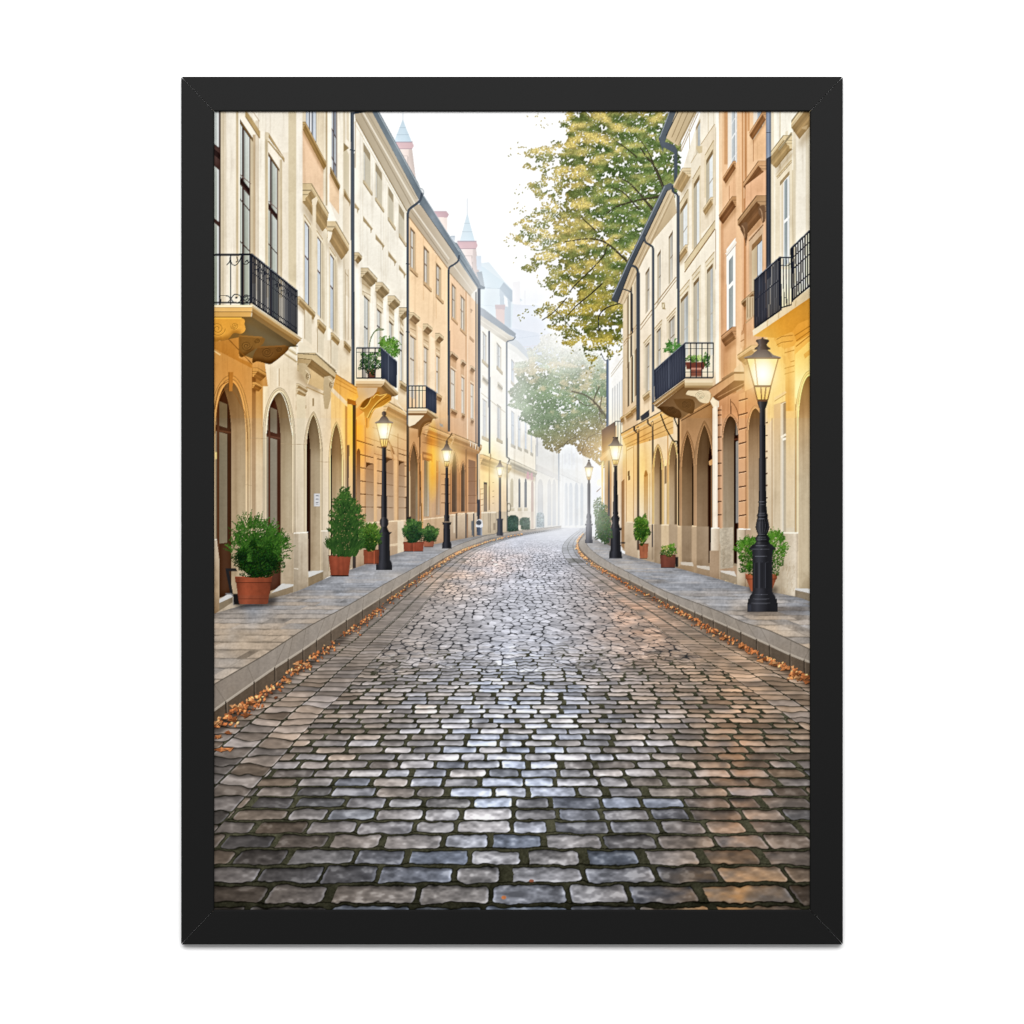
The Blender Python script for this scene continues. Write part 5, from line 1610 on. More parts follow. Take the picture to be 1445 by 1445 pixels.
B4 = part('balcony', H10, 'balcony with a red planter and a palm on the right side')
P([(966, 486), (1006, 486), (1006, 534), (967, 534)], (228, 216, 192), tex=.02, a=.35)
part('potted_palm', H10, 'green palm tuft above the dark balcony panel')
sprays(950, 494, 6, 6, 44, 10, (52, 104, 40), (120, 176, 84), 1.1, -math.pi*1.05, .25)
sprig(950, 493, 6, 6, 160, (46, 96, 38), (104, 160, 74), 1)
part('planter', H10, 'brown red flower box with pale green plants on the balcony')
P([(967, 511), (996, 511), (993, 521), (969, 521)], (120, 60, 46), tex=.05)
P([(974, 521), (991, 521), (991, 531), (974, 531)], (142, 80, 62), tex=.05)
P([(974, 519), (991, 519), (991, 521.4), (974, 521.4)], (196, 132, 110), tex=.04)
sprig(980, 506, 13, 5, 320, (60, 98, 38), (136, 178, 76), 1)
sprig(997, 508, 5, 10, 220, (46, 84, 34), (92, 140, 58), 1)
sprig(988, 505, 5, 4, 80, (150, 180, 90), (206, 222, 140), 1)
go(B4)
railing(((966.4, 484), (1006.8, 484)), ((967, 533), (1006, 533)), 5, 1.5, (48, 52, 62), B4, mid=(.16, .84), rail=1.9)
go(B4)
railing(((966.4, 484.4), (923, 523)), ((967, 533), (924.4, 564.4)), 26, 1, (58, 62, 76), B4, solid=.96, rail=1.8)
L([(966.4, 483.6), (923, 522.2)], .9, (128, 134, 144), a=.8)
L([(944, 504), (944, 548)], .8, (92, 98, 112), a=.7)
L([(944, 505), (924, 526)], .6, (96, 102, 116), a=.6)
go(B4)
for y0, y1, c, c2 in ((536.5, 540, (226, 206, 168), (176, 140, 88)), (540, 544, (206, 180, 134), (140, 102, 56)), (544, 547.6, (176, 142, 92), (118, 82, 44))):
    P([(965, y0), (1006, y0), (1005.6, y1), (965.6, y1)], c, tex=.03)
    P([(966, y0), (919+(y0-536)*.9, y0+33-(y0-536)*.2), (919+(y1-536)*.9, y1+32-(y1-536)*.2), (966.4, y1)], c2, tex=.03)
L([(966, 536.6), (919.6, 570)], .9, (92, 70, 48))
P([(966, 547), (1006, 547), (1003, 562), (960, 592), (956, 590), (942, 582), (928, 574)], ('h', [(928, (110, 76, 44)), (966, (128, 92, 52)), (1006, (166, 130, 88))]), tex=.04)
for pts, base in (([(971, 551), (1001, 552), (1001, 566), (996, 569), (988, 567), (981, 560), (973, 558), (968, 556)], (222, 202, 164)), ([(950, 563), (978, 564), (978, 583), (966, 581), (956, 574)], (106, 74, 40)), ([(927, 574), (946, 574), (960, 580), (960, 590), (945, 588), (934, 581)], (88, 60, 32))):
    part('bracket', B4)
    P(curve(pts+[pts[0]], 4), base, tex=.06)
    cx, cy = np.mean(pts, 0)
    for r in (6, 4, 2):
        L(ell(cx+3, cy-2, r, r*.8, 20), .8, sc(base, .76))
        L(ell(cx+3.5, cy-1.4, r, r*.8, 20), .5, sc(base, 1.16), a=.7)
go(H10)
# ---- orange house and the cream corner house on the right
H9 = part('pictured_house', None, 'terracotta orange house with brick quoins behind the near right lamp')
r2 = Face(724, 1)
r2.P([(1014.5, 150), (1084, 150), (1084, 836), (1014.5, 818)],
     ('v', [(154, (240, 198, 150)), (360, (234, 184, 138)), (480, (228, 172, 122)), (560, (214, 150, 96)), (650, (214, 156, 108)), (745, (206, 160, 118)), (836, (184, 152, 120))]), tex=.022)
for x0, x1, y0, y1, c in ((1014.5, 1019, 150, 560, (244, 210, 168)), (1022, 1027, 150, 232, (218, 164, 112)), (1039, 1047, 150, 560, (240, 194, 146)), (1047, 1049, 150, 300, (206, 146, 92)),
                          (1050.5, 1054, 150, 300, (206, 146, 92)), (1055, 1058, 150, 185, (216, 158, 104)), (1049.6, 1053, 280, 500, (206, 144, 92)), (1017, 1021, 300, 560, (224, 170, 122))):
    P([(x0, y0), (x1, y0), (x1, y1), (x0, y1)], c, tex=.02)
P([(1029, 262), (1038, 243), (1038, 280), (1029, 290)], (236, 186, 138), tex=.02)
L([(1029, 262), (1029, 292)], 1, (196, 138, 88))
P([(1063, 187), (1079, 158), (1081, 158), (1081, 224), (1063, 226)], (240, 192, 142), tex=.02)
L([(1063, 186), (1063, 228)], 1, (196, 138, 88))
r2.window(1040, 1027, 120, 228, 5, (232, 222, 206), (180, 150, 120), (226, 226, 224), [('h', [(1027, (176, 184, 186)), (1045, (206, 212, 214))])], 1.2, (.5,), (.3, .8), (.55,), parent=H9)
r2.ledge(1038.6, 1024, 227, 8, 4, (206, 154, 102), under=(146, 98, 58), steps=3)
r2.ledge(1039, 1020, 277, 11, 6, (196, 146, 96), under=(132, 86, 50), steps=3)
r2.window(1079, 1063, 110, 173, 5, (226, 214, 196), (176, 140, 104), (220, 216, 208), ('h', [(1063, (150, 160, 168)), (1080, (176, 186, 192))]), 1.2, (), (), (.5,), parent=H9)
r2.ledge(1081, 1062, 157, 9, 5, (208, 156, 104), under=(146, 98, 56), steps=3)
r2.ledge(1081, 1059, 227, 14, 11, (206, 156, 106), under=(138, 92, 54), steps=4)
P([(1052, 262), (1081, 240), (1081, 290), (1052, 320)], (232, 178, 132), tex=.02)
r2.ledge(1081.5, 1054, 275.5, 18, 14, (178, 136, 92), under=(122, 82, 48), steps=5)
part('bracket', H9)
for x, y in ((1046, 316), (1071, 292)):
    P(curve([(x-1, y), (x+8, y-2), (x+9, y+14), (x+7, y+28), (x+6.4, y+32), (x+5, y+22), (x+2, y+14), (x-1, y+8)]), (120, 86, 58), tex=.08)
    L(curve([(x+1, y+2), (x+4, y+8), (x+5, y+20)]), 1.2, (176, 136, 98))
go(H9)
P([(1056, 335), (1080, 312), (1080, 470), (1054, 440)], (226, 176, 130), tex=.02)
r2.P([(1077, 315), (1057, 337), (1057, 412), (1077, 412)], (206, 172, 134), tex=.02)
L([(1077, 317), (1057, 340)], 1.6, (150, 106, 68))
r2.window(1075.4, 1061, 330, 408, 7.5, ('h', [(1061, (206, 186, 150)), (1070, (190, 164, 126))]), (156, 116, 74), (70, 56, 56), ('h', [(1070, (186, 196, 204)), (1080, (196, 204, 210))]), 1.2, (), (), (), parent=H9)
r2.ledge(1066, 1050, 411, 7, 4, (186, 152, 108), under=(140, 100, 60), steps=3)
P([(1053, 420), (1064, 418), (1064, 446), (1053, 452)], (206, 180, 140), tex=.03)
for x in (1055, 1058.5, 1062):
    L([(x, 420), (x, 448)], .8, (160, 128, 90))
L([(1052, 456), (1065, 445)], 2, (196, 158, 112))
part('window', H9)
r2.P([(1038, 335), (1025, 352), (1025.6, 470), (1038, 462)], (244, 240, 232), tex=.02)
L([(1038.6, 341), (1024.6, 359)], 3, (236, 228, 214))
L([(1038.6, 345), (1025, 362)], .8, (176, 160, 140))
r2.P([(1034.4, 360), (1028.6, 368), (1028.6, 402), (1034.4, 396)], ('h', [(1028, (140, 148, 146)), (1035, (176, 184, 184))]), tex=.05)
r2.P([(1034.4, 402), (1028.6, 408), (1028.6, 468), (1034.4, 460)], ('h', [(1028, (150, 158, 156)), (1035, (176, 184, 182))]), tex=.05)
go(H9)
r2.ledge(1039, 1023.4, 461, 13, 6, (196, 142, 94), under=(140, 94, 56), steps=4)
tint([(1018, 480), (1030, 482), (1026, 530), (1020, 530)], (216, 196, 180), .6, soft=3)
for q in ([(1047, 466), (1046, 478)], [(1050, 456), (1046, 490)]):
    L(q, 1, (190, 132, 84))
P([(1045, 474), (1050, 470), (1050, 488), (1045, 490)], (232, 180, 130), tex=.02)
L([(1045, 482), (1050, 479)], 1.4, (176, 120, 76))
# cornice above its arches
P([(1036, 521), (1046, 512), (1050, 520), (1050, 528), (1036, 528)], (228, 190, 144), tex=.02)
r2.ledge(1050, 1034, 524.6, 15, 16, (206, 154, 104), under=(142, 94, 54), steps=5)
P([(1000, 549), (1036, 525), (1050, 525), (1050, 528), (1036, 528), (1000, 552)], (150, 108, 70), tex=.04)
P([(1000, 551), (1036, 528), (1036, 537), (1006, 560)], (206, 152, 100), tex=.03)
P([(1036, 527.4), (1050, 527.4), (1050, 537), (1036, 537)], (220, 172, 118), tex=.03)
P([(1006, 560), (1036, 537), (1050, 537), (1050, 545), (1014, 566), (1010, 564)], (140, 92, 52), tex=.04)
L([(1012, 561), (1050, 541)], 1, (190, 136, 86))
P([(1051, 500), (1066, 490), (1066, 545), (1051, 552)], (232, 176, 112), tex=.02)
r2.ledge(1072, 1052, 487, 13, 12, (216, 170, 112), under=(166, 118, 66), steps=4)
P([(1015, 566), (1050, 548), (1050, 580), (1020, 586)], (210, 148, 98), tex=.02)
L(curve([(1031, 566), (1036, 571), (1041, 582), (1043, 600)]), 1.1, (136, 88, 52))
L([(1031, 563), (1031.4, 588)], 1.2, (116, 74, 46))
JR = ('v', [(588, (92, 66, 40)), (640, (150, 122, 90)), (745, (176, 156, 126))])
arch_door(r2, 1042, 1020, 618, 587, 800, 15.5, JR, ((64, 36, 28), (120, 96, 78), (150, 150, 150), (118, 66, 44)), H9, (2.4, ('v', [(580, (206, 146, 96)), (745, (220, 170, 124))])), .1)
P([(1020, 745), (1034.5, 744), (1034.5, 801), (1016, 803), (1015.6, 745)], ('h', [(1015, (204, 188, 160)), (1034, (186, 170, 144))]), tex=.16)
for _ in range(60):
    x, y = RNG.uniform(1017, 1033), RNG.uniform(748, 800)
    L([(x, y), (x+2.2, y-1.4)], .6, (150, 132, 106), a=.35, own=False)
Q = part('quoins', H9)
P([(1042.4, 556), (1055, 552), (1055, 746), (1042.4, 746)], ('h', [(1042, (216, 156, 104)), (1051, (226, 166, 110)), (1052, (196, 132, 80)), (1055, (222, 160, 106))]), tex=.03)
for k in range(9):
    y = 563+20.3*k
    L([(1042.4, y+2.6), (1055, y-.8 if k < 4 else y+.6)], 1.9, (110, 68, 42))
    L([(1042.4, y+4.2), (1055, y+.8 if k < 4 else y+2)], .8, (246, 196, 144), a=.7)
part('quoins', H9)
P([(1013, 575), (1018.4, 572), (1018.4, 746), (1013, 745)], ('h', [(1013, (176, 116, 72)), (1018, (226, 170, 122))]), tex=.03)
for y in (579, 586, 600, 617, 636, 654, 671.5, 690, 708, 726.5):
    L([(1012.6, y), (1017.8, y-.4)], 1.8, (92, 58, 38))
go(H9)
arch_door(r2, 1076, 1056, 608, 576, 815, 40, ('v', [(576, (120, 88, 54)), (640, (168, 134, 96)), (745, (196, 168, 132))]), ((140, 112, 84),)*4, H9, (3, (226, 166, 106)), .1, panel=False)
P([(1003.6, 745), (1015.6, 745), (1015.6, 818), (1002.4, 815)], ('h', [(1003, (226, 210, 184)), (1012, (206, 184, 154)), (1016, (190, 166, 134))]), tex=.05)
L([(1004, 745.4), (1015, 745.2)], 1.8, (248, 240, 222))
P([(1001.6, 777), (1014.4, 777), (1014.4, 817), (1001.6, 815)], (178, 146, 112), tex=.05)
P([(1040, 746), (1052.6, 746), (1052.6, 828), (1040, 825)], ('h', [(1040, (214, 196, 166)), (1050, (196, 172, 140)), (1053, (150, 124, 96))]), tex=.04)
L([(1042, 746.4), (1059, 747)], 1.8, (250, 242, 226))
P([(1052.6, 747), (1060, 748), (1060, 830), (1052.6, 828)], (190, 160, 126), tex=.04)
part('doorstep', H9)
P([(1016, 805), (1036, 806), (1040, 815), (1018, 808)], (208, 200, 188), tex=.04)
P([(1016, 807), (1040, 814), (1040, 826), (1017, 817)], (170, 148, 118), tex=.12)
go(H9)
for x, y in ((1012, 817), (1016, 818), (1024, 819.6), (1027, 821), (1037, 824)):
    P(ell(x, y, 1.4, .9, 8), (226, 196, 140), tex=0, own=False)

H8 = part('pictured_house', None, 'cream corner house with the iron balcony glowing at the right edge')
r1 = Face(700, 1)
r1.P([(1081, 150), (1146, 150), (1146, 850), (1100, 838), (1076, 832), (1076, 480), (1083, 476)],
     ('v', [(154, (243, 238, 222)), (400, (238, 228, 206)), (480, (240, 206, 140)), (560, (244, 214, 160)), (680, (226, 204, 168)), (760, (212, 194, 162)), (850, (180, 160, 130))]), tex=.022)
for x0, x1, y0, y1, c in ((1088, 1092, 150, 380, (228, 214, 184)), (1100, 1101.4, 150, 240, (222, 206, 172)), (1119, 1123, 170, 400, (224, 210, 180)), (1123, 1137, 150, 400, (240, 232, 214)), (1137, 1143, 178, 400, (228, 216, 190)), (1094, 1096, 245, 380, (214, 196, 160)), (1116, 1119, 240, 400, (214, 196, 158))):
    P([(x0, y0), (x1, y0), (x1, y1), (x0, y1)], c, tex=.02)
r1.ledge(1150, 1128, 142, 22, 12, (214, 190, 144), under=(164, 132, 84), steps=4)
P([(1131, 180), (1140, 176), (1138, 183), (1132, 182)], (190, 160, 112), tex=.03)
P([(1108, 186), (1112, 184), (1112, 191), (1108, 191)], (232, 220, 190), tex=0)
r1.P([(1118, 215), (1094, 246), (1094, 380), (1118, 380)], (232, 218, 188), tex=.02)
L([(1117, 226), (1096, 250)], 2.2, (206, 182, 136))
L([(1117, 229), (1097, 252)], .8, (166, 134, 86))
r1.window(1114, 1100.4, 241, 370, 5, ('h', [(1100, (240, 232, 214)), (1106, (216, 198, 164))]), (176, 150, 108), (238, 238, 234), [('h', [(1104, (148, 160, 160)), (1116, (176, 188, 190))])], 1.6, (.46,), (), (.5,), parent=H8)
r1.ledge(1118, 1095, 190.6, 15, 12.5, (216, 194, 148), under=(170, 140, 90), steps=5)
L([(1118, 211), (1112, 214), (1097, 235)], 1, (150, 118, 70))
part('drainpipe', H8)
P([(1081.2, 150), (1088, 150), (1088, 224), (1081.2, 232)], ('h', [(1081, (104, 118, 140)), (1084, (150, 164, 184)), (1088, (100, 112, 132))]), tex=.04)
P([(1081.2, 224), (1088, 220), (1088, 390), (1081.2, 396)], ('h', [(1081, (48, 52, 62)), (1084.4, (78, 84, 96)), (1088, (46, 50, 60))]), tex=.04)
L([(1081, 187), (1088, 187)], 1.4, (70, 80, 98))
go(H8)
r1.ledge(1118, 1100, 187, 2, 2, (216, 194, 148), steps=2)
# glow wall under the balcony
P([(1083, 476), (1146, 440), (1146, 620), (1128, 640), (1083, 600)], ('v', [(440, (236, 170, 60)), (500, (244, 190, 90)), (560, (250, 216, 140)), (640, (244, 214, 160))]), tex=.02)
P([(1092, 476), (1146, 445), (1146, 470), (1122, 484), (1098, 490)], (228, 158, 50), tex=.03)
for d in (0, 7, 13):
    L([(1118+d*.4, 476+d), (1146, 458+d)], 1.3, (186, 124, 34))
P([(1093, 476), (1113, 467), (1120, 470), (1124, 482), (1118, 492), (1108, 494), (1092, 480)], (234, 170, 66), tex=.03)
for a, b in ((470, 467.6), (476, 474), (484, 482)):
    L([(1096, a+3), (1103, a-1), (1119, b-1)], 1, (170, 112, 34))
P([(1108, 492), (1121, 488), (1121, 745), (1108, 745)], ('h', [(1108, (244, 190, 96)), (1113, (232, 170, 76)), (1121, (248, 204, 116))]), tex=.02)
P([(1108, 580), (1121, 580), (1121, 752), (1108, 752)], ('v', [(580, (244, 204, 130)), (680, (228, 204, 164)), (752, (222, 206, 176))]), tex=.02, a=.9)
for y, c in ((497, (190, 130, 44)), (512, (200, 140, 52)), (519, (200, 140, 52)), (527, (206, 150, 64))):
    L([(1107, y+1), (1121, y-3)], 1.2, c)
P([(1103, 500), (1112, 505), (1116, 512), (1112, 518), (1106, 512)], (238, 180, 84), tex=.02)
P([(1122, 500), (1146, 478), (1146, 545), (1130, 570), (1122, 560)], ('v', [(478, (250, 206, 100)), (545, (255, 236, 170))]), tex=.02)
r1.P([(1134, 500), (1146, 490), (1146, 498), (1136, 506)], (240, 186, 84), tex=.02)
arch_door(r1, 1160, 1127, 590, 530, 848, 30, ('v', [(540, (150, 108, 56)), (575, (196, 158, 108)), (680, (206, 184, 146)), (840, (206, 186, 150))]), ((140, 110, 80),)*4, H8, (5.5, ('v', [(530, (255, 220, 130)), (620, (244, 206, 140)), (752, (222, 200, 162))])), 0, panel=False)
for x, c, w in ((1122.5, (206, 156, 84), .9), (1125.4, (255, 232, 176), 1.1)):
    L([(x, 570), (x, 751)], w, c)
r1.P([(1108, 566), (1092, 571), (1092, 752), (1108, 752)], ('v', [(560, (226, 190, 136)), (752, (214, 194, 160))]), tex=.02)
L([(1109, 553), (1093, 563)], 3, (238, 206, 152))
L([(1109, 556), (1093, 566)], 1, (190, 146, 88))
r1.window(1109, 1101.6, 566, 752, 2.4, ('h', [(1101, (232, 218, 192)), (1105, (214, 194, 160))]), (186, 146, 90), (238, 230, 214), ('v', [(566, (160, 132, 96)), (640, (190, 172, 140)), (752, (196, 180, 150))]), 1.2, (.28,), (), (), parent=H8)
L([(1102, 617), (1109, 613)], 3, (240, 230, 210))
for y in (596.5, 614.6, 637, 646, 668.4, 685, 702.6):
    L([(1081, y), (1083.6, y-.3)], 2, (110, 70, 44), own=False)
P([(1083, 600), (1091, 590), (1091, 835), (1083, 832)], ('v', [(590, (240, 214, 172)), (835, (196, 174, 140))]), tex=.02)
L([(1089.4, 590), (1089.6, 770)], 1, (186, 150, 104))
P([(1102, 751.5), (1126.6, 751.5), (1125.4, 842), (1104, 838)], ('h', [(1102, (190, 170, 140)), (1110, (206, 188, 158)), (1122, (226, 210, 184)), (1126, (196, 176, 146))]), tex=.06)
for _ in range(26):
    x, y = RNG.uniform(1106, 1122), RNG.uniform(790, 832)
    L([(x, y), (x-1.2, y+6)], .8, (186, 156, 116), a=.4, own=False)
L([(1103, 752.2), (1126.6, 752.2)], 2, (250, 240, 220))
part('doorstep', H8)
P([(1122, 830), (1146, 831), (1146, 838), (1122, 833)], (206, 204, 200), tex=.04)
P([(1122, 832.5), (1146, 838), (1146, 851), (1122, 843)], (150, 132, 106), tex=.1)
go(H8)
B6 = part('balcony', H8, 'black iron balcony over the orange lit soffit at the right edge')
P([(1062, 466), (1146, 404), (1146, 419), (1063, 475)], ('h', [(1062, (236, 220, 186)), (1146, (206, 184, 144))]), tex=.06)
P([(1063, 474.4), (1146, 418), (1146, 448), (1126, 457), (1118, 468), (1096, 477)], ('h', [(1063, (240, 176, 66)), (1100, (226, 156, 44)), (1146, (206, 140, 40))]), tex=.05)
for x in (1082, 1098, 1122):
    P([(x, 454-(x-1080)*.7), (x+2, 452-(x-1080)*.7), (x+1.4, 462-(x-1080)*.7), (x, 462-(x-1080)*.7)], (190, 160, 110), a=.6, tex=0)
IR2 = (44, 47, 58)
P([(1064.5, 396), (1100, 363.4), (1101, 438), (1064.5, 463)], (58, 62, 76), a=.55, tex=.04, own=False)
P([(1064.5, 396), (1080, 382), (1081, 452), (1064.5, 463)], (56, 60, 74), a=.7, tex=.04, own=False)
railing(((1100.6, 363), (1064.5, 395.6)), ((1101, 437.6), (1064.8, 463)), 17, 1.5, IR2, B6, mid=(.42,), rail=2.4)
L([(1100.8, 362), (1101.4, 438)], 3.2, IR2)
railing(((1101, 363.4), (1117, 363.4)), ((1103, 434), (1117, 430)), 4, 1.4, IR2, B6, rail=2.2)
L([(1101.6, 374.5), (1112, 375), (1117, 371)], 1, IR2)
railing(((1146, 322.5), (1116, 351)), ((1146, 400.6), (1118, 424)), 9, 2, IR2, B6, mid=(.2, .42, .78), rail=2.6)
L([(1117, 350), (1118, 426)], 3, IR2)
L(curve([(1106, 420), (1110, 421), (1110.6, 431)]), 1.2, IR2)
L([(1146, 321.6), (1116, 350)], .8, (128, 134, 146), a=.8)
L([(1100.6, 362), (1064.5, 394.6)], .8, (128, 134, 146), a=.8)
go(H8)


# ---- weathering and tone of the printed house fronts
def clarity(y0, y1, r, amt):
    """local contrast: mouldings and recesses read deeper, as in the photograph that was printed"""
    a, b = int((y0-Y0)*SS), int((y1-Y0)*SS)
    R = IMG[a:b]
    l = R.mean(-1)
    d = l-blur(l, int(r*SS))
    R += (np.clip(d, -.25, .12)*amt)[..., None]
    np.clip(R, 0, 1, out=R)


def grade(y0, y1, sat, who=None):
    a, b = int((y0-Y0)*SS), int((y1-Y0)*SS)
    R = IMG[a:b]
    l = (R*np.array((.3, .56, .14), np.float32)).sum(-1, keepdims=True)
    w = np.isin(IDS[a:b], who)[..., None] if who is not None else 1.
    R += (l+(R-l)*sat-R)*w


HOUSE = [i for i, p_ in enumerate(PARTS) if p_[0] == 'pictured_house' or (p_[1] is not None and PARTS[p_[1]][0] == 'pictured_house')]
grade(155, 880, .90, HOUSE)
grade(590, 880, .88, HOUSE)
a_, b_ = 0, int((880-Y0)*SS)
rain = noise(3.2, 70, 61, 3)[a_:b_]
patch = noise(22, 26, 62, 4)[a_:b_]
speck = noise(1.8, 1.8, 63, 1)[a_:b_]
wm = np.isin(IDS[a_:b_], [i for i in HOUSE if PARTS[i][1] is None])[..., None]
dirt = np.clip(rain-.2, 0, 1)*.07+np.clip(patch-.15, 0, 1)*.05+speck*.007
base = np.clip((YY[a_:b_]-745)/70, 0, 1)*np.clip(patch+.5, 0, 1)*.10
IMG[a_:b_] *= 1-wm*(dirt+base)[..., None]*np.array((.85, 1., 1.2), np.float32)
clarity(155, 880, 6, .26)
# ---------------- pavements, kerbs, cobbles
VPX, HOR = 708., 722.


def px(p, n=6):
    return [tuple(q) for q in curve(p, n)]


LK_ROAD = [(290, 1038), (302, 1025), (332, 1002), (365, 981), (405, 951), (449.5, 920), (511.5, 875.5), (560, 838), (606, 805), (640, 783), (670.5, 770), (716, 757.5), (792, 745)]
LK_TOP = [(290, 1012), (302, 1002), (358.6, 962), (387.5, 942), (427, 916.5), (467, 888.8), (511.5, 860), (560, 829), (606, 799), (640, 779), (670, 766.6), (701, 756.7), (792, 743.6)]
LK_IN = [(290, 975), (302, 966), (374, 924), (431.7, 886.6), (485, 858), (540, 826), (575, 807), (606, 790), (640, 772), (670, 761), (701, 753.2), (792, 742.6)]
L_WALL = [(290, 870), (302, 866), (350, 852), (414, 836), (463, 815), (500, 802), (577, 776), (640, 763), (680, 755.5), (752, 746.5), (792, 742)]
RK_ROAD = [(1155, 963), (1143, 957.5), (1114.6, 943), (1061.5, 917.6), (1003.9, 886.6), (977, 872), (955, 860), (900, 832), (860, 809), (838, 795.5), (822.7, 783), (815.6, 770), (819.7, 758), (829, 748)]
RK_TOP = [(1155, 939), (1143, 934), (1114.6, 923), (1085.8, 909.8), (1026, 883), (990.6, 867.7), (958, 853), (906, 827), (857.7, 803), (838, 791), (822.7, 777.5), (817.4, 766), (824.7, 757), (832, 748)]
RK_IN = [(1155, 921), (1142, 916), (1087.5, 890.7), (1048, 878), (1012, 862), (940, 835), (900, 815), (860, 794), (838, 779), (829, 770), (828, 764), (834, 757)]
R_WALL = [(1155, 852), (1142.5, 848.5), (1121.8, 842), (1048, 826.9), (1017, 817.9), (979.6, 808), (956, 801.7), (905, 789), (880, 781), (860, 770), (846, 764), (838, 757)]


def hash2(a, b, s):
    v = np.sin(a*127.1+b*311.7+s*74.7)*43758.5453
    return v-np.floor(v)


def ground_window(pts):
    m, x0, x1, y0, y1 = poly_mask(pts)
    X = np.broadcast_to(XX[:, x0:x1], m.shape)
    Y = np.broadcast_to(YY[y0:y1], m.shape)
    return m, x0, x1, y0, y1, X, Y


def stones(u, v, W, joint_px, su, sv, seed, jit_u=.28, stagger=True, round_=.2):
    """running-bond stones: u, v in stone units; su, sv = print units per stone unit.
    returns (inside amount 0..1, row id, column id, u in stone, v in stone, distance to edge)"""
    r = np.floor(v)
    fv = v-r
    off = hash2(r, 0*r, seed)*7 if stagger else 0
    uu = u/W+off
    c = np.floor(uu)
    b0 = c+(hash2(r, c, seed+1)-.5)*jit_u*2
    c = np.where(uu < b0, c-1, c)
    b0 = c+(hash2(r, c, seed+1)-.5)*jit_u*2
    b1 = c+1+(hash2(r, c+1, seed+1)-.5)*jit_u*2
    q = (uu-b0)/(b1-b0)
    dl, dr = (uu-b0)*W*su, (b1-uu)*W*su
    h0 = (hash2(r, c, seed+2)-.5)*.16
    dt, db = (fv-.02-.06*hash2(r, c, seed+3))*sv, (1-fv-.02-.06*hash2(r, c, seed+4))*sv
    return r, c, q, fv, dl, dr, dt, db


# left pavement
def pavement(pts, wall, house_side, seed):
    m, x0, x1, y0, y1, X, Y = ground_window(pts)
    d = Y-HOR
    D = 1000/d
    U = (X-VPX)/d
    wob = N_MED[y0:y1, x0:x1]
    v = (D+.004*wob*D)/.30+U*.06
    su, sv = d, d*d/1000*.30
    r, c, q, fv, dl, dr, dt, db = stones(U+.0, v, .62, 1, su, sv, seed, .34)
    e = np.minimum(np.minimum(dl, dr), np.minimum(dt, db))
    j = np.clip(e/np.clip(d*.0046, .3, .9), 0, 1)
    tone = hash2(r, c, seed+9)
    tone2 = hash2(r, c, seed+12)
    warm = np.array((188, 168, 146))
    cool = np.array((162, 164, 170))
    k = np.clip(tone*.5+.4*N_SOFT[y0:y1, x0:x1]+np.clip((Y-845)/90, -.3, .55), 0, 1)[..., None]
    col = cool*(1-k)+warm*k
    col = col*(.92+.15*tone2[..., None])*(1+.06*N_STONE[y0:y1, x0:x1, None]+.05*N_FINE[y0:y1, x0:x1, None])
    far = np.clip((800-Y)/50, 0, 1)[..., None]
    col = col*(1-far*.45)+np.array((206, 202, 198))*far*.45
    joint = col*.5
    fade = np.clip((Y-770)/90, .1, 1)[..., None]
    col = col+(joint-col)*((1-j)[..., None]*fade*.45*np.clip(.75+.9*N_MED[y0:y1, x0:x1], .1, 1.2)[..., None])
    lit = np.clip(dt-1, 0, 1)[..., None]
    col = col*(1-.12*np.clip(N_STREAK[y0:y1, x0:x1]*0+noise(40, 7, seed+80, 3)[y0:y1, x0:x1], 0, 1)[..., None])
    IMG[y0:y1, x0:x1][m] = (col/255.)[m]
    IDS[y0:y1, x0:x1][m] = CUR


PAV_L = part('pictured_pavement', None, 'left pavement of grey and tan slabs')
pavement(px(L_WALL)+px(LK_IN)[::-1], L_WALL, -1, 3)
PAV_R = part('pictured_pavement', None, 'right pavement of grey and tan slabs')
pavement(px(R_WALL)+px(RK_IN)[::-1], R_WALL, 1, 5)
# contact shade along the house feet
go(PAV_L)
tint([(x, y-3) for x, y in px(L_WALL)]+[(x, y+5) for x, y in px(L_WALL)][::-1], (130, 124, 118), .45, soft=3, clip=px(L_WALL)+px(LK_IN)[::-1])
glow(330, 905, 90, 40, (226, 170, 110), .18)
glow(560, 812, 70, 16, (255, 206, 140), .35)
glow(640, 775, 50, 10, (255, 214, 160), .3)
P([(690, 752), (792, 742), (792, 746), (690, 762)], (214, 214, 214), a=.35, soft=3, own=False, clip=px(L_WALL)+px(LK_IN)[::-1])
go(PAV_R)
tint([(x, y-2) for x, y in px(R_WALL)]+[(x, y+4) for x, y in px(R_WALL)][::-1], (130, 124, 118), .45, soft=3, clip=px(R_WALL)+px(RK_IN)[::-1])
glow(880, 800, 60, 16, (255, 206, 140), .3)
glow(1110, 890, 60, 30, (236, 176, 120), .2)


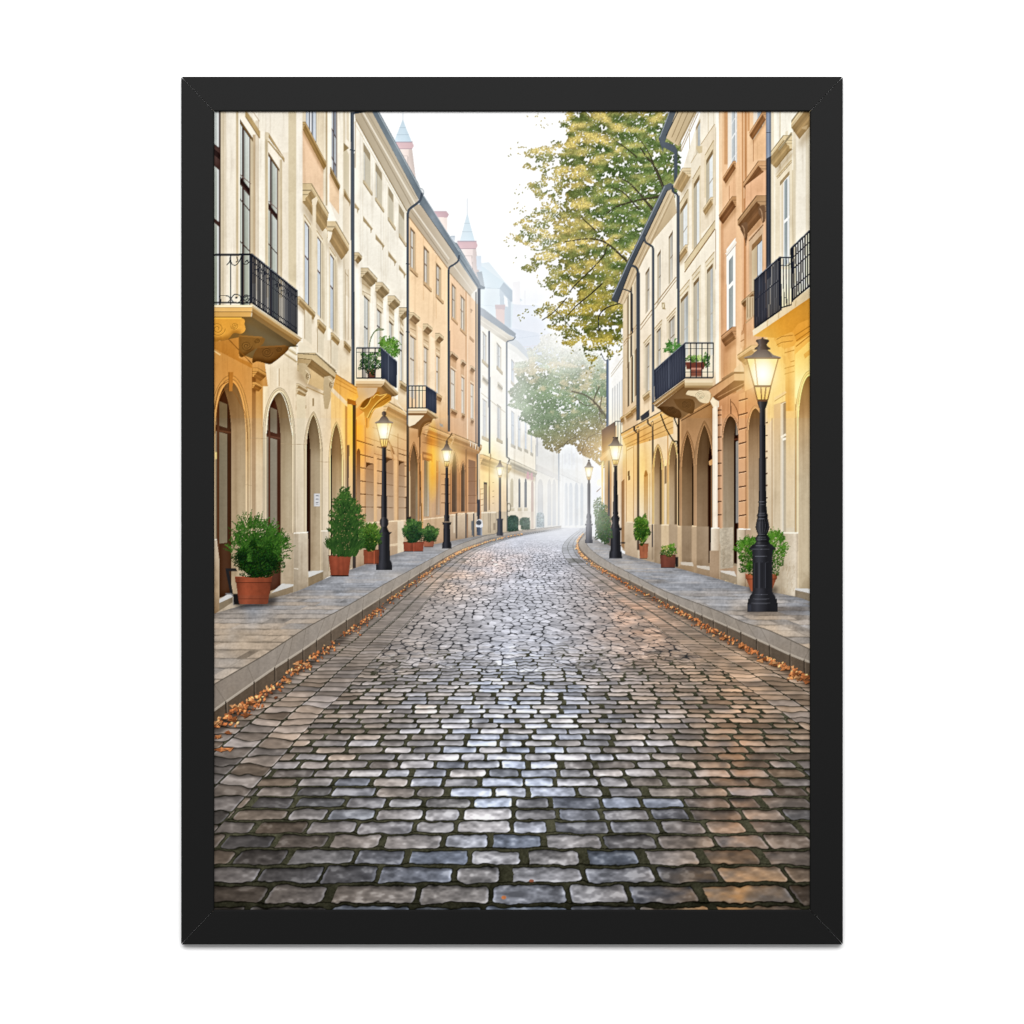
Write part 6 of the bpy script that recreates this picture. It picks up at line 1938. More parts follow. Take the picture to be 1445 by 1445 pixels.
def kerb(top, inn, road, name_label, seed, joints):
    i = part('pictured_kerb', None, name_label)
    t, n_, r = px(top), px(inn), px(road)
    m = t+n_[::-1]

    def ctop(X, Y):
        k = np.clip((Y-770)/200, 0, 1)[..., None]*np.ones_like(X)[..., None]
        w = .5+.5*N_SOFT_AT(X, Y)[..., None]
        a = np.array((170, 161, 150))*(1-k)+np.array((136, 121, 105))*k
        return a*(1-.25*w)+np.array((148, 150, 156))*.25*w
    P(m, ctop, tex=.12)
    P(t+r[::-1], ('v', [(745, (150, 148, 148)), (790, (120, 108, 98)), (860, (104, 90, 76)), (940, (92, 78, 64)), (1030, (84, 70, 56))]), tex=.16)
    L([(x, y+.4) for x, y in t], np.clip([(y-735)*.016 for _, y in t], .5, 3.2), (190, 178, 162), a=.8)
    L([(x, y-.2) for x, y in n_], np.clip([(y-735)*.009 for _, y in n_], .5, 1.6), (92, 84, 74), a=.8)
    tt, rr = np.array(t), np.array(r)
    nn = np.array(n_)
    for xj, skew in joints:
        k = np.argmin(abs(tt[:, 0]-xj))
        k2 = np.argmin(abs(rr[:, 0]-xj))
        a, b = tt[k], rr[k2]
        w = max((a[1]-735)*.008, .5)
        L([tuple(a), (a[0]+.4, b[1])], w, (52, 44, 36), a=.85)
        L([(a[0]+w, a[1]), (a[0]+w+.4, b[1])], w*.6, (140, 122, 104), a=.5)
        k3 = np.argmin(abs(nn[:, 0]-(xj+skew*.55)))
        L([tuple(a), tuple(nn[k3])], w*.6, (108, 98, 86), a=.45)
    return i


def N_SOFT_AT(X, Y):
    i = np.clip(((X-X0)*SS).astype(int), 0, CW-1)
    j = np.clip(((Y-Y0)*SS).astype(int), 0, CH-1)
    return N_SOFT[j, i]


KL = kerb(LK_TOP, LK_IN, LK_ROAD, 'left kerb of pale stone blocks with leaves in its gutter', 1, [(316, -30), (359, -10), (388, 26), (405, 20), (427, 14), (449, 10), (467, 10), (490, 10), (512, 10), (535, 8), (556, 8), (575, 6), (592, 5), (608, 4), (624, 4)])
KR = kerb(RK_TOP, RK_IN, RK_ROAD, 'right kerb of pale stone blocks curving to the far lamp', 2, [(1134, 18), (1114, -2), (1086, -18), (1063, -14), (1044, -10), (1026, -12), (1004, -8), (990, -8), (979, -6), (958, -6), (940, -5), (922, -4), (905, -4), (889, -3), (875, -3), (862, -3)])

# ---- the cobbled road
ROAD = part('pictured_road', None, 'wet cobbled road with leaning rows of worn setts')
road_pts = [(296, 1290), (296, 1031)]+px(LK_ROAD)+[(829, 745)]+px(RK_ROAD)[::-1]+[(1150, 1290)]
P(road_pts, (140, 138, 138), tex=0)
m, x0, x1, y0, y1, X, Y = ground_window(road_pts)
d = np.maximum(Y-HOR, 14)
D, U = 1000/d, (X-VPX)/d
lk = np.array(px(LK_ROAD)); rk = np.array(px(RK_ROAD)[::-1])
o = np.argsort(lk[:, 1]); lk = lk[o]
rk = rk[np.argsort(rk[:, 1])]
ykl = Y[:, 0]
UL = (np.interp(ykl, lk[:, 1], lk[:, 0])-VPX)/d[:, 0]
# carry the kerb on past the print's edge
low = ykl > 1025
UL[low] = -1.345-.0*(ykl[low]-1025)
UR = (np.interp(ykl, rk[:, 1], rk[:, 0])-VPX)/d[:, 0]
UR[ykl > 957] = 1.845+.0*(ykl[ykl > 957]-957)
sl, sr = U-UL[:, None], UR[:, None]-U
nearness = np.clip((Y-880)/120, 0, 1)
w1, w2 = N_MED[y0:y1, x0:x1], N_STONE[y0:y1, x0:x1]
wl = noise(26, 12, 31, 2)[y0:y1, x0:x1]
wl2 = noise(8, 5, 32, 2)[y0:y1, x0:x1]
amp = 1-.92*nearness
# rows and columns of the main field
kv = .097+.03*np.clip((900-Y)/120, 0, 1)
DG_ = np.linspace(1.6, 80, 4000)
ROWH = np.interp(DG_, [1.6, 1.85, 2.45, 3.4, 4.6, 6, 10, 80], [.102, .1, .094, .080, .088, .11, .16, 1.2])
CUMV = np.concatenate([[0], np.cumsum(np.diff(DG_)/((ROWH[1:]+ROWH[:-1])/2))])
v = np.interp(D, DG_, CUMV)+wl*(.05+.30*amp)+wl2*.42*amp*np.clip((Y-770)/40, .3, 1)
vv = np.where(Y < 1e9, v, v)
# far rows would be finer than the print shows: let the stones grow there
g = np.clip((965-Y)/150, 0, 1)
v2 = np.log(d)*-9.4+wl*.5*amp+wl2*.5*amp
sv_near = d*d/1000*np.interp(D, DG_, ROWH)
Wr = np.interp(1000/np.interp(np.floor(v)+.5, CUMV, DG_), [40, 120, 250, 370, 470, 545], [.22, .15, .122, .134, .164, .196])
r, c, q, fv, dl, dr, dt, db = stones(U+wl2*.022*amp, v, Wr, 1, d, sv_near, 3, .17)
# side courses that follow the kerbs
Wc = .15
side = (sl < 3*Wc) | (sr < 3*Wc)
s_ = np.where(sl < sr, sl, sr)
ci = np.floor(s_/Wc)
fu = s_/Wc-ci
rowv = D/.105*(1+0*X)+hash2(ci, ci*0, 5)*3+wl*.25+np.where(sl < sr, .5, -.5)*fu*.3
ri = np.floor(rowv)
fr = rowv-ri
svs = d*d/1000*.105
DL = np.where(side, fu*Wc*d, dl)
DR = np.where(side, (1-fu)*Wc*d, dr)
DT = np.where(side, fr*svs, dt)
DB = np.where(side, (1-fr)*svs, db)
R_ = np.where(side, ri+1000, r)
C_ = np.where(side, ci+np.where(sl < sr, 50, 90), c)
Q_ = np.where(side, fu, q)
F_ = np.where(side, fr, fv)
h1, h2, h3, h4 = hash2(R_, C_, 11), hash2(R_, C_, 12), hash2(R_, C_, 13), hash2(R_, C_, 14)
gu = np.where(side, .0038, .0062)*d*(.7+.8*h3)*(.55+.45*nearness)
gt = np.where(side, .055, .074)*np.where(side, svs, sv_near)*(.55+.9*h4)
# rounded, slightly ragged outline
rag = noise(9, 5, 44, 2)[y0:y1, x0:x1]*np.clip(d*.0014, .12, .62)
ex, ey = np.minimum(DL, DR)-gu+rag*.5, np.minimum(DT, DB)-gt*.62+rag*.35
rad = np.clip(d*.011, .6, 5.4)*(.6+.9*h2)
cx_, cy_ = np.maximum(rad-ex, 0), np.maximum(rad*.75-ey, 0)/.75
sd = np.where((ex < rad) & (ey < rad*.75), rad-np.hypot(cx_, cy_), np.minimum(ex, ey))
stone = np.clip(sd/np.clip(d*.0022, .35, 1.2)+.5, 0, 1)
# what the wet stones mirror: bright sky down the middle, brown house fronts at the sides, lamp gold
cxr = 740+(Y-800)*-.02
mid = .86*np.exp(-((X-cxr)/(125+.42*np.clip(Y-800, 0, 600)))**2)
vert = np.interp(Y, [745, 790, 860, 950, 1040, 1120, 1200, 1290], [.95, .88, .83, .85, .84, .73, .63, .60])
lum = vert*(.78+.25*mid)
bright = np.array((226, 228, 240))*1.0
brown = np.where((X < 720)[..., None], np.array((206, 188, 174)), np.array((212, 188, 168)))
far_w = np.clip((835-Y)/70, 0, 1)
k = np.clip(mid*1.25-.1+far_w*.35, 0, 1)[..., None]
col = brown*(1-k)+bright*k
coolp = np.clip((h4-.62)*3, 0, 1)*np.clip((Y-1040)/130, 0, 1)
col = col*(1-coolp[..., None]*.75)+np.array((178, 190, 212))*coolp[..., None]*.75
col = col*lum[..., None]
dark_near = np.clip((Y-1120)/90, 0, 1)
corner = np.clip((np.abs(X-740)-110)/300, 0, 1)
col = col*(1-(.06*dark_near*corner)[..., None])
col = col*(1+((h1-.5)*(.16+.30*nearness))[..., None])
hue = ((h2-.5)*.085*nearness)[..., None]
col = col*(1+hue*np.array((1., .15, -1.1)))
# bumps on each stone
mott = noise(24, 9, 41, 2)[y0:y1, x0:x1]
mott2 = noise(9, 5, 42, 2)[y0:y1, x0:x1]
mm = (mott*.55+mott2*.45)
hot = np.clip(mm*1.6, -1, 1)
crest = np.clip((mm-.30)*3, 0, 1)*nearness*(.25+.75*mid)
col = col*(1+(hot*(.05+.20*nearness*np.clip((Y-950)/140, .2, 1)*(.35+.65*mid)))[..., None])
col = col+(np.array((255, 255, 255))-col)*(crest*.22)[..., None]
# rounded shoulders: lit far edge and flanks, dark near foot
sz = np.clip(d*.010, .5, 5)
top_l = np.clip(1-(DT-gt*.6)/(sz*.9), 0, 1)*nearness
bot_d = np.clip(1-(DB-gt*.7)/(sz*1.1), 0, 1)
flank = np.clip(1-(np.minimum(DL, DR)-gu)/(sz*1.0), 0, 1)*nearness
col = col*(1+(.10*flank+.05*top_l)[..., None])+(np.array((40, 44, 54))*(flank*.5)[..., None])
col = col*(1-(.30*bot_d*nearness**.5)[..., None])
# gold of the lamps on the setts
for gx, gy, rx, ry, gc, ga in ((1040, 1085, 46, 150, (206, 148, 104), .42), (1030, 1268, 80, 50, (206, 140, 70), .42), (905, 855, 60, 70, (232, 176, 140), .5), (630, 800, 55, 40, (240, 196, 160), .55), (1060, 960, 80, 60, (206, 172, 140), .35),
                               (700, 790, 60, 26, (244, 206, 186), .4), (400, 1000, 90, 70, (196, 170, 150), .25), (985, 960, 120, 60, (206, 172, 144), .25)):
    f = np.exp(-((X-gx)/rx)**2-((Y-gy)/ry)**2)*ga*np.clip(.75+.6*mott, 0, 1.2)
    col = col*(1-f[..., None])+np.array(gc)*f[..., None]*(.82+.36*h1[..., None])
# joints
moss = np.array((80, 79, 64))*(1+.10*N_FINE[y0:y1, x0:x1, None]+.16*w1[..., None])
moss = moss*(1-.30*np.clip((Y-1180)/100, 0, 1)[..., None])
nearfoot = np.clip(1-np.abs(DB-gt*.15)/(sz*.8), 0, 1)*0
under = np.clip(1+(ey)/np.maximum(gt*.9, .4), 0, 1)*(DT < DB)*(ey < .6)
jl = moss*(1-(.42*under*(.3+.7*nearness))[..., None])
wet = np.clip((900-Y)/110, 0, 1)[..., None]
jl = jl*(1-wet*.25)+np.array((92, 96, 104))*wet*.25
out = jl*(1-stone[..., None])+col*stone[..., None]
# dark rim right round the near stones
rim = np.clip(1-np.abs(sd+.3)/np.clip(d*.0034, .4, 1.5), 0, 1)*nearness
out = out*(1-(.42*rim*np.where(DB < DT, 1, .45))[..., None])
# far field: joints melt into shine, leaving dark specks
sel = (Y < 955) & (Y > 745) & ~side
ca, cb = (U/.092+wl*.22)[sel], (np.log(d)/.032+wl*.35+wl2*.15)[sel]
ia, ib = np.floor(ca), np.floor(cb)
F = np.full((3, ca.size), 9., np.float64)
own_h = np.zeros(ca.size)
for oy in (-1, 0, 1):
    for ox in (-1, 0, 1):
        qa, qb = ia+ox, ib+oy
        dx_ = qa+.5+(hash2(qa, qb, 71)-.5)*.8-ca
        dy_ = qb+.5+(hash2(qa, qb, 72)-.5)*.8-cb
        dd_ = np.sqrt(dx_*dx_+dy_*dy_)
        near1 = dd_ < F[0]
        own_h = np.where(near1, hash2(qa, qb, 73), own_h)
        F = np.sort(np.concatenate([F, dd_[None]]), 0)[:3]
crack = np.clip(1.25-(F[1]-F[0])/.115, 0, 1)
node_ = np.clip(1.5-(F[2]-F[0])/.17, 0, 1)
wv = (wl+.6*wl2)[sel]
fj = np.clip(crack*np.clip(.55+1.1*wv, .12, .9)+node_*.95, 0, 1)*np.clip((Y[sel]-752)/34, .12, 1)
fcol = col[sel]*(1.04+.16*(own_h-.5))[:, None]
fcol = fcol*(1-fj[:, None])+np.array((56, 57, 60))*fj[:, None]
fw = (np.clip((940+22*wl[sel]-Y[sel])/14, 0, 1)*.94)[:, None]
out[sel] = out[sel]*(1-fw)+fcol*fw
mist = np.clip((790-Y)/48, 0, .72)[..., None]
out = out*(1-mist)+np.array((212, 216, 226))*mist
lo_ = np.array((118, 116, 116))
ct = (np.clip((Y-790)/110, 0, 1)*.17)[..., None]
out = np.clip(out+(out-lo_)*ct-4*ct/.17*np.clip((Y-1050)/150, 0, 1)[..., None], 8, 250)
IMG[y0:y1, x0:x1][m] = np.clip(out/255., 0, 1)[m]
IDS[y0:y1, x0:x1][m] = CUR
# course lines along the kerbs far away
for off in (.15, .30, .45):
    for base, sg in ((LK_ROAD, 1), (RK_ROAD, -1)):
        b = np.array(px(base))
        b = b[(b[:, 1] > 749) & (b[:, 1] < 905)]
        q_ = np.stack([b[:, 0]+sg*off*(b[:, 1]-HOR), b[:, 1]-(.2 if sg > 0 else -.1)*off*(b[:, 1]-HOR)*.25], 1)
        L(q_, np.clip((q_[:, 1]-740)*.009, .4, 1.4), (92, 90, 86), a=.6, own=False)
# shade under the kerbs
for base, sg in ((LK_ROAD, 1), (RK_ROAD, -1)):
    b = px(base)
    tint([(x, y-1) for x, y in b]+[(x+sg*(y-HOR)*.03, y+(y-HOR)*.035) for x, y in b][::-1], (70, 62, 56), .5, soft=1.5, clip=road_pts)


# ---- fallen leaves in both gutters
def litter(road, sg, n, spread, label, big=()):
    part('pictured_fallen_leaves', None, label)
    b = np.array(px(road, 14))
    b = b[(b[:, 1] > 752) & (b[:, 0] > 298) & (b[:, 0] < 1148)]
    t = RNG.uniform(0, 1, n)**.8
    i = (t*(len(b)-2)).astype(int)
    i = i if sg > 0 else len(b)-2-i
    keep = RNG.uniform(0, 1, n) < .25+.95*hash2(np.floor(b[i, 0]/9), np.zeros(n), 3)
    i = i[keep]
    dd = b[i, 1]-HOR
    off = np.abs(RNG.normal(0, spread, len(i)))*(1+.6*hash2(np.floor(b[i, 0]/17), np.zeros(len(i)), 4))
    x, y = b[i, 0]+sg*off*dd, b[i, 1]-dd*.012+off*dd*.16+RNG.normal(0, .004, len(i))*dd
    o = np.argsort(y)
    x, y, dd = x[o], y[o], dd[o]
    sz = np.clip((dd-10)/54+RNG.normal(0, .7, len(x)), 0, 5).astype(int)
    pal = np.array([(172, 98, 52), (198, 122, 68), (140, 80, 44), (216, 152, 96), (110, 64, 40), (228, 178, 120)])
    c = pal[RNG.choice(6, len(x), p=[.28, .22, .2, .12, .12, .06])]*(1+RNG.normal(0, .1, (len(x), 1)))
    far = np.clip((820-y)/60, 0, .5)[:, None]
    c = c*(1-far)+np.array((236, 196, 150))*far
    leaves(x+.5, y+.9, sz, c*.32, own=True, a=.6)
    leaves(x, y, sz, c)
    leaves(x-.3, y-.4, np.maximum(sz-2, 0), np.minimum(c*1.28, 250))
    for bx, by, s in big:
        for _ in range(3):
            a = RNG.uniform(0, 6.28)
            q = [(bx+s*k*math.cos(a+j), by+s*.5*k*math.sin(a+j)) for j, k in ((0, 1), (1., .5), (2.1, .9), (3, .45), (4.2, 1.05), (5.2, .4))]
            cc = pal[RNG.integers(0, 4)]
            P([(p_[0]+.6, p_[1]+1.2) for p_ in q], sc(cc, .35), a=.7, tex=0)
            P(q, ('h', [(bx-s, sc(cc, 1.15)), (bx+s, sc(cc, .8))]), tex=.2)
            L([q[0], (bx, by), q[3]], .6, sc(cc, .6), a=.7)
            bx += RNG.normal(0, s*.7); by += RNG.normal(0, s*.25)


litter(LK_ROAD, 1, 1000, .034, 'fallen brown leaves along the left kerb', [(310, 1020, 7), (322, 1034, 6), (309, 1058, 8), (330, 1016, 8), (348, 1008, 8), (358, 990, 7), (340, 998, 6), (306, 1040, 6), (432, 937, 7), (400, 960, 6), (420, 945, 5)])
litter(RK_ROAD, -1, 900, .032, 'fallen brown leaves along the right kerb', [(1106, 944, 7), (1078, 930, 7), (1138, 962, 8), (1120, 953, 7), (1022, 900, 6), (1046, 913, 5), (1092, 938, 6), (1130, 958, 6)])
part('pictured_leaf', None, 'single orange leaf between the front setts')
P(ell(711, 1266.5, 3.4, 2.8, 12), (214, 126, 70), tex=.2)
part('pictured_leaf', None, 'dark red leaf scrap between two pale setts')
P(ell(750, 1243, 3.6, 2.2, 10), (150, 86, 62), tex=.2)
# ---------------- street lamps
IRN = (40, 40, 44)


def turn(cx, prof, c, shine=.32, tex=.05):
    """a turned column: profile (y, half width) painted with a rounded sheen"""
    for (ya, wa), (yb, wb) in zip(prof[:-1], prof[1:]):
        w = max(wa, wb)
        P([(cx-wa, ya), (cx+wa, ya), (cx+wb, yb), (cx-wb, yb)],
          ('h', [(cx-w, sc(c, .75)), (cx-w*.45, mix(c, (150, 150, 158), shine)), (cx-w*.1, sc(c, 1.08)), (cx+w*.6, sc(c, .66)), (cx+w, sc(c, .85))]), tex=tex)


def lamp(cx, post, yb, lw, y_cap, y_eave, y_gb, y_cage, c, label, warm=1., haze=0., finial=None, sq=None, asym=.0):
    """lantern: eave half width lw; roof y_cap..y_eave; glass to y_gb; cage to y_cage; post profile below"""
    i = part('pictured_street_lamp', None, label, 'lit street lamps along the pavements')
    hz = (206, 208, 212)
    c = mix(c, hz, haze)
    turn(cx, post, c)
    if sq:
        for (ya, wa), (y2, w2) in sq:
            P([(cx-wa, ya), (cx+wa, ya), (cx+w2, y2), (cx-w2, y2)], ('h', [(cx-wa, sc(c, .9)), (cx-wa*.35, mix(sc(c, 1.1), (90, 92, 104), .35)), (cx+wa*.4, sc(c, .8)), (cx+wa, sc(c, .95))]), tex=.04)
    h = y_gb-y_eave
    gw = lw*.46
    # lantern body
    part('lantern', i)
    frame = mix((206, 150, 78), hz, haze)
    P([(cx-lw*.86, y_eave), (cx+lw*.86, y_eave), (cx+gw, y_gb), (cx-gw, y_gb)], frame, tex=.04)
    xs = .42
    hot = (255, 255, 250)

    def gl_(X, Y):
        u = np.sqrt(((X-cx)/(lw*.75))**2+((Y-(y_eave+h*.58))/(h*.62))**2)
        t = np.clip(u, 0, 1)[..., None]**1.3
        return np.array((255, 255, 252))*(1-t)+np.array((252, 226, 140))*t
    e = max(lw*.055, .5)
    if asym:
        P([(cx-lw*.82, y_eave+e), (cx-lw*.44, y_eave+e), (cx-gw*.62, y_gb-e*.6), (cx-gw*.9, y_gb-e*.6)], gl_, tex=0)
        P([(cx-lw*.38, y_eave+e), (cx+lw*.81, y_eave+e), (cx+gw*.9, y_gb-e*.6), (cx-gw*.5, y_gb-e*.6)], gl_, tex=0)
    else:
     P([(cx-lw*.80, y_eave+e), (cx+lw*xs-e*.6, y_eave+e), (cx+gw*.66-e*.4, y_gb-e*.6), (cx-gw*.86, y_gb-e*.6)], gl_, tex=0)
    if not asym:
     P([(cx+lw*xs+e*.6, y_eave+e), (cx+lw*.79, y_eave+e), (cx+gw*.88, y_gb-e*.6), (cx+gw*.66+e*.4, y_gb-e*.6)], gl_, tex=0)
    L([(cx-lw*.86, y_eave), (cx-gw, y_gb)], e, (166, 116, 62))
    L([(cx+lw*.86, y_eave), (cx+gw, y_gb)], e, (166, 116, 62))
    # cage under the glass
    P([(cx-gw, y_gb), (cx+gw, y_gb), (cx+gw*.56, y_cage), (cx-gw*.56, y_cage)], mix((250, 206, 112), hz, haze*.5), tex=.02)
    for a, b in ((-.98, -.6), (-.2, -.1), (.42, .22), (.98, .6)):
        L([(cx+gw*a, y_gb), (cx+gw*b, y_cage)], e*1.3, mix((136, 88, 46), hz, haze))
    L([(cx-gw*1.04, y_gb), (cx+gw*1.04, y_gb)], e*2, mix((124, 84, 46), hz, haze))
    L([(cx-gw*.62, y_cage), (cx+gw*.62, y_cage)], e*2.2, mix((96, 62, 40), hz, haze))
    # roof
    part('lamp_roof', i)
    rc = mix((92, 80, 78), hz, haze)
    P([(cx-lw*.26, y_cap), (cx+lw*.26, y_cap), (cx+lw*.58, y_eave-(y_eave-y_cap)*.34), (cx+lw, y_eave-e*.6), (cx+lw*.96, y_eave+e), (cx-lw*.96, y_eave+e), (cx-lw, y_eave-e*.6), (cx-lw*.58, y_eave-(y_eave-y_cap)*.34)],
      ('h', [(cx-lw, mix(rc, (255, 255, 255), .35)), (cx-lw*.5, rc), (cx+lw*.4, sc(rc, .85)), (cx+lw*.45, sc(rc, 1.1)), (cx+lw, mix(rc, (255, 255, 255), .3))]), tex=.05)
    L([(cx-lw*.96, y_eave+e*.4), (cx+lw*.96, y_eave+e*.4)], e*1.6, mix((118, 84, 56), hz, haze))
    L([(cx+lw*.24, y_cap), (cx+lw*.5, y_eave-e)], e, sc(rc, .7), a=.8)
    turn(cx, finial or [(y_cap-lw*.55, lw*.05), (y_cap-lw*.45, lw*.2), (y_cap-lw*.3, lw*.24), (y_cap-lw*.12, lw*.14), (y_cap+.6, lw*.24)], mix((70, 58, 54), hz, haze))
    return i


# lamplight on the walls first
def warm(cx, cy, rx, ry, amt, power=1.5, c=(1.09, .88, .54), lift=.02):
    """lamplit plaster: the printed wall turns gold near a lantern"""
    x0, x1 = max(int((cx-rx-X0)*SS), 0), min(int((cx+rx-X0)*SS), CW)
    y0, y1 = max(int((cy-ry-Y0)*SS), 0), min(int((cy+ry-Y0)*SS), CH)
    d = np.sqrt(((XX[:, x0:x1]-cx)/rx)**2+((YY[y0:y1]-cy)/ry)**2)
    f = (np.clip(1-d, 0, 1)**power*amt)[..., None]
    f = f*np.isin(IDS[y0:y1, x0:x1], HOUSE)[..., None]
    R = IMG[y0:y1, x0:x1]
    R += f*(np.minimum(R*np.array(c, np.float32)+np.array((lift, lift*.6, 0), np.float32), 1)-R)


warm(506, 615, 60, 120, .6, 1.3)
warm(504, 605, 24, 66, .85, .9, (1.2, .98, .50), .06)
warm(560, 640, 80, 100, .15, 1.2)
warm(616, 650, 60, 90, .4, 1.3)
warm(610.5, 650, 10, 62, 1., .8, (1.28, 1.1, .52), .12)
warm(655, 670, 50, 80, .15)
warm(690, 662, 26, 56, .8, 1.1, (1.07, .95, .66), .04)
warm(330, 540, 60, 110, .45, 1.2, (1.05, .9, .6), 0)
warm(880, 650, 60, 90, .45, 1.2)
warm(908, 665, 18, 70, .55, 1.1, (1.1, 1.0, .72), .06)
warm(940, 660, 50, 80, .2)
warm(1060, 560, 60, 110, .4, 1.2, (1.06, .9, .66))
warm(1125, 520, 60, 120, .5, 1.1, (1.06, .92, .6), .03)
glow(545, 612, 50, 55, (255, 196, 96), .3)
glow(632, 646, 46, 50, (255, 200, 100), .3)
glow(705, 668, 40, 50, (255, 224, 160), .35)
glow(868, 640, 50, 50, (255, 196, 110), .32)
glow(838, 660, 40, 40, (255, 216, 160), .34)
glow(1075, 520, 60, 60, (255, 190, 90), .3)
glow(1128, 540, 30, 60, (255, 220, 130), .35)

LAMPS = ((542, 606, 44, .5), (630.5, 642, 34, .58), (705.5, 664, 30, .6), (831, 665, 30, .55), (868.6, 638, 44, .55), (1076, 525, 84, .46), (845.4, 681, 16, .5))
for x, y, r, a in LAMPS:
    glow(x, y, r, r, (255, 200, 104), a, 1.6)
lamp(831, [(676, 1.7), (724, 2.1), (729, 3.6), (733, 3), (737, 4), (740, 2.6)], 767, 6.6, 652, 659.5, 673, 677, (50, 50, 58), 'distant lit street lamp at the bend on the right', haze=.22,
     sq=[((739, 5.6), (741.5, 5.4)), ((741, 4.2), (761, 4.6)), ((761, 5.2), (766.5, 5.6))])
lamp(705.5, [(674, 1.3), (700, 1.5), (734, 1.9)], 756, 5.8, 652.5, 659, 671, 674, (44, 46, 56), 'distant lit street lamp before the white house', haze=.16,
     sq=[((732, 4.4), (735, 4.2)), ((734, 3.8), (751, 4.1)), ((751, 4.3), (756, 4.5))])
# litter bin
BIN = part('pictured_litter_bin', None, 'small grey and white litter bin by the far drainpipe')
P([(672.4, 743), (680.6, 743), (680.4, 755.6), (673, 755.6)], ('h', [(672, (66, 76, 92)), (677, (84, 94, 112)), (681, (190, 194, 200))]), tex=.03)
P(curve([(671.6, 742.6), (672.4, 735), (676, 732.6), (680, 734), (681.2, 738), (680.8, 744), (671.6, 743.6)], 4), (226, 228, 232), tex=.02)
P(ell(675.6, 737.6, 3.8, 3.6, 16), (78, 84, 94), tex=.03)
P([(665, 735), (668, 735), (668, 756), (665.4, 756)], (104, 108, 112), tex=.03, own=False)
lamp(630.5, [(659, 2.1), (700, 2.5), (726, 3.2), (730, 3.9), (733, 3.2), (736, 4.2)], 774, 8.3, 627, 635.4, 651, 658, IRN, 'lit street lamp before the orange house arches',
     sq=[((737, 6.4), (740.4, 5.8)), ((740, 4.6), (765, 5.2)), ((765, 5.8), (768, 5.8)), ((767, 6.4), (774, 6.8))], finial=[(621, .6), (623, 1.8), (625, 1.2), (628, 2)])
LF = lamp(868.6, [(657, 3), (660, 2.2), (700, 3.2), (722, 3.6), (724, 4.4), (727, 3.4), (731, 6), (738, 4.6), (742, 5.6), (745, 6.4)], 788, 10.6, 618.5, 629, 649, 655.5, IRN, 'lit street lamp in front of the tan house on the right',
     sq=[((745, 9), (748.6, 8.2)), ((748, 6.6), (778, 7.4)), ((778, 8.6), (788, 9.4))], finial=[(616.4, 4), (618.6, 4), (619, 2)])
go(LF)
L([(876, 766), (882, 766)], 1.6, IRN)
L1 = lamp(542, [(631, 4), (633, 2.8), (732, 4.2), (735, 5), (737, 6), (739.5, 6.2), (743, 4.4), (746, 5), (748.6, 6.2), (751, 7.6)], 804, 13.2, 587.6, 596.6, 619.5, 630.6, IRN, 'tall lit street lamp before the planted balcony house',
          sq=[((750.8, 11.6), (754.5, 8)), ((754, 8), (791, 8.4)), ((791, 9.4), (795, 11.2)), ((794.5, 11.2), (804.6, 11.4))], finial=[(580, .8), (582, 3.2), (585, 3), (587, 2), (588.4, 3.6)])
go(L1)
P(ell(542, 736.4, 6.2, 7, 22), ('h', [(536, (30, 30, 34)), (540, (92, 90, 92)), (543, (44, 44, 48)), (548, (28, 28, 32))]), tex=.03)

# ---------------- potted plants
def pot_round(x0, x1, y0, y1, bot, c, label, rim=.16):
    i = part('pot', CUR_PLANT, label)
    w = x1-x0
    cx = (x0+x1)/2
    st = [(x0, sc(c, .72)), (x0+w*.3, sc(c, 1.06)), (x0+w*.5, c), (x1-w*.12, sc(c, .86)), (x1, sc(c, .7))]
    yr = y0+(y1-y0)*rim
    P([(x0+w*.03, yr), (x1-w*.03, yr), (cx+bot, y1-1.5), (cx+bot*.9, y1), (cx-bot*.9, y1), (cx-bot, y1-1.5)], ('h', st), tex=.06)
    P([(x0, y0), (x1, y0), (x1-w*.015, yr), (x0+w*.015, yr)], ('h', [(a, sc(b, 1.08)) for a, b in st]), tex=.05)
    L([(x0+w*.02, yr+.6), (x1-w*.02, yr+.6)], max(w*.022, .6), sc(c, .5), a=.8)
    L([(x0, y0+.3), (x1, y0+.3)], max(w*.02, .5), sc(c, 1.25), a=.7)
    return i


def pot_box(x0, x1, y0, y1, inset, c, label, edge=None):
    i = part('pot', CUR_PLANT, label)
    P([(x0, y0), (x1, y0), (x1-inset, y1), (x0+inset, y1)], ('h', [(x0, sc(c, .9)), (x0+(x1-x0)*.3, sc(c, 1.08)), (x1, sc(c, .92))]), tex=.05)
    L([(x0, y0+.5), (x1, y0+.5)], 1.2, sc(c, .66))
    L([(x0+inset, y1-.6), (x1-inset, y1-.6)], 1, sc(c, .6))
    if edge:
        L([(edge, y0+1), (edge, y1)], 1.4, sc(c, 1.5), a=.75)
    return i


def plant(label, name='pictured_potted_shrub'):
    global CUR_PLANT
    CUR_PLANT = part(name, None, label, 'potted plants along the houses')
    return CUR_PLANT


DG, LG = (18, 40, 18), (84, 134, 44)
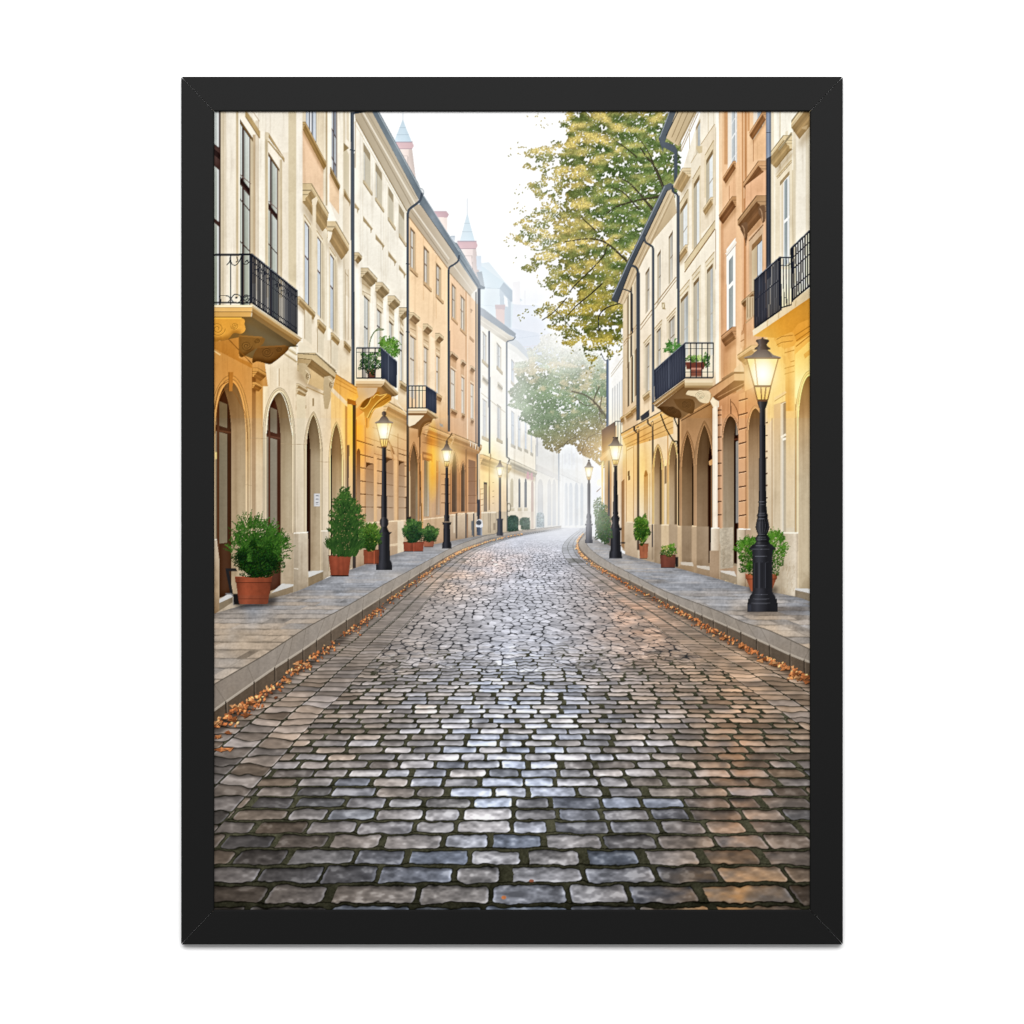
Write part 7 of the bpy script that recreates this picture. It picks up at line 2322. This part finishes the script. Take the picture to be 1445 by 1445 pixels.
# far ones
plant('dark rounded shrub in a pot behind the lamp before the orange house')
pot_box(597, 613, 763, 772, 1.5, (166, 100, 76), None)
part('foliage', CUR_PLANT)
P(ell(607, 754, 9.5, 10, 24), (32, 54, 32), tex=.2)
sprig(607, 753, 11.5, 12, 700, (26, 52, 30), (78, 112, 56), 1)
sprays(607, 756, 10, 11, 40, 5, (44, 74, 38), (104, 144, 70), .6)
plant('twin dark shrubs in a long terracotta trough by the drainpipe')
pot_box(569, 598, 764.6, 778.6, 1, (148, 74, 54), None, 584)
part('foliage', CUR_PLANT)
P(ell(583, 752, 12, 14, 24), (30, 50, 32), tex=.2)
sprig(583, 750, 14, 17, 1100, (22, 48, 30), (70, 108, 52), 1, flat=766)
sprays(583, 752, 13, 16, 60, 6, (40, 70, 38), (100, 142, 66), .6)
plant('light green bush in a red pot behind the tall lamp')
pot_box(513, 535, 775.5, 795.8, .6, (146, 74, 50), None, 528)
part('foliage', CUR_PLANT)
P(ell(522, 761, 11.5, 16, 24), (36, 62, 24), tex=.2)
sprig(522, 759, 14, 20, 1300, (26, 54, 20), (92, 130, 42), 1, flat=778, gold=.02)
sprays(522, 760, 13, 18, 70, 8, (46, 82, 30), (112, 148, 52), .7)
plant('tall dark conical shrub in a square terracotta pot beside the drainpipe')
pot_box(463.2, 495.4, 783.6, 812.6, 3.6, (146, 72, 50), None)
L([(466, 812.4), (492, 812.8)], 1.6, (40, 34, 32), own=False)
part('foliage', CUR_PLANT)


def cone(xc, y0, y1, w, n, dark, lit, a=.16):
    """a conical conifer: needles on up-swept sprays, thicker towards the foot"""
    t = RNG.uniform(0, 1, n)**.62
    y = y0+(y1-y0)*t
    hw = (w*(t**.56)*(1-.35*np.clip((t-.85)/.15, 0, 1))+1.2)*(1+.22*np.sin(t*23+1)+.12*np.sin(t*41))
    u = RNG.uniform(-1, 1, n)
    x = xc+hw*u*(1+.12*np.sin(y*.55+u*3))
    ln = (3+5*t)*RNG.uniform(.5, 1.2, n)
    k = np.clip(.35+.4*u*0+.35*RNG.normal(0, .5, n)+.25*(1-t)+.25*np.abs(u), 0, 1)
    o = np.argsort(k+RNG.normal(0, .2, n))
    for i in o:
        c = mix(dark, lit, k[i])
        dx = u[i]*ln[i]*.55
        L([(x[i], y[i]), (x[i]+dx*.6, y[i]-ln[i]*.55), (x[i]+dx, y[i]-ln[i]*.9)], [1.5, 1.2, .5], c)


P([(479, 784), (470, 765), (472, 735), (482, 700), (492, 700), (505, 735), (506, 765), (494, 784)], (26, 50, 26), tex=.2)
cone(487, 686, 786, 23, 1900, (18, 42, 22), (66, 104, 42))
sprays(487, 740, 20, 46, 90, 10, (30, 60, 28), (84, 124, 50), .8, -2.9, -.2)
sprays(500, 745, 10, 34, 40, 10, (30, 60, 28), (84, 124, 50), .8, -1.2, .5)
plant_holes = RNG.uniform(0, 1, 60)
leaves(474+26*plant_holes, 700+80*RNG.uniform(0, 1, 60), 0, jit((214, 176, 124), 60, .05), own=False)
plant('big leafy bush in a round terracotta pot beside the left door')
tint([(326, 845), (392, 842), (386, 856), (336, 858)], (60, 56, 56), .7, soft=3)
P([(318, 802), (333, 802), (335, 806), (323, 806), (329, 838), (325, 838), (319, 808)], (34, 34, 36), tex=.03, own=False)
L([(318, 838), (326, 838), (330, 842), (330, 854)], 2, (120, 120, 122), own=False)
P([(329, 838), (337, 838), (338, 853), (330, 853)], (28, 26, 26), tex=.03, own=False)
pot_round(331.4, 384, 813.5, 852.6, 20.5, (150, 74, 48), None, .2)
L([(336, 845), (378.6, 845)], 1.2, (110, 50, 30), a=.8)
part('foliage', CUR_PLANT)
P(ell(364, 786, 29, 28, 30), (16, 34, 14), tex=.3)
for cx, cy, rx, ry, n in ((364, 784, 33, 34, 3600), (354, 776, 24, 32, 1500), (376, 780, 21, 34, 1500), (366, 806, 27, 11, 600)):
    sprig(cx, cy, rx, ry, n, (8, 26, 10), (46, 92, 24), 1, flat=815)
for cx, cy, rx, ry, n, l in ((362, 770, 32, 34, 120, 15), (354, 765, 22, 32, 40, 22), (385, 780, 20, 30, 70, 17), (338, 785, 14, 24, 40, 15), (366, 785, 36, 34, 80, 10)):
    sprays(cx, cy, rx, ry, n, l*.8, (20, 50, 16), (72, 118, 38), 1, -2.9, .35)
for _ in range(16):
    a = RNG.uniform(-2.6, -.5)
    x, y = 364+26*math.cos(a), 770+24*math.sin(a)
    x1, y1 = x+RNG.uniform(14, 26)*math.cos(a), y+RNG.uniform(12, 26)*math.sin(a)
    L([(x, y), (x1, y1)], [1.2, .7], (62, 96, 38))
    u = np.linspace(.1, 1, 12)
    leaves(x+(x1-x)*u+RNG.normal(0, 1.3, 12), y+(y1-y)*u+RNG.normal(0, 1.3, 12), 1, jit((72, 118, 42), 12, .15))
# right side
plant('dim hedge shrub beyond the far right lamp', 'pictured_shrub')
part('foliage', CUR_PLANT)
P(ell(851, 742, 9, 22, 24), (86, 104, 74), tex=.15)
sprig(850, 740, 11, 26, 1300, (74, 92, 64), (122, 142, 100), 1)
sprig(844, 715, 7, 13, 300, (116, 132, 100), (156, 170, 132), 1)
sprig(855, 752, 9, 14, 700, (54, 74, 48), (92, 116, 74), 1)
plant('clipped egg shaped topiary with yellow flecks in a slim terracotta pot')
pot_box(901.6, 915, 767, 788.6, 1.4, (178, 106, 74), None)
part('foliage', CUR_PLANT)
P(ell(905.4, 747, 9, 17, 24), (40, 66, 24), tex=.2)
sprig(905.4, 747, 10.6, 20, 1500, (28, 58, 18), (88, 128, 40), 1, gold=.03)
sprays(905.4, 747, 10, 19, 40, 4, (50, 90, 30), (120, 160, 60), .6, -3.1, 3.1)
plant('small flowering plant in a low dark red pot')
pot_box(931.4, 953.6, 782.4, 801.6, 1.2, (112, 62, 50), None)
P([(953, 786), (957, 786), (957, 800), (953, 800)], (36, 34, 34), tex=0, own=False)
part('foliage', CUR_PLANT)
sprig(943, 777, 11, 8, 420, (40, 74, 26), (120, 160, 56), 1, gold=.14)
sprig(949, 773, 5, 6, 120, (50, 90, 30), (124, 170, 60), 1)
plant('spreading fern bush in a terracotta pot behind the near right lamp')
tint([(1056, 828), (1098, 828), (1096, 838), (1058, 838)], (70, 64, 62), .6, soft=2)
pot_round(1051.6, 1097, 810, 834.6, 15, (176, 92, 58), None, .26)
part('foliage', CUR_PLANT)
for cx, cy, rx, ry, n in ((1058, 785, 17, 24, 1200), (1094, 782, 12, 30, 900), (1075, 780, 26, 22, 900), (1062, 802, 16, 9, 300)):
    sprig(cx, cy, rx, ry, n, (26, 66, 14), (92, 146, 36), 1, flat=812)
for cx, cy, rx, ry, n in ((1056, 785, 15, 22, 90), (1094, 780, 11, 30, 90)):
    sprays(cx, cy, rx, ry, n, 11, (40, 84, 22), (100, 152, 50), .9, -2.9, .2)
# the greens print deep and a little dull
LEAFY = [i for i, p_ in enumerate(PARTS) if p_[0] == 'foliage' and i != 0]
lw_ = np.isin(IDS, LEAFY)[..., None]
IMG *= 1-lw_*np.array((.08, .08, .06), np.float32)
POTS = [i for i, p_ in enumerate(PARTS) if p_[0] == 'pot']
IMG *= 1-np.isin(IDS, POTS)[..., None]*((.06+.10*np.clip(N_MED, -.5, 1)+.12*np.clip(N_STREAK, 0, 1))[..., None])
# the near lamp stands in front of it
tint([(1050, 858), (1150, 856), (1130, 866), (1052, 868)], (90, 84, 82), .6, soft=4)
LN = lamp(1076, [(565, 7.6), (569, 7), (575, 5), (577, 4), (707, 5.4), (708, 6.2), (711, 5.4), (724, 6.6), (727, 8), (730, 7), (732, 7.6), (738, 9), (744, 10), (750, 8.4), (754, 6.6), (757, 8.4), (760, 10.8), (764, 9), (768, 11.4)], 863, 26.2, 493, 505, 545, 565, (38, 38, 42),
          'nearest and tallest lit street lamp with a fluted base at the right', asym=1,
          sq=[((768, 13), (774, 19)), ((773.4, 19.2), (776, 18)), ((776, 15), (785, 14)), ((785, 14), (836, 14.2)), ((836, 15), (838.5, 15)), ((838.5, 16), (841.5, 18)), ((841.5, 18), (845, 18.6)), ((845, 20.4), (851, 20.8)), ((850.6, 21.4), (863.6, 21.6))],
          finial=[(476, 1), (478, 1.6), (479.4, 9), (481.6, 9.4), (486, 5.8), (489, 7.4), (491, 11), (493.6, 11)])
go(LN)
for x in (-8, -4, 0, 4, 8):
    L(curve([(1076+x*.7, 733), (1076+x, 742), (1076+x*.6, 752)]), .8, (84, 84, 90), a=.5)
for x in (-8.6, -1.4, 6.2):
    P([(1076+x-2.2, 793), (1076+x+2.2, 793), (1076+x+2.2, 830), (1076+x-2.2, 830)], (30, 30, 34), tex=.05, a=.6)
    L([(1076+x-2.2, 830), (1076+x-2.2, 794), (1076+x+2., 793)], .6, (84, 86, 96), a=.5)
for y, w in ((708, 6), (711.6, 5), (724.4, 6.6), (727.4, 7.4), (732, 7), (753.6, 6), (757.6, 8), (760.6, 10), (770, 12), (774.6, 18), (785, 13), (838.6, 14), (845.4, 17), (851.4, 20)):
    L([(1076-w*.8, y), (1076-w*.1, y+.2), (1076+w*.55, y)], [.5, 1., .4], (122, 124, 134), a=.6)
for y in (729.4, 735, 756, 764):
    L([(1068, y), (1084, y)], .9, (16, 16, 18), a=.6)
P([(1054.5, 853), (1060, 853), (1060, 863), (1054.5, 863)], (62, 66, 80), a=.5, tex=0)
# halos of the lamps on the misty air
for x, y, r, a in LAMPS:
    glow(x, y+1, r*.36, r*.42, (255, 246, 214), a*1.3, 1.1)
    glow(x, y, r*.9, r*.9, (255, 206, 116), a*.62, 1.5)
glow(792, 705, 76, 80, (242, 241, 240), .62, 1.2)
glow(800, 740, 80, 34, (238, 240, 243), .5, 1.2)
glow(700, 545, 70, 200, (247, 246, 244), .40, 1.2)
glow(770, 690, 60, 60, (246, 244, 242), .4, 1.2)
glow(690, 400, 60, 70, (248, 249, 250), .30, 1.2)
clarity(155, 1286, 4, .14)
grade(840, 1286, .92)


# ---------------------------------------------------------------- the printed sheet, piece by piece
# One flat sheet of ink, cut along the outlines of the pictured things: every piece lies in the same plane,
# pieces share their edges and never overlap.  Ink colours ride on the vertices.
def sharpen(a, amt):
    p = np.pad(a, ((1, 1), (1, 1), (0, 0)), mode='edge')
    b = (p[:-2, 1:-1]+p[2:, 1:-1]+p[1:-1, :-2]+p[1:-1, 2:]+4*p[1:-1, 1:-1])/8
    return a+(a-b)*amt


INK = .663                                        # how much light the white of the paper gives back
pad = np.pad(IMG, ((1, 1), (1, 1), (0, 0)), mode='edge')
node = (pad[0:-1, 0:-1]+pad[1:, 0:-1]+pad[0:-1, 1:]+pad[1:, 1:])/4
node = np.clip(sharpen(node[::SS, ::SS], .55), 0, 1)            # (NY+1, NX+1, 3): ink at the corners of the cells
lin = np.where(node <= .04045, node/12.92, ((node+.055)/1.055)**2.4)*INK
cell = IDS[SS//2::SS, SS//2::SS]

ink = bpy.data.materials.new('printed ink')
ink.use_nodes = True
nt = ink.node_tree
bs = nt.nodes['Principled BSDF']
bs.inputs['Roughness'].default_value = .6
bs.inputs['Specular IOR Level'].default_value = 0.
at_ = nt.nodes.new('ShaderNodeAttribute')
at_.attribute_name = 'ink'
tcn = nt.nodes.new('ShaderNodeTexCoord')
pn = nt.nodes.new('ShaderNodeTexNoise')          # the tooth of the paper
pn.inputs['Scale'].default_value = 1500
mr = nt.nodes.new('ShaderNodeMapRange')
mr.inputs['To Min'].default_value, mr.inputs['To Max'].default_value = .985, 1.015
sv_ = nt.nodes.new('ShaderNodeVectorMath')
sv_.operation = 'SCALE'
nt.links.new(tcn.outputs['Object'], pn.inputs['Vector'])
nt.links.new(pn.outputs['Fac'], mr.inputs['Value'])
nt.links.new(at_.outputs['Color'], sv_.inputs[0])
nt.links.new(mr.outputs[0], sv_.inputs['Scale'])
nt.links.new(sv_.outputs[0], bs.inputs['Base Color'])

K = (DIST+SHEET_Y)/DIST                          # seen through the frame the sheet fills the opening exactly
GX = ((np.arange(NX+1)+X0-CX)*MM*K).astype(np.float32)
GZ = ((CY-(np.arange(NY+1)+Y0))*MM*K).astype(np.float32)


def sheet_piece(name, ids, parent):
    r, c = np.nonzero(ids)
    if not len(r):
        return None
    w = NX+1
    quad = np.stack([(r+1)*w+c, (r+1)*w+c+1, r*w+c+1, r*w+c], 1)     # faces the viewer
    used, inv = np.unique(quad, return_inverse=True)
    me = bpy.data.meshes.new(name)
    co = np.empty((len(used), 3), np.float32)
    co[:, 0], co[:, 1], co[:, 2] = GX[used % w], SHEET_Y, GZ[used//w]
    me.vertices.add(len(used))
    me.vertices.foreach_set('co', co.ravel())
    me.loops.add(quad.size)
    me.loops.foreach_set('vertex_index', inv.ravel().astype(np.int32))
    me.polygons.add(len(quad))
    me.polygons.foreach_set('loop_start', np.arange(0, quad.size, 4, dtype=np.int32))
    a = me.attributes.new('ink', 'FLOAT_COLOR', 'POINT')
    col = np.ones((len(used), 4), np.float32)
    col[:, :3] = lin.reshape(-1, 3)[used]
    a.data.foreach_set('color', col.ravel())
    me.update(calc_edges=True)
    me.materials.append(ink)
    o = bpy.data.objects.new(name, me)
    scene.collection.objects.link(o)
    o.parent = parent
    return o


objs = []
for i, (name, par, label, group) in enumerate(PARTS):
    p = poster if par is None else objs[par]
    o = sheet_piece(name, cell == i, p)
    if o is None and any(q[1] == i for q in PARTS):
        o = bpy.data.objects.new(name, None)
        scene.collection.objects.link(o)
        o.parent = p
    if o is not None:
        if label:
            o['label'] = label
        if group:
            o['group'] = group
    objs.append(o)
